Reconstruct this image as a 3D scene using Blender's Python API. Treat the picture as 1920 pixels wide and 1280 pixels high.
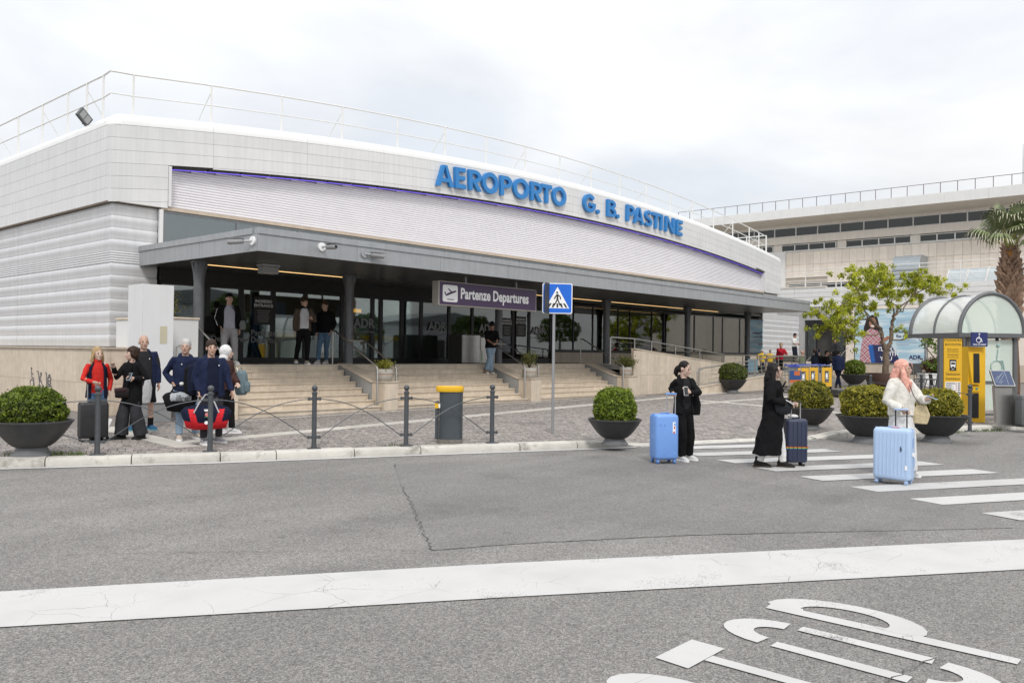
import bpy, bmesh, math, random
import numpy as np
from mathutils import Vector, Matrix, noise

for o in list(bpy.data.objects):
    bpy.data.objects.remove(o, do_unlink=True)
SC = bpy.context.scene
COL = SC.collection
PI = math.pi
R_ = math.radians
random.seed(11)
NR = np.random.default_rng(5)

# ------------------------------------------------------------ camera
EYE = 1.78
YAW = R_(41.4407)                      # heading of the lens, x runs along the facade, y into it
_cp, _sp = math.cos(R_(.75976)), math.sin(R_(.75976))
FWD0 = Vector((math.cos(YAW), math.sin(YAW), 0)); RGT0 = Vector((math.sin(YAW), -math.cos(YAW), 0)); UP0 = Vector((0, 0, 1))
FWD = FWD0*_cp + UP0*_sp; _u = -FWD0*_sp + UP0*_cp
_cr, _sr = math.cos(R_(.68394)), math.sin(R_(.68394))
RGT = RGT0*_cr + _u*_sr; UPV = _u*_cr - RGT0*_sr
cam = bpy.data.cameras.new('camera'); co = bpy.data.objects.new('camera', cam); COL.objects.link(co)
co.matrix_world = Matrix(((RGT.x, UPV.x, -FWD.x, 0), (RGT.y, UPV.y, -FWD.y, 0), (RGT.z, UPV.z, -FWD.z, EYE), (0, 0, 0, 1)))
cam.sensor_width = 36; cam.lens = 36*1585.5/1920; cam.clip_end = 3000; cam.clip_start = .05
SC.camera = co

# ------------------------------------------------------------ sky, sun, exposure
SUN = Vector((-.46, -.52, .78)).normalized()
world = bpy.data.worlds.new('World'); SC.world = world; world.use_nodes = True
nt = world.node_tree; nt.nodes.clear()
def wn(t, **k):
    n = nt.nodes.new(t)
    for a, b in k.items(): setattr(n, a, b)
    return n
out = wn('ShaderNodeOutputWorld'); bg = wn('ShaderNodeBackground'); bg.inputs['Strength'].default_value = .1
sky = wn('ShaderNodeTexSky', sky_type='NISHITA', sun_disc=False)
sky.sun_elevation = math.asin(SUN.z); sky.sun_rotation = math.atan2(SUN.x, SUN.y) % (2*PI)
tc = wn('ShaderNodeTexCoord'); sx = wn('ShaderNodeSeparateXYZ'); nt.links.new(tc.outputs['Generated'], sx.inputs[0])
def wm(op, a, b=None, c=None):
    n = wn('ShaderNodeMath', operation=op)
    for i, x in enumerate((a, b, c)):
        if x is None: continue
        if isinstance(x, (int, float)): n.inputs[i].default_value = x
        else: nt.links.new(x, n.inputs[i])
    return n.outputs[0]
zc = wm('MAXIMUM', sx.outputs[2], 0.0)
den = wm('ADD', zc, .16)
cb = wn('ShaderNodeCombineXYZ'); nt.links.new(wm('DIVIDE', sx.outputs[0], den), cb.inputs[0]); nt.links.new(wm('DIVIDE', sx.outputs[1], den), cb.inputs[1])
n1 = wn('ShaderNodeTexNoise'); n1.inputs['Scale'].default_value = .62; n1.inputs['Detail'].default_value = 7; n1.inputs['Roughness'].default_value = .52; n1.inputs['Distortion'].default_value = .5
nt.links.new(cb.outputs[0], n1.inputs['Vector'])
n2 = wn('ShaderNodeTexNoise'); n2.inputs['Scale'].default_value = 1.7; n2.inputs['Detail'].default_value = 6
nt.links.new(cb.outputs[0], n2.inputs['Vector'])
lum = wm('ADD', wm('MULTIPLY', n2.outputs[0], 2.2), 5.55)
lum = wm('MULTIPLY', lum, wm('ADD', wm('MULTIPLY', zc, .95), 1.0))       # an overcast sky brightens towards the zenith
cl = wn('ShaderNodeCombineXYZ')
for i, k in enumerate((.985, .99, 1.0)): nt.links.new(wm('MULTIPLY', lum, k), cl.inputs[i])
mr = wn('ShaderNodeMapRange'); mr.inputs[1].default_value = .40; mr.inputs[2].default_value = .58; mr.inputs[3].default_value = .72; mr.inputs[4].default_value = 1.0
nt.links.new(n1.outputs[0], mr.inputs[0])
mx = wn('ShaderNodeMix', data_type='RGBA'); nt.links.new(mr.outputs[0], mx.inputs['Factor']); nt.links.new(sky.outputs[0], mx.inputs['A']); nt.links.new(cl.outputs[0], mx.inputs['B'])
nt.links.new(mx.outputs['Result'], bg.inputs['Color']); nt.links.new(bg.outputs[0], out.inputs[0])

sl = bpy.data.lights.new('sun', 'SUN'); sl.energy = 1.5; sl.angle = R_(12); sl.color = (1, .965, .92)
so = bpy.data.objects.new('sun', sl); COL.objects.link(so); so.rotation_euler = (-SUN).to_track_quat('-Z', 'Y').to_euler()
vs = SC.view_settings
vs.view_transform = 'Standard'; vs.look = 'None'; vs.exposure = 0.34; vs.gamma = 1; vs.use_curve_mapping = False

# ------------------------------------------------------------ materials
MC = {}
def mat(name, col, rough=.6, metal=0.0, var=.12, vs=2.5, bump=0.0, bs=60, rand=0.0, spec=.5, streak=0.0, emit=None, tone=False, stain=None, trans=0):
    if name in MC: return MC[name]
    m = bpy.data.materials.new(name); m.use_nodes = True; MC[name] = m
    t = m.node_tree; N = t.nodes; L = t.links
    b = N['Principled BSDF']; b.inputs['Roughness'].default_value = rough; b.inputs['Metallic'].default_value = metal
    b.inputs['Specular IOR Level'].default_value = spec
    def nd(ty, **k):
        n = N.new(ty)
        for a, v in k.items(): setattr(n, a, v)
        return n
    tcn = nd('ShaderNodeTexCoord'); vec = tcn.outputs['Object']
    no = nd('ShaderNodeTexNoise'); no.inputs['Scale'].default_value = vs; no.inputs['Detail'].default_value = 8; no.inputs['Roughness'].default_value = .6
    L.new(vec, no.inputs['Vector'])
    r = nd('ShaderNodeMapRange'); r.inputs[1].default_value = .25; r.inputs[2].default_value = .75; r.inputs[3].default_value = 1-var; r.inputs[4].default_value = 1+var
    L.new(no.outputs[0], r.inputs[0]); fac = r.outputs[0]
    def mul(a, c):
        q = nd('ShaderNodeMath', operation='MULTIPLY'); L.new(a, q.inputs[0])
        if isinstance(c, float): q.inputs[1].default_value = c
        else: L.new(c, q.inputs[1])
        return q.outputs[0]
    if rand:
        oi = nd('ShaderNodeObjectInfo'); q = nd('ShaderNodeMapRange'); q.inputs[3].default_value = 1-rand; q.inputs[4].default_value = 1+rand
        L.new(oi.outputs['Random'], q.inputs[0]); fac = mul(fac, q.outputs[0])
    if tone:
        at = nd('ShaderNodeAttribute', attribute_name='tone'); q = nd('ShaderNodeMapRange'); q.inputs[3].default_value = .62; q.inputs[4].default_value = 1.4
        L.new(at.outputs['Fac'], q.inputs[0]); fac = mul(fac, q.outputs[0])
    if streak:                      # vertical weather streaks
        mp = nd('ShaderNodeMapping'); mp.inputs['Scale'].default_value = (6, 6, .35); L.new(vec, mp.inputs[0])
        sn = nd('ShaderNodeTexNoise'); sn.inputs['Scale'].default_value = 1.4; sn.inputs['Detail'].default_value = 5; L.new(mp.outputs[0], sn.inputs['Vector'])
        q = nd('ShaderNodeMapRange'); q.inputs[1].default_value = .35; q.inputs[2].default_value = .75; q.inputs[3].default_value = 1.0; q.inputs[4].default_value = 1-streak
        L.new(sn.outputs[0], q.inputs[0]); fac = mul(fac, q.outputs[0])
    vm = nd('ShaderNodeVectorMath', operation='SCALE'); vm.inputs[0].default_value = col; L.new(fac, vm.inputs['Scale'])
    cout = vm.outputs[0]
    if stain:                       # (colour, scale, threshold) blotches of dirt or rust
        sc_, ss, th = stain
        sn = nd('ShaderNodeTexNoise'); sn.inputs['Scale'].default_value = ss; sn.inputs['Detail'].default_value = 9; sn.inputs['Roughness'].default_value = .7; L.new(vec, sn.inputs['Vector'])
        q = nd('ShaderNodeMapRange'); q.inputs[1].default_value = th; q.inputs[2].default_value = th+.16; L.new(sn.outputs[0], q.inputs[0])
        mm = nd('ShaderNodeMix', data_type='RGBA'); L.new(q.outputs[0], mm.inputs['Factor']); L.new(cout, mm.inputs['A']); mm.inputs['B'].default_value = (*sc_, 1)
        cout = mm.outputs['Result']
    L.new(cout, b.inputs['Base Color'])
    if bump:
        bn = nd('ShaderNodeTexNoise'); bn.inputs['Scale'].default_value = bs; bn.inputs['Detail'].default_value = 4; L.new(vec, bn.inputs['Vector'])
        bp = nd('ShaderNodeBump'); bp.inputs['Strength'].default_value = bump; bp.inputs['Distance'].default_value = .02; L.new(bn.outputs[0], bp.inputs['Height']); L.new(bp.outputs[0], b.inputs['Normal'])
    if emit: b.inputs['Emission Color'].default_value = (*emit[0], 1); b.inputs['Emission Strength'].default_value = emit[1]
    if trans: b.inputs['Transmission Weight'].default_value = trans
    return m

def glass_mat(name, tint, refl=.1, rough=.02):
    if name in MC: return MC[name]
    m = bpy.data.materials.new(name); m.use_nodes = True; MC[name] = m
    t = m.node_tree; N = t.nodes; L = t.links; N.clear()
    o = N.new('ShaderNodeOutputMaterial'); mx = N.new('ShaderNodeMixShader'); tr = N.new('ShaderNodeBsdfTransparent'); gl = N.new('ShaderNodeBsdfGlossy')
    tr.inputs[0].default_value = (*tint, 1); gl.inputs['Roughness'].default_value = rough; gl.inputs[0].default_value = (.92, .96, .95, 1)
    fr = N.new('ShaderNodeFresnel'); fr.inputs[0].default_value = 1.5
    a = N.new('ShaderNodeMath'); a.operation = 'ADD'; a.inputs[1].default_value = refl; L.new(fr.outputs[0], a.inputs[0])
    L.new(a.outputs[0], mx.inputs[0]); L.new(tr.outputs[0], mx.inputs[1]); L.new(gl.outputs[0], mx.inputs[2]); L.new(mx.outputs[0], o.inputs[0])
    return m

# ------------------------------------------------------------ geometry helpers: every shape is (verts, faces)
class MB:
    def __init__(s): s.v = []; s.f = []; s.m = []
    def add(s, vf, m=0):
        if isinstance(vf, MB): vf = vf.vf()
        v, f = vf; n = len(s.v)
        s.v += [tuple(p) for p in v]; s.f += [tuple(i+n for i in q) for q in f]; s.m += [m]*len(f)
        return s
    def vf(s): return s.v, s.f

def box(x0, x1, y0, y1, z0, z1):
    v = [(x0, y0, z0), (x1, y0, z0), (x1, y1, z0), (x0, y1, z0), (x0, y0, z1), (x1, y0, z1), (x1, y1, z1), (x0, y1, z1)]
    return v, [(0, 3, 2, 1), (4, 5, 6, 7), (0, 1, 5, 4), (1, 2, 6, 5), (2, 3, 7, 6), (3, 0, 4, 7)]
def bbox(x0, x1, y0, y1, z0, z1, r=.01, seg=2):
    bm = bmesh.new(); v, f = box(x0, x1, y0, y1, z0, z1)
    vs_ = [bm.verts.new(p) for p in v]
    for q in f: bm.faces.new([vs_[i] for i in q])
    bmesh.ops.bevel(bm, geom=list(bm.edges), offset=r, segments=seg, profile=.5, affect='EDGES')
    bm.verts.index_update(); o = [tuple(p.co) for p in bm.verts], [tuple(p.index for p in q.verts) for q in bm.faces]; bm.free()
    return o
def prism(poly, h0, h1, ax='z'):
    n = len(poly)
    def P(a, b, h): return {'z': (a, b, h), 'y': (a, h, b), 'x': (h, a, b)}[ax]
    v = [P(a, b, h0) for a, b in poly] + [P(a, b, h1) for a, b in poly]
    f = [tuple(range(n))[::-1], tuple(range(n, 2*n))] + [(i, (i+1) % n, n+(i+1) % n, n+i) for i in range(n)]
    if ax == 'y': f = [q[::-1] for q in f]
    return v, f
def frame(d, ref=(0, 0, 1)):
    d = Vector(d).normalized(); r = Vector(ref)
    if abs(d.dot(r)) > .97: r = Vector((0, 1, 0)) if abs(d.y) < .9 else Vector((1, 0, 0))
    a = d.cross(r).normalized(); b = a.cross(d).normalized()
    return a, b
def tube(pts, r, n=8, ref=(0, 0, 1), closed=False):
    """round bar along pts; r one radius or one per point"""
    pts = [Vector(p) for p in pts]; m = len(pts)
    rs = r if isinstance(r, (list, tuple)) else [r]*m
    v = []; f = []
    for i, p in enumerate(pts):
        if closed: d = pts[(i+1) % m]-pts[i-1]
        else: d = pts[min(i+1, m-1)]-pts[max(i-1, 0)]
        a, b = frame(d, ref)
        for k in range(n):
            t = 2*PI*k/n; v.append(tuple(p+(a*math.cos(t)+b*math.sin(t))*rs[i]))
    for i in range(m if closed else m-1):
        j = (i+1) % m
        for k in range(n): f.append((i*n+k, i*n+(k+1) % n, j*n+(k+1) % n, j*n+k))
    if not closed: f.append(tuple(range(n))[::-1]); f.append(tuple((m-1)*n+k for k in range(n)))
    return v, f
def bar(p, q, w, h, ref=(0, 0, 1)):
    """rectangular bar from p to q"""
    p = Vector(p); q = Vector(q); a, b = frame(q-p, ref); v = []
    for c in (p, q):
        for s, t in ((-1, -1), (1, -1), (1, 1), (-1, 1)): v.append(tuple(c+a*(s*w/2)+b*(t*h/2)))
    return v, [(3, 2, 1, 0), (4, 5, 6, 7), (0, 1, 5, 4), (1, 2, 6, 5), (2, 3, 7, 6), (3, 0, 4, 7)]
def lathe(prof, n=24, c=(0, 0), cap=True):
    v = []; f = []
    for r, z in prof:
        for k in range(n): t = 2*PI*k/n; v.append((c[0]+r*math.cos(t), c[1]+r*math.sin(t), z))
    for i in range(len(prof)-1):
        for k in range(n): f.append((i*n+k, i*n+(k+1) % n, (i+1)*n+(k+1) % n, (i+1)*n+k))
    if cap: f.append(tuple(range(n))[::-1]); f.append(tuple((len(prof)-1)*n+k for k in range(n)))
    return v, f
def sweep_poly(rings):
    """closed solid through polygon rings of equal count"""
    n = len(rings[0]); v = [tuple(p) for r in rings for p in r]; f = []
    for i in range(len(rings)-1):
        for k in range(n): f.append((i*n+k, i*n+(k+1) % n, (i+1)*n+(k+1) % n, (i+1)*n+k))
    f.append(tuple(range(n))[::-1]); f.append(tuple((len(rings)-1)*n+k for k in range(n)))
    return v, f
def ball(c, r, n=10, sc=(1, 1, 1)):
    m = max(4, n//2+1); v = [(c[0], c[1], c[2]-r*sc[2])]; f = []
    for i in range(1, m):
        a = -PI/2+PI*i/m
        for k in range(n): t = 2*PI*k/n; v.append((c[0]+r*sc[0]*math.cos(a)*math.cos(t), c[1]+r*sc[1]*math.cos(a)*math.sin(t), c[2]+r*sc[2]*math.sin(a)))
    v.append((c[0], c[1], c[2]+r*sc[2])); e = len(v)-1
    for k in range(n): f.append((0, 1+(k+1) % n, 1+k)); f.append((e, 1+(m-2)*n+k, 1+(m-2)*n+(k+1) % n))
    for i in range(m-2):
        for k in range(n): f.append((1+i*n+k, 1+i*n+(k+1) % n, 1+(i+1)*n+(k+1) % n, 1+(i+1)*n+k))
    return v, f
def xf(vf, loc=(0, 0, 0), rz=0, rx=0, ry=0, s=1):
    M = Matrix.Translation(loc) @ Matrix.Rotation(rz, 4, 'Z') @ Matrix.Rotation(ry, 4, 'Y') @ Matrix.Rotation(rx, 4, 'X') @ (Matrix.Diagonal((*s, 1)) if isinstance(s, tuple) else Matrix.Scale(s, 4))
    return [tuple(M @ Vector(p)) for p in vf[0]], vf[1]

ORG = {}                                # things whose parts are given in world coordinates
def thing(name, label, cat, loc=(0, 0, 0), rz=0, group=None, absolute=False):
    o = bpy.data.objects.new(name, None); COL.objects.link(o); o.empty_display_size = .2
    o.location = loc; o.rotation_euler = (0, 0, rz); o['label'] = label; o['category'] = cat
    if group: o['group'] = group
    if absolute: ORG[o.name] = Vector(loc)
    return o
def meshdata(name, vf, mats, smooth=False, mi=None):
    if isinstance(vf, MB): mi = vf.m; vf = vf.vf()
    me = bpy.data.meshes.new(name); me.from_pydata([tuple(p) for p in vf[0]], [], vf[1])
    for m in (mats if isinstance(mats, (list, tuple)) else [mats]): me.materials.append(m)
    if mi and any(mi): me.polygons.foreach_set('material_index', mi)
    if smooth is True: me.polygons.foreach_set('use_smooth', [True]*len(me.polygons))
    me.update()
    if smooth == 'auto': autosmooth(me)
    return me
def autosmooth(me, ang=35):
    me.polygons.foreach_set('use_smooth', [True]*len(me.polygons))
    try: me.set_sharp_from_angle(angle=R_(ang))
    except Exception: pass
def obj(name, vf, mats, parent=None, smooth=False, kind=None, label=None):
    """one mesh object; under an 'absolute' thing the vertices are world coordinates"""
    if parent is not None:
        r = parent
        while r.parent is not None: r = r.parent
        if r.name in ORG:
            o0 = ORG[r.name]
            if isinstance(vf, MB): vf.v = [(p[0]-o0.x, p[1]-o0.y, p[2]-o0.z) for p in vf.v]
            else: vf = ([(p[0]-o0.x, p[1]-o0.y, p[2]-o0.z) for p in vf[0]], vf[1])
    me = vf if isinstance(vf, bpy.types.Mesh) else meshdata(name, vf, mats, smooth)
    o = bpy.data.objects.new(name, me); COL.objects.link(o)
    if parent is not None: o.parent = parent
    if kind: o['kind'] = kind
    if label: o['label'] = label
    return o
def inst(name, me, parent=None, loc=(0, 0, 0), rz=0, sc=None):
    o = bpy.data.objects.new(name, me); COL.objects.link(o)
    if parent is not None: o.parent = parent
    o.location = loc; o.rotation_euler = (0, 0, rz)
    if sc: o.scale = sc
    return o
def tag(o, label=None, cat=None, group=None, kind=None):
    for k, v in (('label', label), ('category', cat), ('group', group), ('kind', kind)):
        if v: o[k] = v
    return o
def dup(root, loc, rz=0, label=None, group=None):
    r = root.copy(); COL.objects.link(r); r.location = loc; r.rotation_euler = (0, 0, rz)
    if label: r['label'] = label
    if group: r['group'] = group
    for ch in list(root.children):
        c = ch.copy(); COL.objects.link(c); c.parent = r
        for g in list(ch.children):
            d = g.copy(); COL.objects.link(d); d.parent = c
    return r

def text_mesh(s, size, mats, bold=.0, depth=.002, align='LEFT', space=1.0, shear=0):
    """letters as a mesh lying in the xz plane, front towards -y, baseline at the origin"""
    c = bpy.data.curves.new('lettering', 'FONT'); c.body = s; c.size = size; c.offset = bold*size; c.extrude = depth/2; c.align_x = align; c.resolution_u = 3; c.space_character = space; c.shear = shear
    c.fill_mode = 'BOTH'
    o = bpy.data.objects.new('lettering', c); COL.objects.link(o)
    me = bpy.data.meshes.new_from_object(o.evaluated_get(bpy.context.evaluated_depsgraph_get()))
    bpy.data.objects.remove(o); bpy.data.curves.remove(c)
    me.transform(Matrix.Rotation(PI/2, 4, 'X')); me.materials.clear(); me.materials.append(mats); me.name = 'lettering'
    return me
def lettering(name, s, size, m, parent, loc, rz=0, bold=.0, depth=.002, align='LEFT', sx=1.0, rx=0, space=1.0, label=None):
    me = text_mesh(s, size, m, bold, depth, align, space)
    o = bpy.data.objects.new(name, me); COL.objects.link(o)
    loc = Vector(loc)
    if parent is not None:
        r = parent
        while r.parent is not None: r = r.parent
        if r.name in ORG: loc = loc-ORG[r.name]
        o.parent = parent
    o.location = loc; o.rotation_euler = (rx, 0, rz); o.scale = (sx, 1, 1)
    if label: o['label'] = label
    return o

# the ground rises gently from the kerb to the building
def kerb_off(a):
    A = [-40, -3, 2.97, 6.48, 10.29, 11.93, 14.14, 15.39, 17.28, 18.75, 19.79, 22.41, 30, 60]
    D = [-.0, 0, -.25, -.105, 0, .17, .36, .26, .77, .81, .72, 1.05, 1.6, 3]
    return float(np.interp(a, A, D))
KD = Vector((.884, -.4675, 0)); KN = Vector((.4675, .884, 0)); K0 = Vector((4.4, 13.97, 0))
def AD(x, y):
    a = (x-K0.x)*KD.x+(y-K0.y)*KD.y; d = (x-K0.x)*KN.x+(y-K0.y)*KN.y
    return a, d-kerb_off(a)
def XY(a, d):
    d += kerb_off(a)
    return K0.x+KD.x*a+KN.x*d, K0.y+KD.y*a+KN.y*d
def zad(a, d):
    z = min(.4, .12+.01*d)
    k = min(max((a-9.9)/.9, 0), 1)*min(max((15.9-a)/.9, 0), 1)      # dropped kerb at the crossing
    return z*(1-k*(1-min(max(d/1.6, 0.03), 1)))
def zg(x, y):
    a, d = AD(x, y); return zad(a, d)
# ============================================================ ground
def asphalt(name, base, sp, scale):
    m = bpy.data.materials.new(name); m.use_nodes = True; t = m.node_tree; N = t.nodes; L = t.links; b = N['Principled BSDF']
    b.inputs['Roughness'].default_value = .85; b.inputs['Specular IOR Level'].default_value = .3
    tc = N.new('ShaderNodeTexCoord')
    def noi(s, d=6, r=.6):
        n = N.new('ShaderNodeTexNoise'); n.inputs['Scale'].default_value = s; n.inputs['Detail'].default_value = d; n.inputs['Roughness'].default_value = r; L.new(tc.outputs['Object'], n.inputs['Vector']); return n.outputs[0]
    def rng(x, a, b_, c, d):
        q = N.new('ShaderNodeMapRange'); q.inputs[1].default_value = a; q.inputs[2].default_value = b_; q.inputs[3].default_value = c; q.inputs[4].default_value = d; L.new(x, q.inputs[0]); return q.outputs[0]
    def mul(x, y):
        q = N.new('ShaderNodeMath'); q.operation = 'MULTIPLY'; L.new(x, q.inputs[0]); L.new(y, q.inputs[1]); return q.outputs[0]
    vo = N.new('ShaderNodeTexVoronoi'); vo.inputs['Scale'].default_value = scale; L.new(tc.outputs['Object'], vo.inputs['Vector'])
    sepc = N.new('ShaderNodeSeparateColor'); L.new(vo.outputs['Color'], sepc.inputs[0])
    grain = rng(sepc.outputs[0], 0, 1, 1-sp, 1+sp)
    vo2 = N.new('ShaderNodeTexVoronoi'); vo2.inputs['Scale'].default_value = scale*.42; L.new(tc.outputs['Object'], vo2.inputs['Vector'])
    sep2 = N.new('ShaderNodeSeparateColor'); L.new(vo2.outputs['Color'], sep2.inputs[0])
    grain = mul(grain, rng(sep2.outputs[0], 0, 1, 1-sp*.55, 1+sp*.55))
    f = mul(grain, rng(noi(.35), .3, .7, .86, 1.12)); f = mul(f, rng(noi(2.6, 8, .7), .3, .72, .95, 1.05))
    # long wear bands along the traffic direction
    mp = N.new('ShaderNodeMapping'); mp.inputs['Rotation'].default_value = (0, 0, R_(30)); mp.inputs['Scale'].default_value = (.12, 1.3, 1); L.new(tc.outputs['Object'], mp.inputs[0])
    wn_ = N.new('ShaderNodeTexNoise'); wn_.inputs['Scale'].default_value = 1.2; wn_.inputs['Detail'].default_value = 6; L.new(mp.outputs[0], wn_.inputs['Vector'])
    f = mul(f, rng(wn_.outputs[0], .3, .7, .90, 1.08))
    f = mul(f, rng(noi(.8, 3, .5), .60, .70, 1.0, .86)); f = mul(f, rng(noi(5.5, 2, .4), .70, .76, 1.0, .80))      # oil and dirt spots
    sc = N.new('ShaderNodeVectorMath'); sc.operation = 'SCALE'; sc.inputs[0].default_value = base; L.new(f, sc.inputs['Scale'])
    L.new(sc.outputs[0], b.inputs['Base Color'])
    bp = N.new('ShaderNodeBump'); bp.inputs['Strength'].default_value = .55; bp.inputs['Distance'].default_value = .006; L.new(vo.outputs['Distance'], bp.inputs['Height']); L.new(bp.outputs[0], b.inputs['Normal'])
    return m
M_road = asphalt('asphalt', (.222, .213, .204), .46, 150)
M_road2 = asphalt('asphalt_patch', (.207, .199, .191), .36, 160)

def paint_mat(name, base, crack, wear):
    m = bpy.data.materials.new(name); m.use_nodes = True; t = m.node_tree; N = t.nodes; L = t.links; b = N['Principled BSDF']; b.inputs['Roughness'].default_value = .75
    tc = N.new('ShaderNodeTexCoord')
    wv = N.new('ShaderNodeTexNoise'); wv.inputs['Scale'].default_value = 3.2; wv.inputs['Detail'].default_value = 5; L.new(tc.outputs['Object'], wv.inputs['Vector'])
    ad = N.new('ShaderNodeMix'); ad.data_type = 'VECTOR'; ad.inputs['Factor'].default_value = .12; L.new(tc.outputs['Object'], ad.inputs['A']); L.new(wv.outputs['Color'], ad.inputs['B'])
    vo = N.new('ShaderNodeTexVoronoi'); vo.feature = 'DISTANCE_TO_EDGE'; vo.inputs['Scale'].default_value = 2.3; L.new(ad.outputs['Result'], vo.inputs['Vector'])
    n1 = N.new('ShaderNodeTexNoise'); n1.inputs['Scale'].default_value = .9; n1.inputs['Detail'].default_value = 3; L.new(tc.outputs['Object'], n1.inputs['Vector'])
    th = N.new('ShaderNodeMapRange'); th.inputs[1].default_value = .46; th.inputs[2].default_value = .62; th.inputs[3].default_value = 0; th.inputs[4].default_value = .008*crack; L.new(n1.outputs[0], th.inputs[0])
    lt = N.new('ShaderNodeMath'); lt.operation = 'LESS_THAN'; L.new(vo.outputs['Distance'], lt.inputs[0]); L.new(th.outputs[0], lt.inputs[1])
    n2 = N.new('ShaderNodeTexNoise'); n2.inputs['Scale'].default_value = 70; n2.inputs['Detail'].default_value = 6; n2.inputs['Roughness'].default_value = .75; L.new(tc.outputs['Object'], n2.inputs['Vector'])
    n3 = N.new('ShaderNodeTexNoise'); n3.inputs['Scale'].default_value = 1.6; n3.inputs['Detail'].default_value = 6; L.new(tc.outputs['Object'], n3.inputs['Vector'])
    s = N.new('ShaderNodeMath'); s.operation = 'ADD'; L.new(n2.outputs[0], s.inputs[0]); L.new(n3.outputs[0], s.inputs[1])
    w = N.new('ShaderNodeMapRange'); w.inputs[1].default_value = 1.22-wear; w.inputs[2].default_value = 1.40-wear; L.new(s.outputs[0], w.inputs[0])
    mxx = N.new('ShaderNodeMath'); mxx.operation = 'MAXIMUM'; L.new(w.outputs[0], mxx.inputs[0]); L.new(lt.outputs[0], mxx.inputs[1])
    r = N.new('ShaderNodeMapRange'); r.inputs[1].default_value = .3; r.inputs[2].default_value = .7; r.inputs[3].default_value = .9; r.inputs[4].default_value = 1.06; L.new(n3.outputs[0], r.inputs[0])
    sc = N.new('ShaderNodeVectorMath'); sc.operation = 'SCALE'; sc.inputs[0].default_value = base; L.new(r.outputs[0], sc.inputs['Scale'])
    mm = N.new('ShaderNodeMix'); mm.data_type = 'RGBA'; L.new(mxx.outputs[0], mm.inputs['Factor']); L.new(sc.outputs[0], mm.inputs['A']); mm.inputs['B'].default_value = (.13, .125, .12, 1)
    L.new(mm.outputs['Result'], b.inputs['Base Color'])
    return m
M_paint = paint_mat('road_paint', (.53, .525, .515), .32, .09)
M_paintw = paint_mat('road_paint_worn', (.50, .495, .485), .2, .13)
M_crack = mat('crack_tar', (.085, .08, .077), .9)

obj('road', ([(-700, -700, 0), (700, -700, 0), (700, 700, 0), (-700, 700, 0)], [(0, 1, 2, 3)]), M_road, kind='structure')
patch = [(8.81, 10.22), (7.6, 8.7), (6.86, 7.7), (5.9, 6.4), (5.23, 5.55), (5.93, 5.2), (7.48, 4.18), (10.18, 1.93), (12.5, 3.2), (11.1, 5.2), (12.3, 8.6)]
obj('road_patch', ([(x, y, .004) for x, y in patch], [tuple(range(len(patch)))]), M_road2, kind='structure')
def crack(pts, w):
    v = []; f = []; P = []
    for (x0, y0), (x1, y1) in zip(pts, pts[1:]):
        n = max(2, int(math.hypot(x1-x0, y1-y0)/.07))
        for i in range(n): P.append((x0+(x1-x0)*i/n, y0+(y1-y0)*i/n))
    P.append(pts[-1])
    for i, (x, y) in enumerate(P):
        a = P[min(i+1, len(P)-1)]; b = P[max(i-1, 0)]; l = math.hypot(a[0]-b[0], a[1]-b[1]) or 1; nx, ny = -(a[1]-b[1])/l, (a[0]-b[0])/l
        j = random.uniform(-.025, .025); ww = w*random.uniform(.25, 1)
        v += [(x+nx*(j+ww), y+ny*(j+ww), .0085), (x+nx*(j-ww), y+ny*(j-ww), .0085)]
    for i in range(len(P)-1): f.append((2*i, 2*i+1, 2*i+3, 2*i+2))
    return v, f
for pts, w in (([(8.81, 10.22), (8.55, 9.9)], .007), ([(7.45, 8.5), (6.86, 7.7), (6.3, 6.95), (5.23, 5.55)], .0065), ([(5.23, 5.55), (5.93, 5.2), (7.48, 4.18), (9.0, 2.95)], .004), ([(2.6, 7.9), (3.6, 7.1), (5.23, 5.55)], .004), ([(4.0, 12.0), (5.2, 11.1), (6.9, 10.2)], .004), ([(4.5, 1.55), (5.1, 1.5), (5.45, 1.42)], .007)):
    obj('road_crack', crack(pts, w), M_crack, kind='structure')

def sheet(poly, z=.008): return [(x, y, z) for x, y in poly], [tuple(range(len(poly)))]
# broad white band across the near lane
up = [(2.17, 6.84), (5.39, 4.73), (9.6, 1.73)]; lo = [(8.24, 1.48), (4.64, 4.07), (1.9, 5.97)]
obj('road_line', sheet([(-4.3, 11.1)]+up+[(13.2, -.9)]+[(11.9, -1.15)]+lo+[(-4.6, 10.3)]), M_paint, kind='structure', label='broad white line across the road in front')
# thin white line along the kerb
v = []; f = []
for i in range(61):
    a = -14+i*(10.6+14)/60; v += [(*XY(a, -.22), .008), (*XY(a, -.07), .008)]
for i in range(60): f.append((2*i, 2*i+2, 2*i+3, 2*i+1))
obj('road_line', (v, f), M_paint, kind='structure', label='thin white line along the kerb')
v = []; f = []
for i in range(21):
    a = 10.7+i*.22; v += [(*XY(a, -.2), .008), (*XY(a, -.1), .008)]
for i in range(20): f.append((2*i, 2*i+2, 2*i+3, 2*i+1))
obj('road_line', (v, f), M_paintw, kind='structure', label='thin worn white line by the dropped kerb')
for k in range(-3, 5):
    x, y = 12.02+.44*k, 4.66+.9*k; ln = 1.0 if k < 3 else .93
    ax, ay = 2.87*ln, -1.65*ln
    obj('crossing_stripe', sheet([(x, y), (x+ax, y+ay), (x+ax+.17, y+ay+.43), (x+.17, y+.43)]), M_paintw if k % 2 else M_paint, kind='structure')
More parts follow.
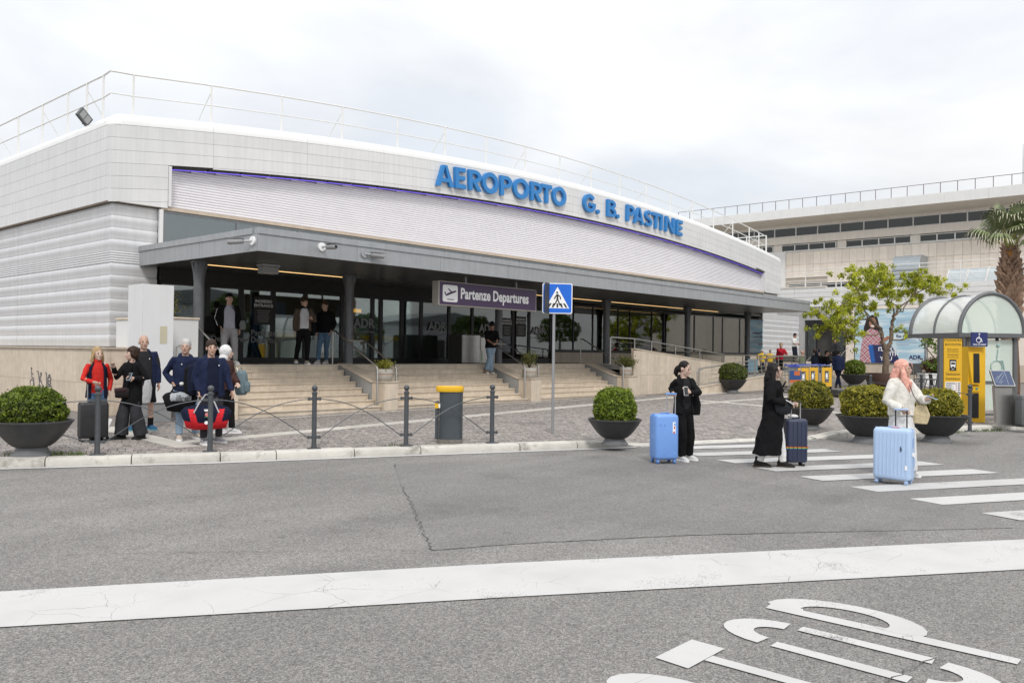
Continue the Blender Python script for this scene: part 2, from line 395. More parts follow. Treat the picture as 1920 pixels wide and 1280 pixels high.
# the letters of STOP painted on the near lane, read from the far side
def road_letter(polys):
    b = MB()
    for p in polys: b.add(sheet(p))
    return b
def arcpts(cx, cy, rx, ry, a0, a1, n=12): return [(cx+rx*math.cos(R_(a0+(a1-a0)*i/n)), cy+ry*math.sin(R_(a0+(a1-a0)*i/n))) for i in range(n+1)]
def ring(cx, cy, ro, ri, a0, a1): return arcpts(cx, cy, *ro, a0, a1)+arcpts(cx, cy, *ri, a1, a0)
obj('road_letter', road_letter([[(5.66, 1.05), (5.77, 1.05), (5.80, 1.62), (5.80, 2.62), (5.68, 2.6)], [(5.80, 2.38), (5.84, 2.40), (5.84, 2.65), (5.80, 2.64)]+[], ring(5.84, 2.12, (.33, .53), (.19, .3), 90, -90), [(5.80, 1.6), (5.84, 1.59), (5.84, 1.82), (5.80, 1.83)]]), M_paint, kind='structure', label='white letter P painted on the road')
obj('road_letter', road_letter([ring(5.21, 2.30, (.25, .36), (.11, .16), 4, 176), [(5.36, 2.24), (5.46, 2.24), (5.43, 1.43), (5.32, 1.42)], [(4.96, 2.24), (5.06, 2.24), (5.03, 1.44), (4.92, 1.44)], ring(5.17, 1.38, (.24, .36), (.11, .16), 184, 356)]), M_paint, kind='structure', label='white letter O painted on the road')
obj('road_letter', road_letter([[(4.28, 2.42), (4.72, 2.42), (4.73, 2.65), (4.30, 2.65)], [(4.46, 1.05), (4.55, 1.05), (4.56, 2.416), (4.46, 2.416)]]), M_paint, kind='structure', label='white letter T painted on the road')
obj('road_letter', road_letter([ring(3.88, 2.25, (.24, .42), (.11, .2), 0, 180), ring(3.88, 1.45, (.24, .42), (.11, .2), 180, 360), [(3.64, 2.25), (3.75, 2.25), (4.12, 1.45), (4.01, 1.45)]]), M_paint, kind='structure', label='white letter S painted on the road')

# ---------------------------------------------------------------- plaza
M_mortar = mat('sett_mortar', (.185, .166, .154), .95, bump=.4, bs=60)
M_sett = mat('porphyry', (.275, .248, .230), .78, var=.18, vs=14, bump=.35, bs=70, tone=True, rand=.1)
M_pslab = mat('white_paving', (.50, .475, .43), .8, var=.12, vs=3, bump=.15, bs=60, rand=.08, stain=((.2, .185, .165), 3, .6))
M_far = mat('sett_far', (.20, .17, .155), .85, var=.3, vs=18, bump=.3, bs=20)
A_ = list(np.arange(-30, -4, 2.0))+list(np.arange(-4, 30, .45))+list(np.arange(30, 76, 2.0))
D_ = [0.30, .45]+list(np.arange(.7, 20, .5))+list(np.arange(20, 62, 3.0))
v = [(*XY(a, d), zad(a, d)-.012) for a in A_ for d in D_]; nd_ = len(D_)
f = [(i*nd_+j, (i+1)*nd_+j, (i+1)*nd_+j+1, i*nd_+j+1) for i in range(len(A_)-1) for j in range(nd_-1)]
plaza = obj('plaza', (v, f), M_mortar, kind='structure')

STRIPS = []          # white stone bands let into the setts: (p, q, width)
def band(p, q, w): STRIPS.append((Vector((*p, 0)), Vector((*q, 0)), w))
band((7.25, 14.1), (33, 16.55), .42); band((7.42, 17.6), (7.1, 13.5), .42); band((26.6, 15.75), (24.3, 8.2), .4); band((24.6, 13.6), (40, 13.3), .34); band((10.2, 17.2), (26.8, 17.06), .12)
def in_strip(x, y, pad=.0):
    for p, q, w in STRIPS:
        d = (q-p); l = d.length; d /= l; r = Vector((x, y, 0))-p; s = r.dot(d); t = abs(r.x*d.y-r.y*d.x)
        if -.0 <= s <= l and t < w/2+pad: return True
    return False
for p, q, w in STRIPS:
    d = q-p; l = d.length; d /= l; n = Vector((-d.y, d.x, 0)); s = 0
    while s < l-.05:
        e = min(s+random.uniform(.85, 1.05), l); c = [p+d*(s+.006)+n*(-w/2), p+d*(e-.006)+n*(-w/2), p+d*(e-.006)+n*(w/2), p+d*(s+.006)+n*(w/2)]
        t_ = random.uniform(0, .003)+(.003 if p.x == 26.6 else 0)
        top = [(c_.x, c_.y, zg(c_.x, c_.y)+.001+t_) for c_ in c]; bot = [(x, y, z-.06) for x, y, z in top]
        obj('paving_slab', (bot+top, [(0, 3, 2, 1), (4, 5, 6, 7), (0, 1, 5, 4), (1, 2, 6, 5), (2, 3, 7, 6), (3, 0, 4, 7)]), M_pslab, plaza); s = e
# setts: rows along the kerb, jittered; nearest 300 as single parts, the rest joined
cells = []
d = .36
while d < 12.5:
    h = .112; a = -8+random.uniform(0, .1)
    amax = 27
    while a < amax:
        w = .118*random.uniform(.85, 1.18); x, y = XY(a+w/2, d+h/2)
        ok = y < 17.62 or x > 27.2
        if ok and x > 29 and y > 16.2: ok = False
        if ok and not in_strip(x, y, .05) and x < 44: cells.append((a, d, w, h))
        a += w
    d += h
def vis(c):
    x, y = XY(c[0], c[1]); dd = Vector((x, y, 0)); D = dd.dot(FWD0); u = dd.dot(RGT0)/D
    return D if abs(u) < .6 else D+1000
cells.sort(key=vis)
vv = []; ff = []; tn = []
def sett(c):
    a, d, w, h = c; g = .006; j = lambda: random.uniform(-.005, .005)
    q = [(a+g+j(), d+g+j()), (a+w-g+j(), d+g+j()), (a+w-g+j(), d+h-g+j()), (a+g+j(), d+h-g+j())]
    up_ = random.uniform(-.003, .004)+.001; top = []; bot = []
    for aa, dd in q:
        x, y = XY(aa, dd); z = zad(aa, dd); bot.append((x, y, z-.02)); top.append((x, y, z+up_+random.uniform(-.0015, .0015)))
    ca, cd = XY(a+w/2, d+h/2); top2 = [(ca+(x-ca)*.86, cd+(y-cd)*.86, z+.003) for x, y, z in top]
    return bot+top+top2, [(0, 1, 5, 4), (1, 2, 6, 5), (2, 3, 7, 6), (3, 0, 4, 7), (4, 5, 9, 8), (5, 6, 10, 9), (6, 7, 11, 10), (7, 4, 8, 11), (8, 9, 10, 11)]
def set_tone(me, vals):
    at = me.attributes.new('tone', 'FLOAT', 'FACE'); at.data.foreach_set('value', vals)
def tone_(): return min(1, max(0, random.gauss(.42, .16)+(random.random() < .035)*.45))
for c in cells[:300]:
    vf = sett(c); me = meshdata('sett', vf, M_sett); set_tone(me, [tone_()]*len(vf[1])); obj('sett', me, None, plaza)
for c in cells[300:]:
    vf = sett(c); n = len(vv); vv += vf[0]; ff += [tuple(i+n for i in q) for q in vf[1]]; tn += [tone_()]*len(vf[1])
me = meshdata('setts', (vv, ff), M_sett); set_tone(me, tn); obj('setts', me, None, plaza, kind='stuff')

# kerb stones
M_kerb = mat('kerb_stone', (.52, .50, .455), .8, var=.14, vs=4, bump=.25, bs=40, rand=.07, stain=((.22, .20, .17), 2.6, .54))
kerb = tag(bpy.data.objects.new('kerb', None), None, None, None, 'structure'); COL.objects.link(kerb)
a = -15.0
while a < 34:
    e = a+random.choice((.7, .95, 1.25, 1.5, 1.75))*random.uniform(.9, 1.1); n = 4; rings = []; t_ = random.uniform(-.004, .004)
    for i in range(n+1):
        aa = a+.008+(e-a-.016)*i/n; hz = zad(aa, .30)+.004+t_; h2 = zad(aa, 0)+.001 if 9.4 < aa < 16.4 else hz
        pr_ = [(-.0, -.05), (.004, h2*.55), (.02, h2*.86), (.05, h2-.004), (.10, h2+.002), (.30, hz), (.30, -.05)]
        if h2 < .03: pr_ = [(0, -.05), (.004, .004), (.02, .008), (.05, .012), (.1, .018), (.3, hz), (.3, -.05)]
        rings.append([(*XY(aa, dd+t_), zz+random.uniform(-.002, .002)) for dd, zz in pr_])
    obj('kerb_stone', sweep_poly(rings), M_kerb, kerb, smooth='auto'); a = e

# weeds and moss growing at the kerb
M_grass = mat('weed_green', (.085, .13, .03), .7, var=.4, vs=20)
def tuft(n, sx, sy, h):
    b = MB()
    for i in range(n):
        x, y = random.gauss(0, sx), random.gauss(0, sy); hh = h*random.uniform(.4, 1); t = random.uniform(0, 2*PI); w = .006; l = hh*.5
        dx, dy = math.cos(t), math.sin(t)
        b.add(([(x-dy*w, y+dx*w, 0), (x+dy*w, y-dx*w, 0), (x+dx*l*.4+dy*w, y+dy*l*.4-dx*w, hh*.7), (x+dx*l, y+dy*l, hh)], [(0, 1, 2, 3)]))
    return b
for a, d, n, sx, h, lab in ((.42, .38, 170, .28, .08, 'weeds growing round the foot of the left planter'), (1.0, .36, 90, .14, .06, 'weeds by the kerb right of the left planter'), (19.6, -.02, 120, .25, .07, 'weeds at the kerb by the bus shelter'), (20.7, -.02, 140, .35, .09, 'weeds at the kerb under the tilted map board'), (6.0, .34, 50, .1, .05, 'tuft of moss on the kerb between bollards'), (15.0, -.02, 60, .3, .04, 'low weeds at the kerb by the crossing')):
    x, y = XY(a, d); o = obj('weeds', tuft(n, sx, .05, h), M_grass, kind='stuff'); o.location = (x, y, zad(a, max(d, 0)) if d > 0 else 0); o.rotation_euler = (0, 0, -R_(28)); o['label'] = lab
# ============================================================ terminal
M_white = mat('white_enamel', (.69, .695, .70), .4, var=.04, vs=1.2, rand=.03, streak=.11, stain=((.45, .38, .30), 1.6, .69))
M_cap = mat('roof_cap_enamel', (.74, .745, .74), .35, var=.03, vs=1.5, streak=.04)
M_clad = mat('aluminium_cladding', (.63, .635, .65), .38, metal=.08, var=.05, vs=2, rand=.03, streak=.1)
M_dark = mat('joint_dark', (.05, .048, .045), .8)
M_joint = mat('joint_grey', (.42, .375, .32), .8)
M_slat = mat('blind_enamel', (.76, .75, .79), .4, var=.03, vs=2, rand=.02)
M_can = mat('canopy_grey', (.37, .385, .40), .42, metal=.25, var=.08, vs=3, rand=.03, streak=.14)
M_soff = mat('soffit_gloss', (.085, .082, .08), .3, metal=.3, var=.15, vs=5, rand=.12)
M_col = mat('column_grey', (.115, .12, .13), .4, metal=.2, var=.15, vs=5, streak=.2)
M_frm = mat('frame_dark', (.025, .025, .027), .35, metal=.3)
M_frml = mat('frame_grey', (.22, .23, .24), .35, metal=.5)
M_glass = glass_mat('glazing', (.72, .78, .76), .10)
M_glassu = glass_mat('glazing_upper', (.45, .50, .52), .20)
M_trav = mat('travertine', (.63, .54, .43), .6, var=.13, vs=5, bump=.1, bs=60, rand=.07, streak=.12, stain=((.33, .25, .17), 1.7, .63))
M_travd = mat('travertine_dull', (.53, .455, .365), .65, var=.13, vs=6, bump=.12, bs=60, rand=.08, streak=.15)
M_render = mat('grey_render', (.34, .34, .335), .85, var=.12, vs=3, bump=.2, bs=60, streak=.15)
M_steel = mat('stainless', (.50, .49, .47), .28, metal=.95, var=.06, vs=8)
M_rail = mat('roof_rail_white', (.72, .72, .70), .45, var=.05)
M_floor = mat('landing_floor', (.16, .15, .14), .4, var=.15, vs=6)
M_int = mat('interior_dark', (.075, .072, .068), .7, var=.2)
M_blue = mat('letter_blue', (.022, .20, .52), .4, var=.06, vs=3)
M_led = mat('led_strip', (.2, .15, .6), .4, emit=((.16, .10, 1.0), .8))
M_warm = mat('warm_light', (.9, .6, .3), .4, emit=((1.0, .62, .25), 1.6))
M_black = mat('black_paint', (.015, .015, .016), .45)
M_wht = mat('white_print', (.84, .84, .84), .5, var=.03)
M_green_counter = mat('counter_green', (.06, .25, .13), .5)

FX0, FX1, FY = 9.3, 49.8, 22.0
def zt(x): return 9.15-1.30*((x-29.6)/20.2)**2
def zj(x): return zt(x)-.335
def zo(x): return 7.66-.97*((x-29.3)/18.4)**2
def lin(a, b, n): return [a+(b-a)*i/n for i in range(n+1)]
term = thing('terminal_building', 'long white airport terminal with arched roof and blue lettering above the steps', 'building', (FX0, FY, .2), absolute=True)
SEAM = [FX0, 12.16, 15.28, 18.32, 21.35, 24.48, 27.5, 30.52, 33.52, 36.8, 40.0, 43.2, 46.4, FX1]
def curved_panel(x0, x1, zb, ztp, y0=FY, th=.05, n=8):
    xs = lin(x0, x1, n); poly = [(x, zb(x)) for x in xs]+[(x, ztp(x)) for x in xs[::-1]]
    v = [(x, y0, z) for x, z in poly]+[(x, y0+th, z) for x, z in poly]; m = len(poly); f = []
    k = n+1
    for i in range(n): f += [(i, i+1, m-2-i, m-1-i), (m+i+1, m+i, m+m-1-i, m+m-2-i)]
    f += [((i+1) % m, i, m+i, m+(i+1) % m) for i in range(m)]
    return v, f
# core walls behind the panels
core = MB()
core.add(curved_panel(10.88, 47.6, zo, zj, FY+.06, .2, 60)).add(curved_panel(FX0+.06, 10.879, lambda x: 5.62, zj, FY+.06, .2, 4)).add(curved_panel(47.601, FX1-.06, lambda x: 5.62, zj, FY+.06, .2, 4))
core.add(box(FX0+.06, FX0+.3, FY+.27, 60, 5.62, 7.5)); core.add(box(FX1-.3, FX1-.06, FY+.27, 60, 5.62, 7.5))
obj('fascia_core', core, M_joint, term)
g_ = .0032
for x0, x1 in zip(SEAM, SEAM[1:]):
    for k in range(7):
        a, b = x0+g_, x1-g_
        tp = lambda x, k=k: zj(x)-.33*k-g_
        def bt(x, k=k): return max(zj(x)-.33*(k+1)+g_, zo(x)) if 10.88 < x < 47.6 else max(zj(x)-.33*(k+1)+g_, 5.55)
        if k >= 2 and a < 10.88: 
            bt_ = lambda x, k=k: max(zj(a)-.33*(k+1)+g_, 5.55)
            if k >= 3: b = 10.86
        if k >= 2 and b > 47.6 and k >= 3: a = 47.62
        if k > 3 and not (b < 11 or a > 47.5): continue
        n = 8; xs = lin(a, b, n)
        if tp((a+b)/2)-bt((a+b)/2) < .03: continue
        if k >= 3 and 10.88 < (a+b)/2 < 47.6 and min(tp(x)-bt(x) for x in xs) < .01:
            xs2 = [x for x in lin(a, b, 40) if tp(x)-bt(x) > .012]
            if len(xs2) < 3: continue
            a, b = xs2[0], xs2[-1]
        obj('fascia_panel', curved_panel(a, b, bt, tp), M_white, term)
    # bullnose cap
    rings = []
    for x in lin(max(x0, FX0+.335)+.004, x1-.004, 5):
        z = zj(x)+.006; r = .335
        rings.append([(x, FY+r-r*math.cos(t), z+r*math.sin(t)) for t in [PI/2*i/6 for i in range(7)]]+[(x, FY+r+.5, z+r-.02), (x, FY+r+.5, z), ])
    obj('roof_cap', sweep_poly(rings), M_cap, term, smooth='auto')
# left flank
LY = [22.0, 24.07, 29.1, 34.1, 39.1, 44.1, 52]
for y0, y1 in zip(LY, LY[1:]):
    for k in range(6):
        z1 = 7.5-.325*k; obj('fascia_panel', box(FX0, FX0+.05, y0+g_, y1-g_, z1-.325+g_, z1-g_), M_white, term)
    rings = []
    for y in (max(y0, 22.335)+.004, y1-.004):
        r = .335; rings.append([(FX0+r-r*math.cos(t), y, 7.506+r*math.sin(t)) for t in [PI/2*i/6 for i in range(7)]]+[(FX0+.9, y, 7.83), (FX0+.9, y, 7.506)])
    obj('roof_cap', sweep_poly([q[::-1] for q in rings]), M_cap, term, smooth='auto')
oc = []; of_ = []
for i in range(7):
    for j in range(7):
        a, b = PI/2*i/6, PI/2*j/6; oc.append((FX0+.337-.335*math.cos(a)*math.cos(b), FY+.337-.335*math.cos(a)*math.sin(b), 7.506+(zj(FX0+.3)-7.5)*math.sin(b)+.335*math.sin(a)))
for i in range(6):
    for j in range(6): of_.append((i*7+j, i*7+j+1, i*7+j+8, i*7+j+7))
obj('cap_corner', (oc, of_), M_cap, term, smooth=True)
for q in ((FX0+.004, 10.86, FY+.004, FY+.2, 5.545, 5.60), (FX0+.002, FX0+.2, FY+.21, 52, 5.545, 5.60), (47.62, FX1-.004, FY+.004, FY+.2, 5.545, 5.6)): obj('soffit_lip', box(*q), M_joint, term)
# vault of the roof
rv = []; rf = []; xs = lin(FX0+.5, FX1-.3, 40)
for y in (22.5, 60):
    for x in xs: rv.append((x, y, zt(x)-.05))
for i in range(40): rf.append((i, i+1, 41+i+1, 41+i))
obj('roof', (rv, rf), M_cap, term, smooth=True)
obj('flank_wall', box(FX1-.06, FX1-.02, FY+.3, 60, .3, 7.6), M_white, term)

# wavy cladding: rows of single panels, the fifth row ribbed
def clad(p0, p1, z0, z1, ribs, nrm, mit=None):
    """panel between plan points p0,p1; bulges along nrm"""
    n = 40 if ribs else 12; v = []; f = []
    for i in range(n+1):
        t = i/n; z = z0+(z1-z0)*t
        o = (.016*(.5-.5*math.cos(2*PI*5*t))) if ribs else .019*math.sin(PI*t)-.008*math.sin(2*PI*t)
        if i in (0, n): o = -.005
        for k_, p in enumerate((p0, p1)):
            w_ = o if mit == k_ else 0
            v.append((p[0]+nrm[0]*o+(w_*nrm[1] if nrm[1] else 0), p[1]+nrm[1]*o+(w_*nrm[0] if nrm[0] else 0), z))
    for i in range(n): f.append((2*i, 2*i+1, 2*i+3, 2*i+2))
    return v, f
CZ = [5.52-.309*i for i in range(13)]
cy = [22.15, 28.7, 35.2, 41.7, 52]
for i in range(12):
    z1, z0 = CZ[i], CZ[i+1]+.004
    for y0, y1 in zip(cy, cy[1:]): obj('cladding_panel', clad((9.45, y1-.005), (9.45, y0+(.003 if y0 > 23 else 0)), z0, z1, i == 4, (-1, 0), 1 if y0 < 23 else None), M_clad, term, smooth='auto')
    obj('cladding_panel', clad((9.45, 22.15), (10.66, 22.15), z0, z1, i == 4, (0, -1), 0), M_clad, term, smooth='auto')
    if z1 < 4.6 or True: obj('cladding_panel', clad((47.62, 22.15), (49.65 if z1 > 4.4 else 52.9, 22.15), z0, z1, i == 4, (0, -1)), M_clad, term, smooth='auto')
for q in ((9.50, 10.7, 22.2, 22.4, .3, 5.6), (9.50, 9.7, 22.41, 52, .3, 5.6), (47.6, 52.9, 22.2, 22.4, .2, 4.27), (47.6, 49.7, 22.2, 22.4, 4.28, 5.6), (10.8, 47.5, 22.9, 23.0, 4.3, 5.6)): obj('wall', box(*q), M_dark, term)  # last box is a dark backing added so the upper windows look dark
# stone plinth on the left, in slabs
py = [20.35, 22.1, 24.0, 25.9, 27.8, 29.7, 31.6, 33.5, 36, 40]
for y0, y1 in zip(py, py[1:]):
    for z0, z1 in ((.1, .92), (.925, 1.745)): obj('stone_slab', box(8.62, 8.72, y0+.004, y1-.003, z0, z1), M_trav, term)
for x0, x1 in ((8.725, 9.25), (9.255, 9.9)):
    for z0, z1 in ((.1, .92), (.925, 1.745)): obj('stone_slab', box(x0, x1, 20.352, 20.45, z0, z1), M_trav, term)
obj('plinth_top', MB().add(box(8.58, 9.44, 20.31, 40, 1.75, 1.80)).add(box(9.445, 9.95, 20.31, 22.1, 1.75, 1.80)), M_travd, term)
# trolley, pushchair and wheelchair signs stuck on the plinth (x = 8.62 face)
M_icon = mat('pictogram_grey', (.13, .13, .14), .6)
def strokes(pls, w, x=8.612):
    b = MB()
    for i, pl in enumerate(pls):
        for p, q in zip(pl, pl[1:]):
            P = Vector((x-.0004*i, p[0], p[1])); Q = Vector((x-.0004*i, q[0], q[1])); b.add(bar(P, Q, w, .004, (1, 0, 0)))
    return b
def circ(cy_, cz, r, n=12): return [(cy_+r*math.cos(2*PI*i/n), cz+r*math.sin(2*PI*i/n)) for i in range(n+1)]
pic = strokes([circ(23.98, .86, .13), circ(24.02, 1.36, .03), [(24.02, 1.30), (23.98, 1.05), (23.86, 1.05), (23.78, .80)], [(24.0, 1.2), (23.88, 1.17)]], .035)
pic2 = MB().add(strokes([circ(23.38, .76, .06), circ(23.14, .76, .06), [(23.62, 1.28), (23.5, 1.26), (23.38, .76)], [(23.5, 1.2), (23.14, .78)], [(23.3, 1.15), (23.42, .98), (23.22, .92)], circ(23.3, 1.2, .035)], .035))
pic3 = MB().add(strokes([[(22.98, 1.25), (22.9, 1.22), (22.88, .82), (22.56, .82), (22.54, .72)], [(22.86, .72), (22.86, .8)], [(22.8, .88), (22.8, 1.1), (22.6, 1.1), (22.6, .88), (22.8, .88)], [(22.78, .98), (22.62, .98)], [(22.74, 1.12), (22.74, 1.18), (22.66, 1.18), (22.66, 1.12)]], .045))
for pc_, l_ in ((pic, 'grey wheelchair symbol on the pale stone plinth, left of three'), (pic2, 'grey pushchair symbol on the pale stone plinth, middle of three'), (pic3, 'grey luggage trolley symbol on the pale stone plinth, right of three')):
    pc_.v = [(x_, 23.6300+0.9554*(y_-22.54), 0.6700+0.7971*(z_-.70)) for x_, y_, z_ in pc_.v]; tag(obj('pictogram_sign', pc_, M_icon), l_, 'sign')

# recess with horizontal blinds
obj('recess_back', MB().add(curved_panel(10.9, 47.6, lambda x: 5.6, lambda x: zo(x)+.06, FY+.34, .05, 60)), M_slat, term)
obj('recess_head', MB().add(curved_panel(10.9, 47.6, lambda x: zo(x)-.0, lambda x: zo(x)+.05, FY+.055, .28, 60)), M_dark, term)
obj('recess_jamb', box(10.87, 10.95, FY-.02, FY+.335, 5.60, zo(10.9)), M_white, term); obj('recess_jamb', box(47.54, 47.615, FY-.02, FY+.335, 5.6, zo(47.5)), M_white, term)
z = 5.63; NS = 0
while z < 7.52:
    zz = z+.045
    if zo(29.3)-.05 < zz: break
    dx = 18.4*math.sqrt(max(0, (7.66-.05-zz)/.97)); a, b = max(10.96, 29.3-dx), min(47.53, 29.3+dx)
    r = .036; ring_ = [(FY+.30-r*.62*math.sin(t), z+.036-r*math.cos(t)) for t in [PI*i/6 for i in range(7)]]+[(FY+.315, z+.072), (FY+.315, z)]
    obj('blind_slat', sweep_poly([[(x, y, q) for y, q in ring_][::-1] for x in (a, b)]), M_slat, term, smooth='auto'); z += .0745; NS += 1
led = [(x, FY+.10, zo(x)-.075) for x in lin(10.98, 47.5, 70)]
obj('led_strip', tube(led, .011, 6), M_led, term)
trough = MB()
for x0, x1 in zip(lin(11, 47.5, 36), lin(11, 47.5, 36)[1:]):
    trough.add(bar((x0+.05, FY+.12, zo(x0)-.03), (x1-.05, FY+.12, zo(x1)-.03), .1, .05))
obj('light_trough', trough, M_frm, term)
obj('window_head', box(10.7, 47.6, FY+.03, FY+.33, 5.50, 5.585), mat('sill_beige', (.52, .44, .35), .6, rand=.05, streak=.1), term)

obj('corner_trim', box(10.64, 10.745, 22.0, 22.068, 4.48, 5.495), M_white, term)
# upper strip windows above the canopy
UM = [10.75]+[12.95+2.08*i for i in range(17)]+[47.6]
for a, b in zip(UM, UM[1:]):
    fr = obj('window', MB().add(box(a, a+.06, FY+.07, FY+.13, 4.3, 5.49)).add(box(a+.06, b, FY+.07, FY+.13, 5.43, 5.49)), M_frml, term)
    obj('pane', box(a+.061, b-.001, FY+.095, FY+.105, 4.3, 5.43), M_glassu, fr)
# lower glass front: doors (x < 27.4) down to the floor, shop windows above a stone parapet beyond
GZ = 1.39
DM = [10.72, 12.1, 13.15, 14.21, 15.36, 16.74, 17.99, 18.35, 19.28, 20.18, 21.54, 22.75, 24.25, 25.06, 26.05, 27.45]
doors = {3: 'door', 6: 'door', 7: 'door', 8: 'door', 13: 'door', 1: 'door', 2: 'door'}
for i, (a, b) in enumerate(zip(DM, DM[1:])):
    nm = 'door' if i in doors else 'window'; w = .07 if nm == 'door' else .06
    fr = MB().add(box(a, a+w, 22.06, 22.15, GZ, 3.62)).add(box(b-w, b-.002, 22.06, 22.15, GZ, 3.62)).add(box(a+w, b-w, 22.06, 22.15, 3.52, 3.62)).add(box(a+w, b-w, 22.06, 22.15, GZ, GZ+.16))
    fo = obj(nm, fr, M_frm, term); obj('pane', box(a+w, b-w, 22.10, 22.11, GZ+.16, 3.52), M_glass, fo)
obj('door_header', box(10.7, 27.45, 22.02, 22.16, 3.625, 4.05), M_frm, term)
WM = [27.5, 28.95, 30.36, 32.33, 33.3, 35.2, 36.35, 38.5, 39.35, 41.4, 42.45, 44.5, 45.6, 47.55]
for a, b in zip(WM, WM[1:]):
    fr = MB().add(box(a, a+.05, 22.05, 22.13, 1.88, 3.9)).add(box(a+.05, b, 22.05, 22.13, 3.84, 3.9)).add(box(a+.05, b, 22.05, 22.13, 1.88, 1.94))
    fo = obj('window', fr, M_frm, term); obj('pane', box(a+.05, b-.001, 22.085, 22.095, 1.94, 3.84), M_glass, fo)
x = 27.5
while x < 47.5:
    obj('stone_panel', box(x+.004, min(x+.44, 47.5)-.004, 21.93, 22.0, 1.2, 1.83), M_travd, term); x += .44
obj('window_sill', box(27.48, 47.6, 21.88, 22.2, 1.835, 1.88), M_frm, term)
# inside
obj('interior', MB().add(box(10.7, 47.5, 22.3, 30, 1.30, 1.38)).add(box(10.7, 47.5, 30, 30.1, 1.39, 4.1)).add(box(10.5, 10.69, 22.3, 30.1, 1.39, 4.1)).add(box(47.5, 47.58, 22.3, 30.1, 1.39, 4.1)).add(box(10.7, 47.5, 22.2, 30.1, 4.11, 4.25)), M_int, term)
M_lampw = mat('added_hall_lamp', (.8, .8, .75), .4, emit=((1.0, .93, .82), 5.0))  # row of glowing ceiling panels added to brighten the dark hall
for x in (12.5, 15.8, 19.1, 22.4, 25.7, 30.0, 34.5, 39.0, 43.5): obj('added_ceiling_lamp', box(x, x+1.2, 24.6, 24.9, 4.06, 4.10), M_lampw, term)
M_panelg = mat('booth_green', (.10, .22, .15), .5); M_brown = mat('booth_brown', (.05, .035, .025), .6)
obj('booth_wall', MB().add(box(39.5, 41.2, 23.2, 23.3, 1.4, 3.9)).add(box(44.6, 45.5, 23.0, 23.1, 1.4, 3.9)).add(box(46.3, 47.3, 22.9, 23.0, 1.4, 3.85)), M_panelg, term)
obj('booth_wall', MB().add(box(41.3, 44.5, 24.2, 24.3, 1.4, 3.9)), M_brown, term)
tag(obj('counter', MB().add(bbox(42.0, 43.6, 22.6, 23.1, 1.39, 2.62, .03)).add(bbox(43.61, 45.9, 22.62, 23.12, 1.39, 2.85, .03)), M_green_counter), 'pale green counter behind the right end of the shop windows', 'counter')
M_pap = mat('poster_grey', (.36, .40, .42), .6, var=.2, vs=4)
tag(obj('window_poster', box(36.4, 38.4, 22.16, 22.18, 2.0, 3.7), M_pap), 'pale advertising poster inside the shop windows', 'poster')
wp = thing('notice', 'pale notice reading CHANGE inside the shop windows left of the dark column', 'notice', (36.5, 22.15, 2.4))
lettering('lettering', 'CHANGE', .42, mat('letters_dim', (.55, .5, .5), .5), wp, (.0, -.0, .72), bold=.02); lettering('lettering', 'MONEY EXCHANGE', .2, M_icon, wp, (.1, 0, .1))
M_skin2 = mat('poster_skin', (.25, .13, .09), .6); M_hairp = mat('poster_hair', (.02, .013, .01), .6)
wpp = thing('window_poster', 'tall poster of a dark haired woman in the shop windows', 'poster', (39.5, 22.15, 1.95))
obj('sheet', box(0, 1.9, 0, .02, 0, 1.85), mat('poster_teal', (.12, .19, .18), .5, var=.4, vs=2), wpp)
obj('figure_print', MB().add(xf(prism([(.35, .05), (1.35, .05), (1.25, .8), (1.05, 1.2), (.65, 1.2), (.42, .7)], -.006, -.002, 'y'))), mat('poster_plaid', (.22, .05, .08), .6, var=.5, vs=9), wpp)
obj('figure_print', MB().add(prism([(.5, .9), (.52, 1.6), (.7, 1.8), (.98, 1.8), (1.15, 1.6), (1.22, .85)], -.004, -.002, 'y')), M_hairp, wpp)
obj('figure_print', MB().add(prism([(.68, 1.2), (.7, 1.55), (.85, 1.66), (1.0, 1.55), (1.0, 1.2), (.85, 1.08)], -.009, -.0075, 'y')), M_skin2, wpp)
t = thing('lit_sign', 'small amber lit sign inside above the sliding doors', 'sign', (18.5, 24.2, 3.15)); obj('face', box(0, .7, 0, .03, 0, .13), mat('amber_lit', (.7, .35, .05), .4, emit=((1.0, .45, .06), .9)), t); obj('case', box(-.02, .72, .031, .1, -.02, .15), M_frm, t)
t = thing('floor_sign', 'yellow standing sign inside the doors behind the brown jacket man', 'sign', (14.9, 23.4, 1.39)); obj('board', xf(box(0, .42, 0, .03, 0, .95), rx=R_(-8)), mat('amber_board', (.55, .36, .03), .5), t); obj('leg', box(.03, .39, .28, .31, 0, .8), M_frm, t)
for i, (x, w) in enumerate(((12.3, 1.9), (16.9, 1.4), (20.7, 2.2), (24.6, 1.8))):
    t = thing('check_in_desk', 'desk with a yellow strip inside the hall, %s' % ('behind the left door', 'behind the second column', 'behind the recycling cabinet', 'behind the leaning man')[i], 'desk', (x, 26.2, 1.385)); obj('counter', box(0, w, 0, .6, 0, 1.1), M_pap if False else mat('desk_grey', (.30, .31, .32), .5), t); obj('strip', box(0, w, -.012, -.001, .82, 1.0), mat('amber_board', (.55, .36, .03), .5), t); obj('back_panel', box(0, w, 1.4, 1.5, 0, 2.2), mat('panel_blue', (.05, .10, .22), .5), t)
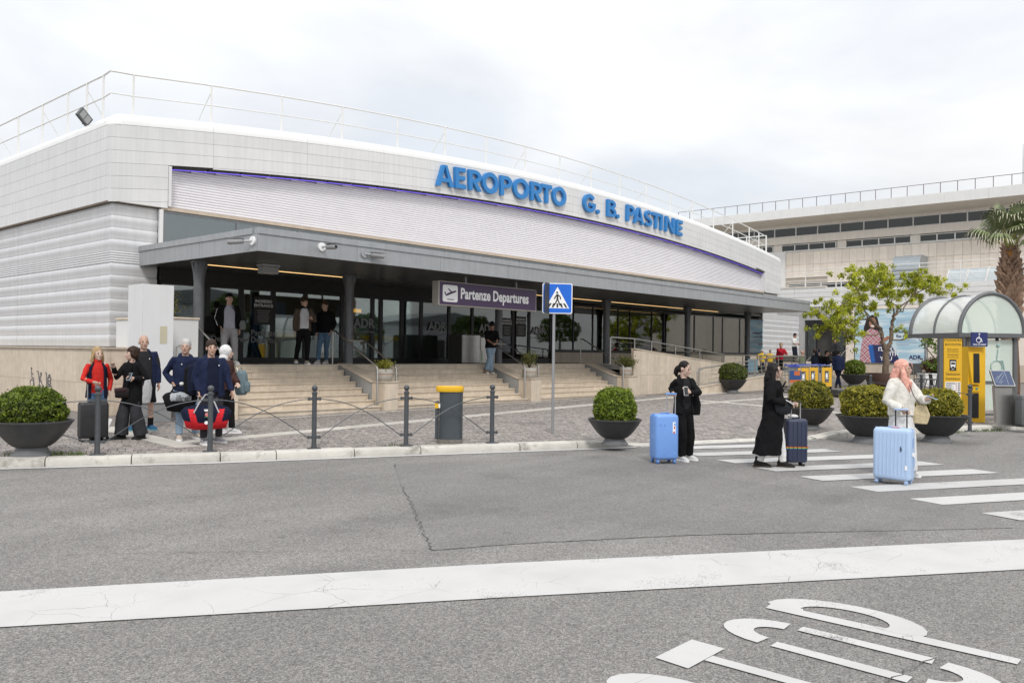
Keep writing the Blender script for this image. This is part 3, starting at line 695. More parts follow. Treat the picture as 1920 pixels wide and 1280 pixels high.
# stickers and lettering on the doors
M_letg = mat('sticker_grey', (.24, .24, .24), .5)
def door_sticker(x, z, w, label, big=False):
    t = thing('entrance_notice', label, 'notice', (x, 22.055, z))
    obj('panel', box(0, w, -.006, -.001, 0, w*1.3), M_black, t)
    lettering('lettering', 'INGRESSO', w*.2, M_wht, t, (w/2, -.009, w*1.04), align='CENTER', bold=.012); lettering('lettering', 'ENTRANCE', w*.2, M_wht, t, (w/2, -.009, w*.84), align='CENTER', bold=.012)
    lines = MB()
    for i in range(6): lines.add(box(w*(.16+.03*(i % 3)), w*(.84-.03*(i % 3)), -.0085, -.0065, w*(.64-.1*i), w*(.675-.1*i)))
    obj('small_print', lines, M_letg, t)
door_sticker(13.55, 2.52, .62, 'black INGRESSO ENTRANCE notice on the door behind the man in grey trousers')
door_sticker(25.2, 2.42, .62, 'black INGRESSO ENTRANCE notice on the door right of the leaning man')
door_sticker(24.4, 2.42, .55, 'black INGRESSO ENTRANCE notice half hidden behind the dark column')
for x, z, s in ((13.45, 2.2, 'Partenze'), (13.45, 1.99, 'Departures'), (12.2, 2.0, 'Departures')):
    tag(lettering('door_lettering', s, .24, M_letg, None, (x, 22.05, z), bold=.01), {'Partenze': 'grey word Partenze across the glass door behind the man in grey trousers'}.get(s, 'grey word Departures low on a glass door, %s' % ('under Partenze' if x > 13 else 'left, behind the grey column')), 'lettering')
for i, x in enumerate((15.55, 17.2, 20.5, 23.1, 26.2)):
    t = thing('glass_logo', 'frosted ADR logo on the glass, %s' % ('behind the man in the brown jacket', 'right of the second column', 'right of the sliding doors', 'left of the leaning man', 'right of the ENTRANCE notice')[i], 'logo', (x, 22.05, 2.45))
    lettering('lettering', 'ADR', .42, M_letg, t, (0, 0, .1), bold=.035); obj('line', box(0, .85, -.002, 0, -.06, -.035), M_letg, t)

# roof letters
def letter_shape(ch, h, w):
    """list of convex-ish polygons of a heavy geometric capital"""
    s = h*.235
    def rect(x0, x1, z0, z1): return [(x0, z0), (x1, z0), (x1, z1), (x0, z1)]
    def arc(cx, cz, rx, rz, ix, iz, a0, a1, n=20):
        out_ = []
        for i in range(n):
            t0, t1 = R_(a0+(a1-a0)*i/n), R_(a0+(a1-a0)*(i+1)/n)
            out_.append([(cx+ix*math.cos(t0), cz+iz*math.sin(t0)), (cx+rx*math.cos(t0), cz+rz*math.sin(t0)), (cx+rx*math.cos(t1), cz+rz*math.sin(t1)), (cx+ix*math.cos(t1), cz+iz*math.sin(t1))])
        return out_
    if ch == 'A': return [[(0, 0), (s*1.02, 0), (w/2+.02*h, h), (w/2-.14*h, h)], [(w-s*1.02, 0), (w, 0), (w/2+.14*h, h), (w/2-.02*h, h)], rect(w*.24, w*.76, h*.2, h*.38)]
    if ch == 'E': return [rect(0, s, 0, h), rect(s*.98, w, h-s*.86, h), rect(s*.98, w*.94, h*.41, h*.6), rect(s*.98, w, 0, s*.86)]
    if ch == 'T': return [rect(0, w, h-s*.9, h), rect(w/2-s/2, w/2+s/2, 0, h-s*.89)]
    if ch == 'I': return [rect(0, s, 0, h)]
    if ch == 'N': return [rect(0, s*.95, 0, h), rect(w-s*.95, w, 0, h), [(0, h), (s*1.1, h), (w, 0), (w-s*1.1, 0)]]
    if ch == '.': return arc(s*.55, s*.55, s*.55, s*.55, .001, .001, 0, 360, 14)
    if ch == 'O': return arc(w/2, h/2, w/2, h*.53, w/2-s, h*.53-s*.92, 0, 360, 32)
    if ch == 'G': return arc(w/2, h/2, w/2, h*.53, w/2-s, h*.53-s*.92, 38, 360, 30)+[rect(w*.52, w*.99, h*.36, h*.53)]
    if ch in 'PR':
        r = h*.31; o = [rect(0, s, 0, h), rect(s*.98, w*.5, h-s*.82, h), rect(s*.98, w*.5, h-2*r, h-2*r+s*.78)]+arc(w*.5, h-r, w*.5, r, w*.5-s, r-s*.8, -90, 90, 14)
        if ch == 'R': o.append([(w*.28, h*.42), (w*.56, h*.42), (w*1.02, 0), (w*.70, 0)])
        return o
    if ch == 'B':
        r1, r2 = h*.25, h*.285
        return [rect(0, s, 0, h), rect(s*.98, w*.5, h-s*.74, h), rect(s*.98, w*.5, 2*r2-s*.55, 2*r2+s*.2), rect(s*.98, w*.5, 0, s*.74)]+arc(w*.47, h-r1, w*.46, r1, w*.46-s, r1-s*.74, -90, 90, 12)+arc(w*.5, r2, w*.5, r2, w*.5-s, r2-s*.74, -90, 90, 12)
    if ch == 'S':
        r = h*.285; return arc(w*.5, h-r, w*.46, r*1.02, w*.46-s*.9, r*1.02-s*.8, 32, 262, 16)+arc(w*.48, r, w*.5, r*1.02, w*.5-s*.9, r*1.02-s*.8, -150, 90, 16)
    return []
sign = thing('roof_lettering', 'large blue raised letters AEROPORTO G. B. PASTINE on the white arched fascia', 'lettering', (20.7, 21.9, 7.7), absolute=True)
LET = [('A', 20.65, 21.49), ('E', 21.58, 22.12), ('R', 22.29, 22.95), ('O', 23.01, 23.9), ('P', 24.03, 24.69), ('O', 24.78, 25.71), ('R', 25.83, 26.52), ('T', 26.52, 27.18), ('O', 27.24, 28.13), ('G', 29.37, 30.25), ('.', 30.36, 30.63), ('B', 31.15, 31.83), ('.', 31.89, 32.2), ('P', 32.7, 33.35), ('A', 33.3, 34.14), ('S', 34.24, 34.88), ('T', 34.9, 35.58), ('I', 35.64, 35.88), ('N', 36.09, 36.95), ('E', 37.15, 37.72)]
for ch, x0, x1 in LET:
    w = x1-x0; xm = (x0+x1)/2; ang = -math.atan(.006*(xm-30)); zb = 7.955-.003*(xm-30)**2; b = MB()
    for i, poly in enumerate(letter_shape(ch, .76, w)):
        ca, sa = math.cos(ang), math.sin(ang)
        P2 = [(xm+(px-w/2)*ca-pz*sa, zb+(px-w/2)*sa+pz*ca) for px, pz in poly]
        b.add(prism(P2, 21.86-.0006*(i % 4), 21.985, 'y'))
    obj('letter', b, M_blue, sign)

# roof railings
def rail_thing(label, posts, hp, braces, group=None, r=.028, mids=(.5,), m=None, every=2, ext=()):
    m = m or M_rail; p0 = posts[0]; t = thing('roof_railing', label, 'railing', p0, absolute=True, group=group)
    for i, p in enumerate(posts):
        obj('post', tube([p, (p[0], p[1], p[2]+hp)], r*1.15, 6), m, t)
    if braces:
        for i, p in enumerate(posts):
            if i % every == 1: obj('brace', tube([(p[0], p[1], p[2]+hp*.85), (p[0]+braces[0], p[1]+braces[1], p[2])], r*.6, 5), m, t)
    for k in (1.0,)+tuple(mids):
        obj('rail', tube([(p[0], p[1], p[2]+hp*k) for p in list(ext)+list(posts)], r if k == 1 else r*.75, 6), m, t)
    return t
fp = [(x, 22.7, zt(x)+.02) for x in (10.2, 12.45, 14.8, 17.1, 19.5, 21.8, 24.05, 26.4, 28.7, 31.0, 33.3, 35.6, 37.9, 40.2, 42.5, 44.8, 46.9, 48.2, 49.2)]
rail_thing('thin white railing along the top of the arched terminal front', fp, 1.16, (0, 1.0), ext=[(9.6, 22.72, 7.93)])
rail_thing('thin white railing along the left flank of the terminal roof', [(9.6, y, 7.86) for y in (23.15, 24.2, 25.5, 27.4, 29.4, 31.4, 33.5, 36, 40)], 1.19, (.7, 0), ext=[(9.6, 22.7, 7.9)])
rail_thing('short white railing turning back at the right end of the terminal roof', [(49.25, y, 8.0-.0*y) for y in (22.7, 24.0, 25.5, 27, 29, 31)], 1.16, None)
# floodlight on the left edge
fl = thing('floodlight', 'grey floodlight tilted up on the left roof edge of the terminal', 'floodlight', (9.48, 24.0, 7.86), R_(20)); fl.scale = (.64, .64, .64)
obj('housing', xf(bbox(-.34, .34, -.07, .07, -.24, .24, .02), (-.05, 0, .30), ry=R_(38)), mat('flood_grey', (.12, .125, .13), .4, metal=.4), fl)
obj('lens', MB().add(xf(box(-.26, -.02, -.078, -.072, -.17, .17), (-.05, 0, .30), ry=R_(38))).add(xf(box(.02, .26, -.078, -.072, -.17, .17), (-.05, 0, .30), ry=R_(38))), mat('flood_glass', (.3, .3, .3), .15), fl)
obj('bracket', MB().add(bar((.1, 0, 0), (.12, 0, .22), .05, .1)).add(box(-.1, .25, -.08, .08, 0, .02)), M_dark, fl)

# canopy
CX0, CX1, CY0, CY1, CZ0, CZ1 = 10.18, 40.65, 16.45, 22.03, 3.95, 4.47
can = thing('entrance_canopy', 'long flat grey canopy over the entrance steps of the terminal', 'canopy', (CX0, CY0, CZ0), absolute=True)
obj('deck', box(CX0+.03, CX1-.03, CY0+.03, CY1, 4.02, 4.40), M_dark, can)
cs = [CX0, 12.9, 15.7, 18.4, 21.1, 24.0, 26.9, 29.8, 32.6, 35.2, 37.9, CX1]
for a, b in zip(cs, cs[1:]):
    obj('edge_panel', box(a+.004, b-.004, CY0, CY0+.028, CZ0, 4.325), M_can, can)
for a, b in zip(cs[::2], cs[2::2]+[CX1]):
    if b > a: obj('edge_capping', box(a+.003, b-.003, CY0-.025, CY0+.2, 4.33, CZ1), M_can, can)
obj('edge_panel', box(CX0, CX0+.028, CY0+.03, 19.0, CZ0, 4.325), M_can, can); obj('edge_panel', box(CX0, CX0+.028, 19.008, CY1+.1, CZ0, 4.325), M_can, can)
obj('edge_capping', box(CX0-.025, CX0+.2, CY0+.205, 19.4, 4.33, CZ1-.002), M_can, can); obj('edge_capping', box(CX0-.025, CX0+.2, 19.406, CY1+.1, 4.33, CZ1-.002), M_can, can)
obj('edge_panel', box(CX1-.028, CX1, CY0+.03, CY1, CZ0, 4.325), M_can, can)
obj('gravel_top', box(CX0+.205, CX1-.03, CY0+.21, CY1, 4.402, 4.44), M_joint, can)
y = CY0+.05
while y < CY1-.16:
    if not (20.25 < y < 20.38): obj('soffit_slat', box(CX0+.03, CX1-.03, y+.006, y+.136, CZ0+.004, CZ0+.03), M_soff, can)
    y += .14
obj('light_strip', box(CX0+.7, 15.8, 20.30, 20.335, CZ0-.006, CZ0+.003), M_warm, can); obj('light_strip', box(24.3, 38.6, 20.30, 20.335, CZ0-.006, CZ0+.003), M_warm, can)
for x in (10.52, 15.12, 21.52, 27.93, 34.36, 40.45):
    ci = (10.52, 15.12, 21.52, 27.93, 34.36, 40.45).index(x)
    ct = thing('canopy_column', ('grey round canopy column leftmost, beside the white cabinet', 'grey round canopy column between the brown jacket man and the sliding doors', 'dark canopy column behind the leaning man and the Departures sign', 'dark canopy column where the upper ramp rail starts', 'dark canopy column in front of the woman poster in the shop windows', 'dark canopy column rightmost, in front of the green counter')[ci], 'column', (x, 19.62, GZ if x < 30 else (.9)), group='round columns carrying the canopy')
    h = CZ0-(GZ if x < 30 else .9)
    obj('shaft', lathe([(.13, 0), (.13, h-.52)], 20), M_col, ct, smooth='auto')
    cap = MB()
    for k in range(8):
        t = 2*PI*k/8; c_, s_ = math.cos(t), math.sin(t)
        cap.add(([(.10*c_-.03*s_, .10*s_+.03*c_, h-.5), (.10*c_+.03*s_, .10*s_-.03*c_, h-.5), (.20*c_+.025*s_, .20*s_-.025*c_, h-.06), (.20*c_-.025*s_, .20*s_+.025*c_, h-.06), (.10*c_-.03*s_, .10*s_+.03*c_, h-.06), (.10*c_+.03*s_, .10*s_-.03*c_, h-.06)], [(0, 1, 2, 3), (0, 3, 4), (1, 5, 2), (0, 4, 5, 1), (3, 2, 5, 4)]))
    cap.add(lathe([(.131, h-.52), (.14, h-.4), (.17, h-.06), (.205, h-.055), (.205, h-.001)], 20))
    obj('capital', cap, M_col, ct, smooth='auto')
# cameras and speaker box under the canopy edge
def cctv(x, y, z, lab, dx, dy, white):
    t = thing('security_camera', lab, 'security camera', (x, y, z)); L_ = math.hypot(dx, dy); dx /= L_; dy /= L_
    obj('base', tube([(0, 0, 0), (0, -.04, 0)] if abs(y-CY0) < .1 else [(0, 0, 0), (-.04, 0, 0)], .10, 14, (0, 0, 1)), M_wht if white else M_can, t)
    p = Vector((0, -.06, 0)) if abs(y-CY0) < .1 else Vector((-.06, 0, 0)); d = Vector((dx, dy, -.08))
    obj('arm', tube([p*.5, p+d*.16], .022, 8), M_can, t)
    obj('housing', tube([p+d*.15, p+d*.17, p+d*.46, p+d*.50], [.03, .06, .062, .05], 12), mat('camera_grey', (.28, .28, .29), .4), t, smooth='auto')
    obj('sunshield', MB().add(xf(box(0, .42, -.065, .065, .058, .066), p+d*.14, rz=math.atan2(dy, dx))), M_can, t); obj('lens', tube([p+d*.5, p+d*.505], .036, 10), M_black, t)
cctv(CX0, 16.65, 4.18, 'grey bullet camera on a white disc at the left corner of the canopy', -.6, .6, True)
cctv(11.85, CY0, 4.20, 'camera on a white base facing out from the canopy front', .0, -1, True)
cctv(13.1, CY0, 4.16, 'bullet camera without white disc pointing right along the canopy front', .95, -.25, False)
sp = thing('air_sensor', 'pale box hanging from the canopy soffit beside the left column', 'speaker', (12.0, 18.9, 3.95))
obj('box', bbox(-.22, .22, -.15, .15, -.24, -.06, .02), mat('box_grey', (.3, .3, .3), .5), sp); obj('plate', bbox(-.24, .24, -.17, .17, -.055, -.002, .01), M_can, sp)
# hanging sign
hs = thing('departures_sign', 'long dark purple hanging sign reading Partenze Departures with an aeroplane symbol', 'sign', (16.17, 17.0, 3.078)); hs.scale = (.9445, .9445, .9445)
M_purple = mat('sign_purple', (.060, .034, .085), .45, var=.06)
obj('box', bbox(0, 4.48, .012, .28, 0, .72, .008), mat('sign_case', (.36, .34, .31), .5), hs); obj('face', box(.05, 4.44, .002, .0115, .03, .69), M_purple, hs)
rr = []
for cx_, cz_, a0 in ((.72, .17, -90), (.72, .55, 0), (.22, .55, 90), (.22, .17, 180)): rr += [(cx_+.06*math.cos(R_(a0+i*22.5)), cz_+.06*math.sin(R_(a0+i*22.5))) for i in range(5)]
obj('symbol_panel', prism(rr, -.003, .0018, 'y'), M_wht, hs)
plane = [[(.24, .34), (.30, .33), (.38, .375), (.62, .45), (.70, .46), (.73, .44), (.70, .415), (.33, .285), (.28, .29)], [(.36, .50), (.40, .505), (.56, .41), (.50, .385)], [(.24, .34), (.22, .40), (.255, .405), (.30, .345)]]
obj('aeroplane_symbol', MB().add(prism(plane[0], -.006, -.0032, 'y')).add(prism(plane[1], -.0065, -.0034, 'y')).add(prism(plane[2], -.0062, -.0036, 'y')).add(box(.34, .62, -.006, -.0032, .17, .195)), M_purple, hs)
lettering('lettering', 'Partenze Departures', .45, M_wht, hs, (.90, -.0, .24), bold=.030, sx=.815, space=1.02)
for x in (1.25, 3.6): obj('hanger', box(x-.03, x+.03, .12, .18, .72, .92), M_can, hs)

# landing, stairs, wings
stairs = thing('entrance_steps', 'three flights of travertine steps up to the terminal doors with low side walls', 'steps', (10.4, 17.5, .15), absolute=True)
YB, RUN, NST = 17.55, .268, 8
obj('landing', box(9.6, 28.2, 19.44, 22.0, .2, 1.36), M_render, stairs)
x = 9.6
while x < 28.2:
    e = min(x+1.5, 28.2)
    for y0, y1 in ((19.75, 20.9), (20.905, 22.03)): obj('floor_slab', box(x+.003, e-.003, y0, y1, 1.361, GZ), M_floor, stairs)
    obj('step_slab', box(x+.003, e-.003, 19.42, 19.745, 1.362, GZ+.001), M_trav, stairs)
    x += 1.5
FL = [(10.35, 14.62), (15.12, 20.66), (21.22, 26.25)]
for fx0, fx1 in FL:
    for k in range(NST):
        zb_ = -.1; z1 = .17+(GZ-.17)*(k+1)/NST; y0 = YB+RUN*k
        zr = .17+(GZ-.17)*k/NST
        ext = .28 if k < 7 else 0          # lower steps run past the wing wall as in a stepped cheek
        xa, xb = fx0, fx1
        nsl = max(2, round((xb-xa)/1.35)); cut = [xa]+[xa+(xb-xa)*(i+random.uniform(-.12, .12))/nsl for i in range(1, nsl)]+[xb]
        for a, b in zip(cut, cut[1:]):
            if k < NST-1: obj('step_slab', bbox(a+.002, b-.002, y0-.025, y0+RUN+.02, z1-.035, z1, .006, 1), M_trav, stairs)
            obj('step_riser', box(a+.003, b-.003, y0, y0+.03, zr if k else 0, z1-.036), M_trav, stairs)
        
# wings with sloping copings and end pillars
for wi, (wx0, wx1) in enumerate(((9.7, 10.33), (14.64, 15.10), (20.68, 21.20), (26.27, 26.85))):
    s = [(17.95, 0), (19.44, 0), (19.44, 1.385), (19.35, 1.36), (18.02, .93), (17.95, .93)]
    obj('wing_wall', prism(s, wx0+.02, wx1-.02, 'x'), M_render, stairs)
    obj('wing_coping', prism([(17.95, .935), (18.02, .932), (19.36, 1.362), (19.50, 1.392), (19.50, 1.42), (19.35, 1.40), (18.01, .965), (17.95, .965)], wx0, wx1, 'x'), M_trav, stairs)
    obj('pillar', box(wx0, wx1, 17.42, 17.945, 0, .93), M_trav, stairs); obj('pillar_cap', bbox(wx0-.02, wx1+.02, 17.40, 17.96, .932, .972, .006, 1), M_travd, stairs)
def stair_rail(x, label):
    t = thing('handrail', label, 'handrail', (x, 17.6, .17), absolute=True, group='stainless stair handrails')
    pts = [(x, 17.62, .15), (x, 17.62, 1.30), (x, 17.66, 1.36), (x, 17.74, 1.42), (x, 19.40, 2.28), (x, 19.48, 2.33), (x, 19.60, 2.34)]
    obj('rail', tube(pts, .024, 8, (1, 0, 0)), M_steel, t, smooth='auto'); obj('post', tube([(x, 19.6, GZ), (x, 19.6, 2.345)], .022, 8), M_steel, t, smooth='auto')
    return t
for x, l in ((10.42, 'stainless handrail left of the first flight of steps, behind the travellers'), (14.55, 'stainless handrail on the right of the first flight of steps'), (15.2, 'stainless handrail on the left of the second flight of steps'), (20.6, 'stainless handrail on the right of the second flight, beside the leaning man'), (21.28, 'stainless handrail on the left of the third flight of steps'), (26.2, 'stainless handrail on the right of the third flight of steps')): stair_rail(x, l)
for x in (14.55, 20.6): 
    t = tag(obj('rail_link', tube([(x, 19.0, 2.07), (x+.65, 19.0, 2.07)], .018, 8), M_steel), 'short steel bar linking the two handrails %s' % ('beside the leaning man' if x > 20 else 'above the first potted pillar'), 'handrail')

# ramp to the right
ramp = thing('access_ramp', 'pale stone wheelchair ramp with low walls right of the steps', 'ramp', (27, 17.5, .25), absolute=True)
def slope(x0, x1, y0, y1, za, zb2, th): return [(x0, y0, za-th), (x1, y0, zb2-th), (x1, y1, zb2-th), (x0, y1, za-th), (x0, y0, za), (x1, y0, zb2), (x1, y1, zb2), (x0, y1, za)], [(0, 3, 2, 1), (4, 5, 6, 7), (0, 1, 5, 4), (1, 2, 6, 5), (2, 3, 7, 6), (3, 0, 4, 7)]
obj('upper_deck', slope(26.9, 35.2, 17.75, 19.4, 1.388, .84, .2), M_render, ramp); obj('mid_platform', box(35.2, 42.0, 16.55, 21.85, .2, .84), M_render, ramp)
obj('lower_deck', slope(29.0, 35.2, 16.58, 17.55, .27, .838, .25), M_render, ramp); obj('walkway', box(28.2, 47.0, 19.42, 22.0, .2, .842), M_render, ramp)
obj('walkway_ramp', slope(28.2, 33.6, 19.43, 21.9, 1.389, .95, .4), M_render, ramp)
def wtop(x): return 1.9-.0795*(x-27.72)
x = 26.87
while x < 35.1:                         # upper ramp wall in upright stone panels
    e = x+.46; zt0, zt1 = (wtop(max(x, 27.5)), wtop(max(e, 27.5)))
    zm = .98
    def pan(z0a, z0b, z1a, z1b, x=x, e=e): return [(x+.004, 17.6, z0a), (e-.004, 17.6, z0b), (e-.004, 17.66, z0b), (x+.004, 17.66, z0a), (x+.004, 17.6, z1a), (e-.004, 17.6, z1b), (e-.004, 17.66, z1b), (x+.004, 17.66, z1a)], [(0, 3, 2, 1), (4, 5, 6, 7), (0, 1, 5, 4), (1, 2, 6, 5), (2, 3, 7, 6), (3, 0, 4, 7)]
    if zt0 > zm+.05:
        obj('stone_panel', pan(zm+.005, zm+.005, zt0, zt1), M_trav, ramp); obj('stone_panel', pan(.1, .1, zm, zm), M_trav, ramp)
    x = e
obj('wall_core', ([(26.9, 17.665, .1), (35.2, 17.665, .1), (35.2, 17.74, .1), (26.9, 17.74, .1), (26.9, 17.665, wtop(26.9)), (35.2, 17.665, wtop(35.2)), (35.2, 17.74, wtop(35.2)), (26.9, 17.74, wtop(26.9))], [(0, 3, 2, 1), (4, 5, 6, 7), (0, 1, 5, 4), (1, 2, 6, 5), (2, 3, 7, 6), (3, 0, 4, 7)]), M_travd, ramp)
obj('coping', bar((26.9, 17.67, wtop(26.9)+.02), (35.2, 17.67, wtop(35.2)+.02), .18, .035), M_trav, ramp)
def ltop(x): return .46+.060*(x-29.0)
x = 28.9
while x < 42:
    e = x+.5; obj('stone_panel', ([(x+.004, 16.4, .1), (e-.004, 16.4, .1), (e-.004, 16.46, .1), (x+.004, 16.46, .1), (x+.004, 16.4, min(.92, ltop(x))), (e-.004, 16.4, min(.92, ltop(e))), (e-.004, 16.46, min(.92, ltop(e))), (x+.004, 16.46, min(.92, ltop(x)))], [(0, 3, 2, 1), (4, 5, 6, 7), (0, 1, 5, 4), (1, 2, 6, 5), (2, 3, 7, 6), (3, 0, 4, 7)]), M_trav, ramp); x = e
obj('coping', bar((28.9, 16.50, .47), (36.6, 16.50, .935), .24, .04), M_trav, ramp); obj('coping', box(36.6, 42.0, 16.38, 16.62, .922, .955), M_trav, ramp)
obj('end_wall', box(41.95, 42.02, 16.47, 21.8, .1, .9), M_trav, ramp)
def wire_rail(label, pts, hp, nw=4, ends=True):
    t = thing('ramp_railing', label, 'railing', pts[0], absolute=True)
    for i, p in enumerate(pts): obj('post', box(p[0]-.03, p[0]+.03, p[1]-.015, p[1]+.015, p[2], p[2]+hp-.02), M_steel, t)
    obj('rail', tube([(p[0], p[1], p[2]+hp) for p in pts], .028, 8), M_steel, t, smooth='auto')
    for k in range(nw): obj('wire', tube([(p[0], p[1], p[2]+hp*(.16+.72*k/max(1, nw-1)*.95)) for p in pts], .008, 5), M_steel, t)
    return t
def uz(x): return 1.388-.0763*(x-26.9) if x > 26.9 else 1.39
wire_rail('steel rail sloping down along the upper ramp from the canopy column', [(x, 17.8, uz(x)) for x in (25.6, 27.2, 28.4, 30.2, 32.2, 34.4)], 1.0)
wire_rail('bright steel rail rising along the lower ramp behind the small round planter', [(x, 16.52, .25+.0715*(x-29.85)) for x in (29.85, 32.4, 34.8, 37.2)]+[(x, 16.52, .776) for x in (38.7, 40.3)], .985, 5)
t = tag(obj('rail_end', tube([(30.1, 16.52, 1.22), (29.8, 16.52, 1.2), (29.72, 16.52, 1.1), (29.72, 16.52, .5), (29.8, 16.52, .42), (29.95, 16.52, .42)], .026, 8, (0, 1, 0)), M_steel, smooth='auto'), 'bent steel rail end at the foot of the lower ramp', 'railing')
wire_rail('level steel rail across the middle platform of the ramp', [(x, 19.4, .84) for x in (35.4, 37.3, 39.5, 41.6, 43.6, 46)], .94)
t = tag(obj('ramp_notice', box(40.0, 41.1, 19.36, 19.375, .95, 1.6), mat('notice_blue', (.3, .5, .62), .5)), 'pale blue notice tied to the ramp railing', 'notice')

# recycling cabinet on the landing
rc = thing('recycling_bin', 'brushed steel recycling cabinet on the landing left of the leaning man', 'bin', (20.45, 20.3, GZ), R_(0))
obj('cabinet', bbox(0, 1.62, 0, .7, 0, 1.0, .03), M_steel, rc); obj('slot', box(.9, 1.1, -.004, .002, .9, .95), M_dark, rc); obj('side_panel', box(-.012, .001, .03, .67, .03, .97), M_dark, rc)
for i, (x, s, c) in enumerate(((.42, 'CARTA', (.5, .5, .5)), (.95, 'VETRO', (.1, .35, .08)), (1.36, 'PLASTICA', (.05, .2, .5)))):
    o = lettering('lettering', s, .12, mat('rec_%s' % ('grey', 'green', 'blue')[i], c, .5), rc, (x+.06, -.003, .08), bold=.02); o.rotation_euler = (0, -PI/2, 0)

# white cabinet and the red and white wall at the left of the steps
wc = thing('white_cabinet', 'tall plain white panel cabinet left of the steps behind the bald man', 'cabinet', (8.36, 18.0, .17))
M_cab = mat('cabinet_white', (.68, .685, .69), .45, var=.03, streak=.04)
obj('plinth', box(.03, .70, .03, .66, 0, .42), mat('plinth_grey', (.24, .245, .25), .7), wc); obj('front_panel', box(.012, .70, 0, .03, .425, 3.0), M_cab, wc); obj('side_panel', box(0, .010, .0, .33, .425, 3.0), M_cab, wc); obj('side_panel', box(0, .010, .337, .68, .425, 3.0), M_cab, wc)
obj('body', box(.011, .70, .031, .68, .425, 2.99), M_cab, wc); obj('notice', box(.40, .56, -.006, -.001, 1.72, 2.1), mat('notice_beige', (.5, .46, .34), .6), wc, label='beige notice sheet')
bw = thing('planter_wall', 'white painted block wall with a red lower band beside the left column', 'wall', (9.4, 19.25, .2))
obj('block', box(0, .92, 0, 2.4, .55, 2.28), M_cab, bw); obj('red_band', box(-.004, .93, -.006, 2.39, .36, 1.24), mat('red_band', (.38, .025, .035), .5), bw, label='red painted lower band'); obj('foot', box(.01, .9, .01, 2.38, -.1, .355), M_render, bw)
obj('coping', bbox(-.03, .95, -.03, 2.43, 2.283, 2.33, .01, 1), M_trav, bw); obj('hydrant_notice', box(.05, .24, -.012, -.007, 1.85, 2.08), mat('notice_red', (.55, .1, .12), .5), bw)
tag(obj('hook_pipe', tube([(9.72, 19.15, .3), (9.72, 19.15, 1.75), (9.74, 19.15, 1.82), (9.8, 19.15, 1.85), (9.88, 19.15, 1.83)], .022, 8), M_steel, smooth='auto'), 'thin bent steel pipe in front of the red and white wall', 'pipe')
# ============================================================ side building on the right
M_stone = mat('pale_stone', (.78, .705, .62), .7, var=.07, vs=3, rand=.06, streak=.06)
M_sid = mat('white_siding', (.72, .72, .71), .5, var=.04, vs=2, rand=.03, streak=.05)
M_cream = mat('cream_wall', (.70, .655, .59), .7, var=.05, streak=.1)
M_win = glass_mat('office_glass', (.30, .31, .32), .02)
M_off = mat('office_dark', (.06, .06, .065), .8, var=.3, vs=1)
M_wfr = mat('window_white', (.66, .655, .64), .5)
side = thing('side_building', 'pale stone two storey airport office building behind the terminal with long window bands', 'building', (58, 5, .4), absolute=True)
Y0, Y1 = 5.0, 36.0; XS, XB = 62.0, 58.0
obj('roof_slab', box(60.0, 75, Y0, Y1, 12.25, 12.60), M_sid, side)
yy = Y0
while yy < Y1-.1:
    obj('roof_fascia', box(59.96, 59.995, yy+.004, min(yy+2.6, Y1)-.004, 11.92, 12.58), M_sid, side); yy += 2.6
obj('eaves', ([(60.0, Y0, 11.93), (62.1, Y0, 11.68), (62.1, Y1, 11.68), (60.0, Y1, 11.93)], [(0, 1, 2, 3)]), M_cream, side)
obj('roof_edge_core', box(60.0, 62, Y0, Y1, 12.0, 12.24), M_cream, side)
obj('office_interior', box(62.6, 75, Y0, Y1, 9.6, 11.66), M_off, side)
obj('wall_head', box(62.0, 62.3, Y0, Y1, 11.53, 11.70), M_cream, side); obj('ledge', box(61.86, 62.3, Y0, Y1, 10.26, 10.82), M_cream, side)
um = [35.9, 34.2, 32.6, 30.9, 29.55, 27.87, 26.19, 24.53, 22.85, 21.18, 19.52, 17.85, 16.15, 14.46, 12.8, 11.1, 9.4, 7.7, 6.0]
for b, a in zip(um, um[1:]):
    fo = obj('window', MB().add(box(62.0, 62.08, a, a+.08, 10.82, 11.53)).add(box(62.0, 62.08, a+.08, b, 11.47, 11.53)).add(box(62.0, 62.08, a+.08, b, 10.82, 10.87)), M_wfr, side)
    obj('pane', box(62.04, 62.05, a+.08, b, 10.87, 11.47), M_win, fo)
piers = [(27.3, 27.95), (22.45, 23.1), (17.42, 18.0), (12.4, 13.0), (32.2, 32.8), (7.4, 8.0)]
for a, b in piers: obj('pier', box(61.98, 62.25, a, b, 9.70, 10.255), M_cream, side)
lw = [[26.28, 25.2, 24.04, 23.17], [21.3, 20.15, 19.07, 18.0], [16.33, 15.21, 14.09, 13.05], [11.3, 10.2, 9.1, 8.05], [31.0, 29.9, 28.9, 28.0]]
for row in lw:
    top = row[0]+1.1; ed = [top]+row
    for b, a in zip(ed, ed[1:]):
        fo = obj('window', MB().add(box(62.02, 62.1, a, a+.08, 9.72, 10.22)).add(box(62.02, 62.1, a+.08, b, 10.16, 10.22)).add(box(62.02, 62.1, a+.08, b, 9.72, 9.76)), M_wfr, side)
        obj('pane', box(62.05, 62.06, a+.08, b, 9.76, 10.16), M_win, fo)
obj('sill', box(61.93, 62.3, Y0, Y1, 9.64, 9.70), M_sid, side)
y = 27.0
while y > 7:
    for z0, z1 in ((8.66, 9.63), (7.69, 8.65), (6.72, 7.68)):
        if z0 < 7 and 24 < y: continue
        obj('stone_panel', box(62.0, 62.05, y-.525, y-.006, z0+.004, z1-.004), M_stone, side)
    y -= .531
obj('wall_core', box(62.06, 62.6, Y0, Y1, 5.5, 9.63), M_joint, side); obj('white_pier', box(61.9, 62.05, 27.0, 28.4, 6.3, 9.64), M_sid, side)
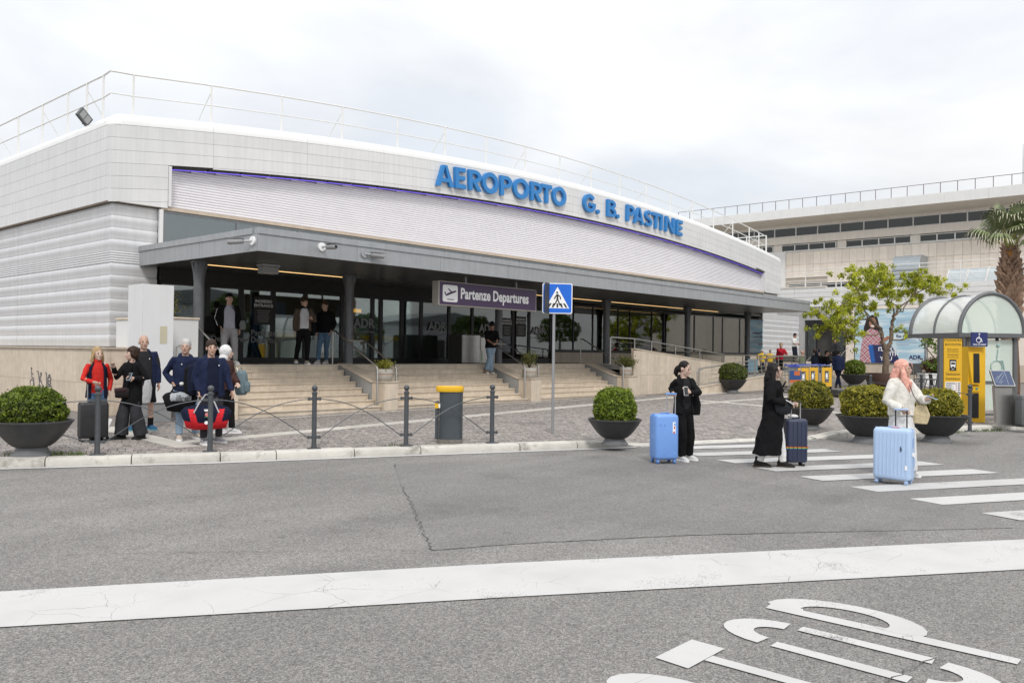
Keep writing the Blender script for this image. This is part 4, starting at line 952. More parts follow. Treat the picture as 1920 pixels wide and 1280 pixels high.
for i, (a, b) in enumerate(((26.7, 25.5), (25.4, 24.3), (24.2, 23.2), (23.1, 22.0), (20.4, 19.6), (19.5, 18.6))):
    fo = obj('window', MB().add(box(61.94, 62.03, b-.06, b, 6.7, 7.25)).add(box(61.94, 62.03, b, a, 7.2, 7.25)), M_wfr, side); obj('pane', box(61.985, 61.995, b, a, 6.65, 7.2), M_win, fo)
# lower wing with board cladding
for i in range(4):
    z1 = 6.54-.335*i
    for a, b in ((27.2, 24.6), (24.6, 18.3), (18.3, 11.9), (11.9, 5.5)): obj('siding_board', box(57.98-.012*(i % 2), 58.03, b+.006, a-.006, z1-.318, z1), M_sid, side)
obj('wing_wall', MB().add(box(58.035, 58.3, 5.0, 20.6, .3, 6.5)).add(box(58.035, 58.3, 20.601, 23.86, 4.3, 6.5)).add(box(58.035, 58.3, 23.861, 36, .3, 6.5)), mat('grey_wall', (.40, .40, .40), .8, var=.08, streak=.1), side, kind='stuff')
obj('terrace', box(58.31, 62, 5, 36, 6.3, 6.5), M_joint, side); obj('terrace_edge', box(57.94, 58.36, 22.4, 27.3, 6.55, 6.66), M_cream, side)
y = 20.4
for a, b in ((20.58, 19.0), (19.0, 17.4), (17.4, 15.8), (15.8, 14.2), (14.2, 12.6), (12.6, 11), (11, 9.4), (9.4, 7.8)):
    obj('stone_panel', box(57.985, 58.03, b+.005, a-.005, 4.93, 5.19), M_stone, side); obj('stone_panel', box(57.985, 58.03, b+.005, a-.005, .35, 1.36), M_travd, side)
    if a < 16: obj('stone_panel', box(57.985, 58.03, b+.005, a-.005, 1.37, 4.92), M_stone, side)
for z0, z1 in ((.35, 1.36), (1.37, 2.6), (2.61, 3.8), (3.81, 4.92)): obj('stone_panel', box(57.97, 58.03, 20.42, 20.98, z0, z1), M_stone, side)
# entrance
obj('doorway', MB().add(box(58.6, 58.62, 20.6, 23.86, 1.4, 4.3)).add(box(58.3, 58.61, 20.601, 20.68, 1.4, 4.3)).add(box(58.3, 58.61, 23.78, 23.858, 1.4, 4.3)), M_int, side, kind='stuff')
for a, b in ((20.99, 21.9), (23.0, 23.75)):
    fo = obj('door', MB().add(box(58.04, 58.12, a, a+.07, 1.4, 3.9)).add(box(58.04, 58.12, b-.07, b, 1.4, 3.9)).add(box(58.04, 58.12, a+.07, b-.07, 3.8, 3.9)), M_frm, side); obj('pane', box(58.07, 58.08, a+.07, b-.07, 1.4, 3.8), M_glass, fo)
obj('door_head', box(58.03, 58.12, 20.99, 23.75, 3.91, 4.29), M_frm, side)
for k in range(6):
    z1 = .4+(1.4-.4)*(k+1)/6; obj('entrance_step', box(55.6+.36*k, 58.0, 20.7, 23.8, z1-.17, z1), M_trav, side)
for y in (20.75, 22.7):
    t = tag(obj('handrail', tube([(55.4, y, .4), (55.4, y, 1.35), (55.6, y, 1.45), (57.7, y, 2.4), (57.8, y, 2.4)], .025, 8, (0, 1, 0)), M_steel, smooth='auto'), 'steel handrail on the steps to the side entrance, %s' % ('right, beside the poster' if y < 21 else 'left, behind the waiting people'), 'handrail')
# roof and terrace railings
rail_thing('dark thin railing on the flat roof of the side building', [(61, y, 12.6) for y in np.arange(6.5, 36, 1.045)], .86, None, r=.022, mids=(.12,), m=mat('rail_dark', (.16, .13, .14), .6))
rail_thing('white wire railing along the terrace of the side building', [(58.2, y, 6.5) for y in (6.5, 9.0, 11.5, 14.0, 16.4, 18.9, 21.4, 23.9, 26.6)], 1.35, None, r=.03, mids=(.2, .42, .62, .82))
tag(obj('mast', tube([(61.5, 11.2, 12.6), (61.5, 11.2, 14.3), (61.5, 11.2, 15.4)], [.028, .022, .01], 6), M_frml), 'thin mast on the roof of the side building at the right', 'mast')
# air duct
du = thing('air_duct', 'big curved galvanised air duct standing on the terrace of the side building', 'duct', (60.2, 18.7, 6.5))
M_galv = mat('galvanised', (.42, .47, .50), .35, metal=.7, var=.1, rand=.05)
R0 = [(0, 0), (0, 1.45), (-.0+.06, 1.8), (.3, 2.1), (.7, 2.2), (2.0, 2.2), (2.0, 1.0), (1.0, 1.0), (.95, .9), (.95, 0)]
obj('duct_body', [(x, y, z) for y in (0, -1.75) for x, z in R0] and prism([(x, z) for x, z in R0], -1.75, 0, 'y'), M_galv, du, smooth=False)
for z in (.5, 1.1): obj('flange', MB().add(box(-.03, .98, -1.78, .03, z, z+.05)), M_frml, du)
# sloping rooflights
for y in (14.9, 13.75, 12.6, 11.45, 10.3):
    t = thing('rooflight', 'sloping rooflight on the terrace, %s' % {14.9: 'leftmost, next to the duct', 13.75: 'second from the duct', 12.6: 'with a thick white frame, third from the duct', 11.45: 'fourth from the duct, left of the palm', 10.3: 'behind the palm trunk'}[y], 'rooflight', (58.4, y, 6.52))
    w = .13 if y == 12.6 else .05
    obj('frame', MB().add(bar((0, 0, 0), (.9, 0, .95), w, .08, (0, 1, 0))).add(bar((0, -1.1, 0), (.9, -1.1, .95), w, .08, (0, 1, 0))).add(bar((.9, -1.1, .95), (.9, 0, .95), .1, .08)), M_wfr, t)
    obj('pane', ([(0.02, -.03, 0), (.9, -.03, .93), (.9, -1.07, .93), (.02, -1.07, 0)], [(0, 1, 2, 3)]), mat('rooflight_glass', (.45, .50, .52), .2), t)
# advertising poster
po = thing('advertising_poster', 'large pale blue wall poster of a smiling woman with a dark blue bag', 'poster', (57.93, 20.34, 1.41), -PI/2)
PW, PH = 4.34, 3.5
def pframe(): return MB().add(box(-.05, PW+.05, .0, .05, -.05, -.005)).add(box(-.05, PW+.05, 0, .05, PH+.005, PH+.05)).add(box(-.05, -.003, 0, .05, -.004, PH+.004)).add(box(PW+.003, PW+.05, 0, .05, -.004, PH+.004))
obj('frame', pframe(), M_frml, po)
M_pblue = bpy.data.materials.new('poster_blue'); M_pblue.use_nodes = True
_n = M_pblue.node_tree.nodes; _l = M_pblue.node_tree.links; _t = _n.new('ShaderNodeTexCoord'); _mp = _n.new('ShaderNodeMapping'); _mp.inputs['Scale'].default_value = (.5, 1, 3); _ns = _n.new('ShaderNodeTexNoise'); _ns.inputs['Scale'].default_value = 1.1; _r = _n.new('ShaderNodeValToRGB'); _r.color_ramp.elements[0].position = .42; _r.color_ramp.elements[0].color = (.36, .56, .68, 1); _r.color_ramp.elements[1].position = .62; _r.color_ramp.elements[1].color = (.66, .74, .78, 1)
_l.new(_t.outputs['Object'], _mp.inputs[0]); _l.new(_mp.outputs[0], _ns.inputs['Vector']); _l.new(_ns.outputs[0], _r.inputs[0]); _l.new(_r.outputs[0], _n['Principled BSDF'].inputs['Base Color'])
obj('sheet', box(0, PW, .0, .04, 0, PH), M_pblue, po)
plaid = bpy.data.materials.new('poster_plaid_print'); plaid.use_nodes = True
_n = plaid.node_tree.nodes; _l = plaid.node_tree.links; _t = _n.new('ShaderNodeTexCoord'); _b = _n.new('ShaderNodeTexChecker'); _b.inputs['Scale'].default_value = 5.5; _b.inputs['Color1'].default_value = (.55, .12, .16, 1); _b.inputs['Color2'].default_value = (.60, .42, .44, 1); _w = _n.new('ShaderNodeTexChecker'); _w.inputs['Scale'].default_value = 9; _w.inputs['Color1'].default_value = (.03, .03, .10, 1); _w.inputs['Color2'].default_value = (.7, .55, .55, 1); _m = _n.new('ShaderNodeMix'); _m.data_type = 'RGBA'; _m.inputs['Factor'].default_value = .45
_l.new(_t.outputs['Object'], _b.inputs['Vector']); _l.new(_t.outputs['Object'], _w.inputs['Vector']); _l.new(_b.outputs[0], _m.inputs['A']); _l.new(_w.outputs[0], _m.inputs['B']); _l.new(_m.outputs['Result'], _n['Principled BSDF'].inputs['Base Color'])
M_navyp = mat('poster_navy', (.022, .028, .10), .5); M_bagb = mat('poster_bag_blue', (.02, .12, .42), .5)
fl_ = [0.004]
def flat(poly, m, nm):
    fl_[0] += .0015; obj(nm, prism(poly, -fl_[0]-.001, -fl_[0], 'y'), m, po)
def blob(cx, cz, rx, rz, n=16): return [(cx+rx*math.cos(2*PI*i/n), cz+rz*math.sin(2*PI*i/n)) for i in range(n)]
flat([(.62, 1.6), (.55, 2.3), (.75, 2.95), (1.1, 3.18), (1.42, 3.0), (1.55, 2.5), (1.62, 1.9)], M_hairp, 'figure_print')
flat([(.28, .0), (.42, 1.3), (.62, 2.05), (1.0, 2.25), (1.45, 2.12), (1.7, 1.6), (1.85, 1.0), (1.5, .8), (1.4, 0)], plaid, 'figure_print')
flat(blob(1.13, 2.63, .23, .36), mat('poster_skin_warm', (.34, .17, .11), .6), 'figure_print'); flat([(.98, 2.47), (1.28, 2.47), (1.2, 2.38), (1.06, 2.38)], M_wht, 'figure_print')
flat([(1.5, 1.35), (1.62, 1.2), (2.2, 1.55), (2.3, 1.75), (2.05, 1.75)], mat('poster_skin_warm', (.34, .17, .11), .6), 'figure_print')
flat([(1.05, 0), (.85, 1.15), (1.15, 1.2), (1.35, 0)], M_bagb, 'figure_print'); flat([(1.32, 0), (1.15, 1.18), (2.3, 1.18), (2.95, 0)], M_navyp, 'figure_print')
for s, x, z, sz in (("I'LL FLY", 1.5, .78, .36), ('WITH', 1.85, .47, .36), ('YOU', 1.62, .16, .36)):
    o = lettering('lettering', s, sz, M_wht, po, (x, -.03, z), bold=.025); o.location.y = -.026
for s, x, z, sz in (('Your shopping', 2.62, 1.95, .27), ('flies with you', 2.62, 1.66, .27)): lettering('lettering', s, sz, M_navyp, po, (x, -.006, z), bold=.02, sx=.8)
lettering('lettering', 'ADR', .36, M_navyp, po, (3.42, -.006, .26), bold=.035); sp_ = MB()
for i, (x, z, w) in enumerate(((2.62, 2.75, .9), (2.62, 2.6, 1.0), (2.62, 2.45, .5), (2.62, 1.45, 1.2), (2.62, 1.3, 1.3), (2.62, 1.15, .8), (3.46, .16, .6))): sp_.add(box(x, x+w, -.0065, -.005, z, z+.05))
obj('small_print', sp_, mat('print_grey', (.35, .4, .5), .6), po, kind='stuff')

# ------------------------------------------------------------ surroundings across the road (seen only in the glass)
M_shed = mat('shed_grey', (.48, .50, .52), .7, var=.06, streak=.1)
for x, y, w, h, l in ((30, -34, 26, 6.2, 'long pale shed across the road'), (62, -30, 22, 5.0, 'lower grey shed across the road to the right')):
    t = thing('shed', l, 'shed', (x, y, 0)); obj('wall', box(0, w, -10, 0, 0, h), M_shed, t); obj('roof', prism([(-.3, h), (w+.3, h), (w/2, h+1.6)], -10.3, .3, 'y'), M_frml, t)
    for i in range(4): obj('door', box(2+w*.23*i, 4.6+w*.23*i, .001, .06, 0, 3.2), M_dark, t)
# ============================================================ street furniture
M_iron = mat('bollard_iron', (.075, .082, .09), .45, metal=.3, var=.15, vs=8, rand=.08)
BH = 1.07
def make_bollard(label, x, y, n=18):
    t = thing('bollard', label, 'bollard', (x, y, zg(x, y)), -R_(28), group='ball topped iron bollards along the kerb')
    obj('base', bbox(-.11, .11, -.07, .07, 0, .02, .006, 1), M_iron, t)
    obj('post', lathe([(.045, .02), (.041, .10), (.040, .92), (.05, .925), (.05, .95), (.034, .96), (.03, .975)], n), M_iron, t, smooth='auto')
    obj('ball', ball((0, 0, 1.022), .052, 14), M_iron, t, smooth=True)
    for z in (.20, .84):
        for s in (-1, 1): obj('clamp', MB().add(box(min(s*.035, s*.11), max(s*.035, s*.11), -.018, .018, z-.02, z+.02)).add(tube([(s*.09, 0, z-.028), (s*.09, 0, z+.028)], .012, 6)), M_iron, t)
    return t
BP = [(2.6, 14.95), (5.59, 13.47), (7.02, 12.66), (8.48, 11.9), (9.91, 11.2), (11.37, 10.5)]
b0 = make_bollard('iron bollard just outside the left edge', *BP[0])
names = ['', 'iron bollard in front of the black suitcase and the woman in the red sweater', 'iron bollard in front of the man with the red holdall', 'iron bollard between the holdall man and the first white pillar', 'iron bollard just left of the grey waste bin', 'iron bollard just right of the grey waste bin']
for (x, y), l in list(zip(BP, names))[1:]: dup(b0, (x, y, zg(x, y)), -R_(28), l)
BR = [(26.57, 8.86), (29.38, 8.2), (21.42, 4.94), (24.6, 4.0)]
for (x, y), l in zip(BR, ('iron bollard behind the planter left of the woman in white', 'iron bollard beside the round café table', 'iron bollard left of the steel map board', 'iron bollard past the shelter at the right edge')): dup(b0, (x, y, zg(x, y)), -R_(20), l)
def cross_rods(p, q, label):
    t = thing('barrier_rods', label, 'barrier', (p[0], p[1], zg(*p)), absolute=True, group='crossed curved rods between the bollards')
    P = Vector((p[0], p[1], zg(*p))); Q = Vector((q[0], q[1], zg(*q))); d = (Q-P).normalized()
    for A, B in ((P, Q), (Q, P)):
        e = (B-A).normalized(); a = A+e*.11+Vector((0, 0, .84)); b = B-e*.11+Vector((0, 0, .20)); pts = []
        for i in range(13):
            s = i/12; r = a.lerp(b, s); r.z += .155*math.sin(PI*s)**1.0*(1-.25*s); pts.append(tuple(r+(KN*.012 if A is P else -KN*.012)))
        obj('rod', tube(pts, .0085, 6), M_iron, t, smooth='auto')
for (p, q), l in zip(zip(BP, BP[1:]), ('crossed curved rods in front of the left round planter', 'crossed curved rods in front of the woman in the black coat', 'crossed curved rods right of the holdall man', 'crossed curved rods in front of the first white pillar', 'crossed curved rods in front of the grey waste bin')): cross_rods(p, q, l)
cross_rods(BR[0], BR[1], 'crossed rods behind the woman in white'); cross_rods(BR[1], BR[2], 'curved rods behind the planter beside the bus sign')

# waste bin
wb = thing('waste_bin', 'dark grey waste bin with a bright yellow lid and a small side compartment', 'bin', (10.86, 11.08, zg(10.86, 11.08)), R_(-48))
M_bin = mat('bin_grey', (.062, .075, .085), .4, metal=.2, var=.08, vs=10); M_yel = mat('signal_yellow', (.72, .42, .012), .45, var=.05)
def oval(w, d, n=24): return [(w*math.copysign(abs(math.cos(2*PI*i/n))**.7, math.cos(2*PI*i/n)), d*math.copysign(abs(math.sin(2*PI*i/n))**.7, math.sin(2*PI*i/n))) for i in range(n)]
obj('plinth', prism(oval(.235, .19), 0, .07), mat('bin_plinth', (.17, .155, .135), .9, bump=.5, bs=50, var=.3, vs=30), wb); obj('body', sweep_poly([[(x+.02, y, z) for x, y in oval(.215, .175)] for z in (.071, .40, .93)]), M_bin, wb, smooth='auto')
obj('lid', sweep_poly([[(x*s-.005, y*s, z) for x, y in oval(.255, .20)] for s, z in ((.97, .931), (1, .945), (1, 1.01), (.97, 1.03), (.8, .935))]), M_yel, wb, smooth='auto')
sd = obj('side_box', bbox(-.265, -.205, -.09, .09, .071, .76, .02), M_bin, wb); obj('sticker', box(-.267, -.2645, -.07, .07, .63, .72), M_yel, sd); obj('sticker', box(-.27, -.20, -.094, -.0905, .63, .72), M_yel, sd); obj('label_strip', box(-.198, -.17, -.145, -.14, .64, .73), M_wht, sd)

# pedestrian crossing sign
ps = thing('crossing_sign', 'square blue pedestrian crossing sign on a tall grey pole', 'sign', (13.48, 10.77, zg(13.48, 10.77)), R_(-41))
M_pole = mat('pole_zinc', (.33, .34, .35), .45, metal=.5, var=.08); M_sblue = mat('sign_blue', (.006, .13, .62), .4, var=.04)
obj('pole', tube([(0, 0, 0), (0, 0, 3.08)], .03, 12), M_pole, ps, smooth='auto')
def rsq(a, r):
    o = []
    for cx_, cz_, a0 in ((a-r, -a+r, -90), (a-r, a-r, 0), (-a+r, a-r, 90), (-a+r, -a+r, 180)): o += [(cx_+r*math.cos(R_(a0+i*22.5)), cz_+r*math.sin(R_(a0+i*22.5))) for i in range(5)]
    return o
SX, SZ = .06, 2.76
def sq(a, r, y0, y1): return prism([(x+SX, z+SZ) for x, z in rsq(a, r)], y0, y1, 'y')
plate = obj('plate', sq(.31, .04, -.045, -.034), M_wht, ps); obj('blue_face', sq(.292, .03, -.0475, -.0452), M_sblue, plate); tri = obj('triangle', prism([(SX-.245, SZ-.20), (SX+.245, SZ-.20), (SX, SZ+.235)], -.0500, -.0477, 'y'), M_wht, plate)
M_pic = mat('pictogram_black', (.012, .011, .01), .5)
def pb(pl): return prism([(SX+x, SZ+z) for x, z in pl], -.0525, -.0502, 'y')
walker = MB().add(pb(blob(-.008, .118, .02, .024, 10))).add(pb([(-.018, .085), (.018, .085), (.02, -.03), (-.018, -.03)]))
for seg in ([(.0, .08), (.06, .03), (.062, -.02)], [(-.005, .08), (-.045, .03), (-.062, -.015)], [(.004, -.02), (.035, -.09), (.058, -.15)], [(-.006, -.02), (-.035, -.09), (-.072, -.15)]):
    for i, (p, q) in enumerate(zip(seg, seg[1:])): walker.add(bar((SX+p[0], -.0514-.0003*i, SZ+p[1]), (SX+q[0], -.0514-.0003*i, SZ+q[1]), .024, .002, (0, 1, 0)))
for x0, x1, s in ((-.21, -.17, .055), (-.115, -.08, .025), (-.018, .018, 0), (.08, .115, -.025), (.17, .21, -.055)): walker.add(pb([(x0, -.185), (x1, -.185), (x1+s, -.10), (x0+s, -.10)]))
obj('walking_figure', walker, M_pic, plate)
obj('rear_plate', xf(box(-.31, .31, .0, .012, SZ-.31, SZ+.31), (-.03, .05, 0), rz=R_(52)), mat('plate_back', (.05, .055, .065), .5, metal=.3), ps); obj('bracket', MB().add(box(-.05, .2, -.033, -.031, SZ+.1, SZ+.13)).add(box(-.05, .2, -.033, -.031, SZ-.13, SZ-.1)), M_pole, ps)

# potted plants on the pillars get their plants later; here the bowls
M_conc = mat('pot_concrete', (.40, .375, .335), .85, var=.12, vs=8, bump=.2, bs=60); M_terra = mat('pot_band', (.36, .16, .08), .8)
def make_pot(label, x, y, z, s=1.0):
    t = thing('stone_pot', label, 'pot', (x, y, z), group='round concrete pots on the stair pillars')
    obj('bowl', lathe([(.17*s, 0), (.215*s, .05*s), (.235*s, .16*s), (.235*s, .17*s), (.225*s, .175*s), (.225*s, .195*s), (.235*s, .20*s), (.235*s, .30*s), (.22*s, .325*s), (.20*s, .325*s), (.19*s, .28*s)], 24), M_conc, t, smooth='auto')
    obj('band', lathe([(.2275*s, .176*s), (.2275*s, .194*s)], 24, cap=False), M_terra, t); obj('soil', lathe([(.19*s, .275*s), (.01, .285*s)], 16), mat('soil', (.05, .035, .025), .95), t)
    return t
make_pot('concrete pot with a terracotta band holding a low yellow-green shrub', 14.87, 17.72, .973); make_pot('concrete pot with a loose twiggy shrub on the second pillar', 20.94, 17.72, .973); make_pot('concrete pot with a dense green bush on the third pillar', 26.56, 17.75, .973); make_pot('concrete pot behind the puffer jacket on the leftmost pillar', 10.05, 17.72, .973)

# big bowl planters
M_bowl = mat('bowl_iron', (.052, .052, .054), .55, metal=.2, var=.22, vs=5, bump=.08, bs=80, streak=.2, rand=.12, stain=((.12, .115, .11), 2.2, .62)); M_foot = mat('bowl_foot', (.13, .135, .14), .65, var=.15, vs=8)
def make_planter(label, x, y, z, dia, n=40):
    r = dia/2; t = thing('bowl_planter', label, 'planter', (x, y, z), group='big dark bowl planters with clipped bushes')
    h = dia*.44
    prof = [(.36*r, .115*dia)]+[(r*(.37+.60*k**.80), .115*dia+(h-.115*dia)*k**1.22) for k in (.06, .15, .28, .42, .58, .74, .88, .97)]+[(r*.985, h+.004), (r, h+.012), (r*1.0, h+.03), (r*.97, h+.036), (r*.93, h+.025), (r*.90, h-.06)]
    obj('bowl', lathe(prof, n, cap=False), M_bowl, t, smooth='auto'); obj('foot', lathe([(.50*r, 0), (.495*r, .02), (.42*r, .055*dia), (.375*r, .10*dia), (.36*r, .12*dia)], 28), M_foot, t, smooth='auto'); obj('soil', lathe([(.905*r, h-.055), (.01, h-.03)], 20), mat('soil', (.05, .035, .025), .95), t)
    return t, h
PLN = [('large bowl planter at the left edge with a wide clipped bush', 4.86, 14.05, None, 1.15, 0), ('bowl planter standing alone with a bright green cube-like bush, left of the crossing', 13.06, 8.96, None, 1.0, 1), ('bowl planter with a rounded bush behind the navy suitcase', 18.92, 7.65, None, 1.06, 2), ('bowl planter with a yellow-flecked bush left of the woman in white', 18.15, 6.13, 0., 1.22, 3), ('bowl planter with a yellow-flecked bush right of the woman in white', 19.44, 5.11, 0., 1.24, 4), ('small bowl planter in front of the ramp railing', 31.87, 16.1, None, 1.14, 5), ('bowl planter with a plain round bush behind the yellow trolley boards', 42.6, 15.0, None, 1.35, 6), ('dark bowl planter with a clipped bush beside the white square pot', 49.5, 13.0, None, 1.5, 7)]
PLANTERS = []
for l, x, y, z, d_, k in PLN:
    z = zg(x, y) if z is None else z; t, h = make_planter(l, x, y, z, d_); PLANTERS.append((x, y, z, d_, h, k))

# luggage trolleys
M_chrome = mat('trolley_steel', (.42, .43, .44), .3, metal=.8); M_tyel = mat('trolley_yellow', (.70, .40, .03), .5, var=.04); M_hblue = mat('handle_blue', (.02, .04, .30), .4); M_pgrey = mat('trolley_print', (.04, .045, .05), .5)
def make_trolley(label, x, y, rz, board):
    t = thing('luggage_trolley', label, 'trolley', (x, y, zg(x, y)), rz, group='luggage trolleys parked in rows')
    for s in (-1, 1):
        obj('side_frame', tube([(s*.27, 0, .10), (s*.27, .02, 1.02), (s*.27, .10, 1.08)], .018, 6), M_chrome, t)
        obj('wheel', tube([(s*.24-.02, .05, .07), (s*.24+.02, .05, .07)], .07, 12), M_black, t); obj('wheel', tube([(s*.18-.02, .75, .07), (s*.18+.02, .75, .07)], .07, 12), M_black, t)
        obj('handle_grip', MB().add(xf(ball((0, 0, 0), .055, 10, (1.5, 1, .8)), (s*.17, .12, 1.10))), M_hblue, t, smooth=True)
    obj('deck', MB().add(box(-.26, .26, .04, .85, .14, .17)).add(tube([(-.26, .85, .15), (.26, .85, .15)], .018, 6)), M_chrome, t); obj('basket', MB().add(box(-.24, .24, .05, .30, .84, .86)).add(box(-.24, .24, .28, .30, .86, .98)), M_chrome, t)
    obj('handle_bar', tube([(-.27, .10, 1.08), (.27, .10, 1.08)], .024, 8), M_hblue, t)
    if board == 1:
        bd = obj('board', box(-.25, .25, -.03, -.015, .12, 1.0), M_tyel, t); obj('board_frame', MB().add(tube([(-.27, -.025, 0.02), (-.27, -.025, 1.06), (-.24, -.025, 1.09), (.24, -.025, 1.09), (.27, -.025, 1.06), (.27, -.025, .02)], .02, 6, (0, 1, 0))), M_chrome, t)
        obj('trolley_symbol_panel', prism([(-.10, .32), (.10, .32), (.10, .84), (-.10, .84)], -.036, -.0305, 'y'), M_pgrey, bd)
        obj('trolley_symbol', MB().add(box(-.065, .03, -.039, -.0365, .52, .70)).add(box(.045, .06, -.039, -.0365, .48, .78)).add(box(-.07, .06, -.0395, -.0368, .46, .49)).add(box(.06, .09, -.0395, -.0368, .76, .78)).add(box(-.05, .0, -.039, -.0365, .71, .75)), M_wht, bd); lettering('lettering', 'Trolleys', .05, M_wht, bd, (0, -.037, .36), align='CENTER')
    if board == 2:
        bd = obj('board', box(-.25, .25, -.03, -.015, .42, .92), mat('board_blue', (.02, .07, .22), .5), t); obj('advert', MB().add(box(-.05, .2, -.034, -.0305, .72, .9)), mat('advert_orange', (.5, .13, .04), .5), bd); obj('advert', box(-.25, .25, -.034, -.0305, .42, .54), mat('advert_orange', (.5, .13, .04), .5), bd)
    return t
tl0 = make_trolley('luggage trolley with a blue and orange advert board, leftmost of the row', 34.3, 14.5, R_(-42), 2)
tf = make_trolley('luggage trolley with a yellow board, left of the three yellow boards', 36.3, 14.98, R_(-38), 1)
tf2 = dup(tf, (37.9, 15.2, zg(37.9, 15.2)), R_(-38), 'luggage trolley with a yellow board, middle of the three yellow boards'); tf3 = dup(tf, (38.9, 14.95, zg(38.9, 14.95)), R_(-38), 'luggage trolley with a yellow board, right of the three, by the round bush')
tp = make_trolley('plain luggage trolley nested behind the left yellow board', 36.3, 15.3, R_(-38), 0); ci = 0
for bx, by, nm in ((36.3, 14.98, 'left'), (37.9, 15.2, 'middle'), (38.9, 14.95, 'right')):
    for k in range(1, 4):
        x, y = bx+math.sin(R_(38))*.36*k, by+math.cos(R_(38))*.36*k; l = 'plain luggage trolley nested behind the %s yellow board, %s in its row' % (nm, ('second', 'third', 'last')[k-1])
        if nm == 'left' and k == 1: tp.location = (x, y, zg(x, y)); tp['label'] = l
        else: dup(tp, (x, y, zg(x, y)), R_(-38), l)

# bus shelter
RZS = R_(-38.6); ZS = zg(25, 6)
sh = thing('bus_shelter', 'glass shelter with a grey barrel vault roof by the kerb at the right', 'shelter', (24.19, 5.83, ZS), RZS)
M_shm = mat('shelter_grey', (.14, .145, .15), .45, metal=.3, var=.08)
M_poly = bpy.data.materials.new('polycarbonate'); M_poly.use_nodes = True; _b = M_poly.node_tree.nodes['Principled BSDF']; _b.inputs['Base Color'].default_value = (.92, .94, .93, 1); _b.inputs['Roughness'].default_value = .22; _b.inputs['Alpha'].default_value = .50
M_frost = bpy.data.materials.new('frosted_pane'); M_frost.use_nodes = True; _b = M_frost.node_tree.nodes['Principled BSDF']; _b.inputs['Base Color'].default_value = (.78, .88, .81, 1); _b.inputs['Roughness'].default_value = .3; _b.inputs['Alpha'].default_value = .42
W_, L_, zb = 1.90, 2.0, 2.38-ZS
def arch(y, r=.95, n=22): return [(W_/2-r*math.cos(PI*i/n), y, zb+.06+1.04*(r/.95)*math.sin(PI*i/n)) for i in range(n+1)]
for y in (0, L_*.5, L_): obj('roof_hoop', tube(arch(y), .055 if y != L_*.5 else .03, 8, (0, 1, 0)), M_shm, sh, smooth='auto')
for k in range(2):
    rings = [arch(L_*.5*k+.03, .935), arch(L_*.5*(k+1)-.03, .935)]; v = rings[0]+rings[1]; n = len(rings[0]); obj('roof_sheet', (v, [(i, i+1, n+i+1, n+i) for i in range(n-1)]), M_poly, sh, smooth=True)
for y in (.0, L_): obj('end_pane', prism([(p[0], p[2]) for p in arch(y, .90)], y-.006, y+.006, 'y'), M_frost, sh)
obj('beam', box(-.05, .05, -.05, L_+.05, zb-.05, zb+.06), M_shm, sh); obj('beam', box(W_-.05, W_+.05, -.05, L_+.05, zb-.05, zb+.06), M_shm, sh); obj('beam', box(.051, W_-.051, -.05, .05, zb-.05, zb+.055), M_shm, sh); obj('beam', box(.051, W_-.051, L_-.05, L_+.05, zb-.05, zb+.055), M_shm, sh)
for x, y in ((.34, .12), (W_-.16, .12), (W_-.16, L_-.3)): obj('post', tube([(x, y, 0), (x, y, zb-.05)], .06, 10), M_shm, sh, smooth='auto')
obj('glass_wall', box(.42, W_-.24, .115, .125, .28, zb-.10), M_frost, sh); obj('rail', box(.23, W_-.22, .09, .15, .98, 1.05), M_shm, sh); obj('rail', box(.23, W_-.22, .09, .15, .14, .2), M_shm, sh)
for x in (.55, 1.2, 1.7): obj('glass_clip', box(x-.04, x+.04, .10, .14, zb-.14, zb-.05), M_black, sh)
obj('glass_wall', box(W_-.165, W_-.155, .30, L_-.4, .28, zb-.1), M_frost, sh)
obj('wheelchair_decal', MB().add(tube([(1.18+.17*math.cos(2*PI*i/16), .105, 1.42+.17*math.sin(2*PI*i/16)) for i in range(16)], .016, 5, (0, 1, 0), True)).add(ball((1.22, .105, 1.98), .05, 8)).add(tube([(1.22, .105, 1.88), (1.18, .105, 1.58), (1.36, .105, 1.58), (1.42, .105, 1.32)], .018, 5, (0, 1, 0))), mat('decal_teal', (.30, .44, .42), .5), sh)
# pick up point sign
pk = thing('pick_up_sign', 'dark blue sign with a wheelchair symbol reading PICK UP POINT under the shelter roof', 'sign', (23.85, 5.47, 2.08), RZS)
obj('panel', box(0, .46, 0, .03, 0, .36), mat('sign_navy', (.02, .03, .13), .45), pk)
wch = MB().add(tube([(.2+.065*math.cos(2*PI*i/14), -.004, .16+.065*math.sin(2*PI*i/14)) for i in range(14)], .010, 5, (0, 1, 0), True)).add(ball((.215, -.004, .315), .02, 8)).add(tube([(.215, -.004, .28), (.205, -.004, .20), (.27, -.004, .20), (.30, -.004, .11)], .012, 5, (0, 1, 0)))
obj('wheelchair_symbol', wch, M_wht, pk); lettering('lettering', 'PICK UP POINT', .055, M_wht, pk, (.23, -.002, .03), align='CENTER', bold=.01)
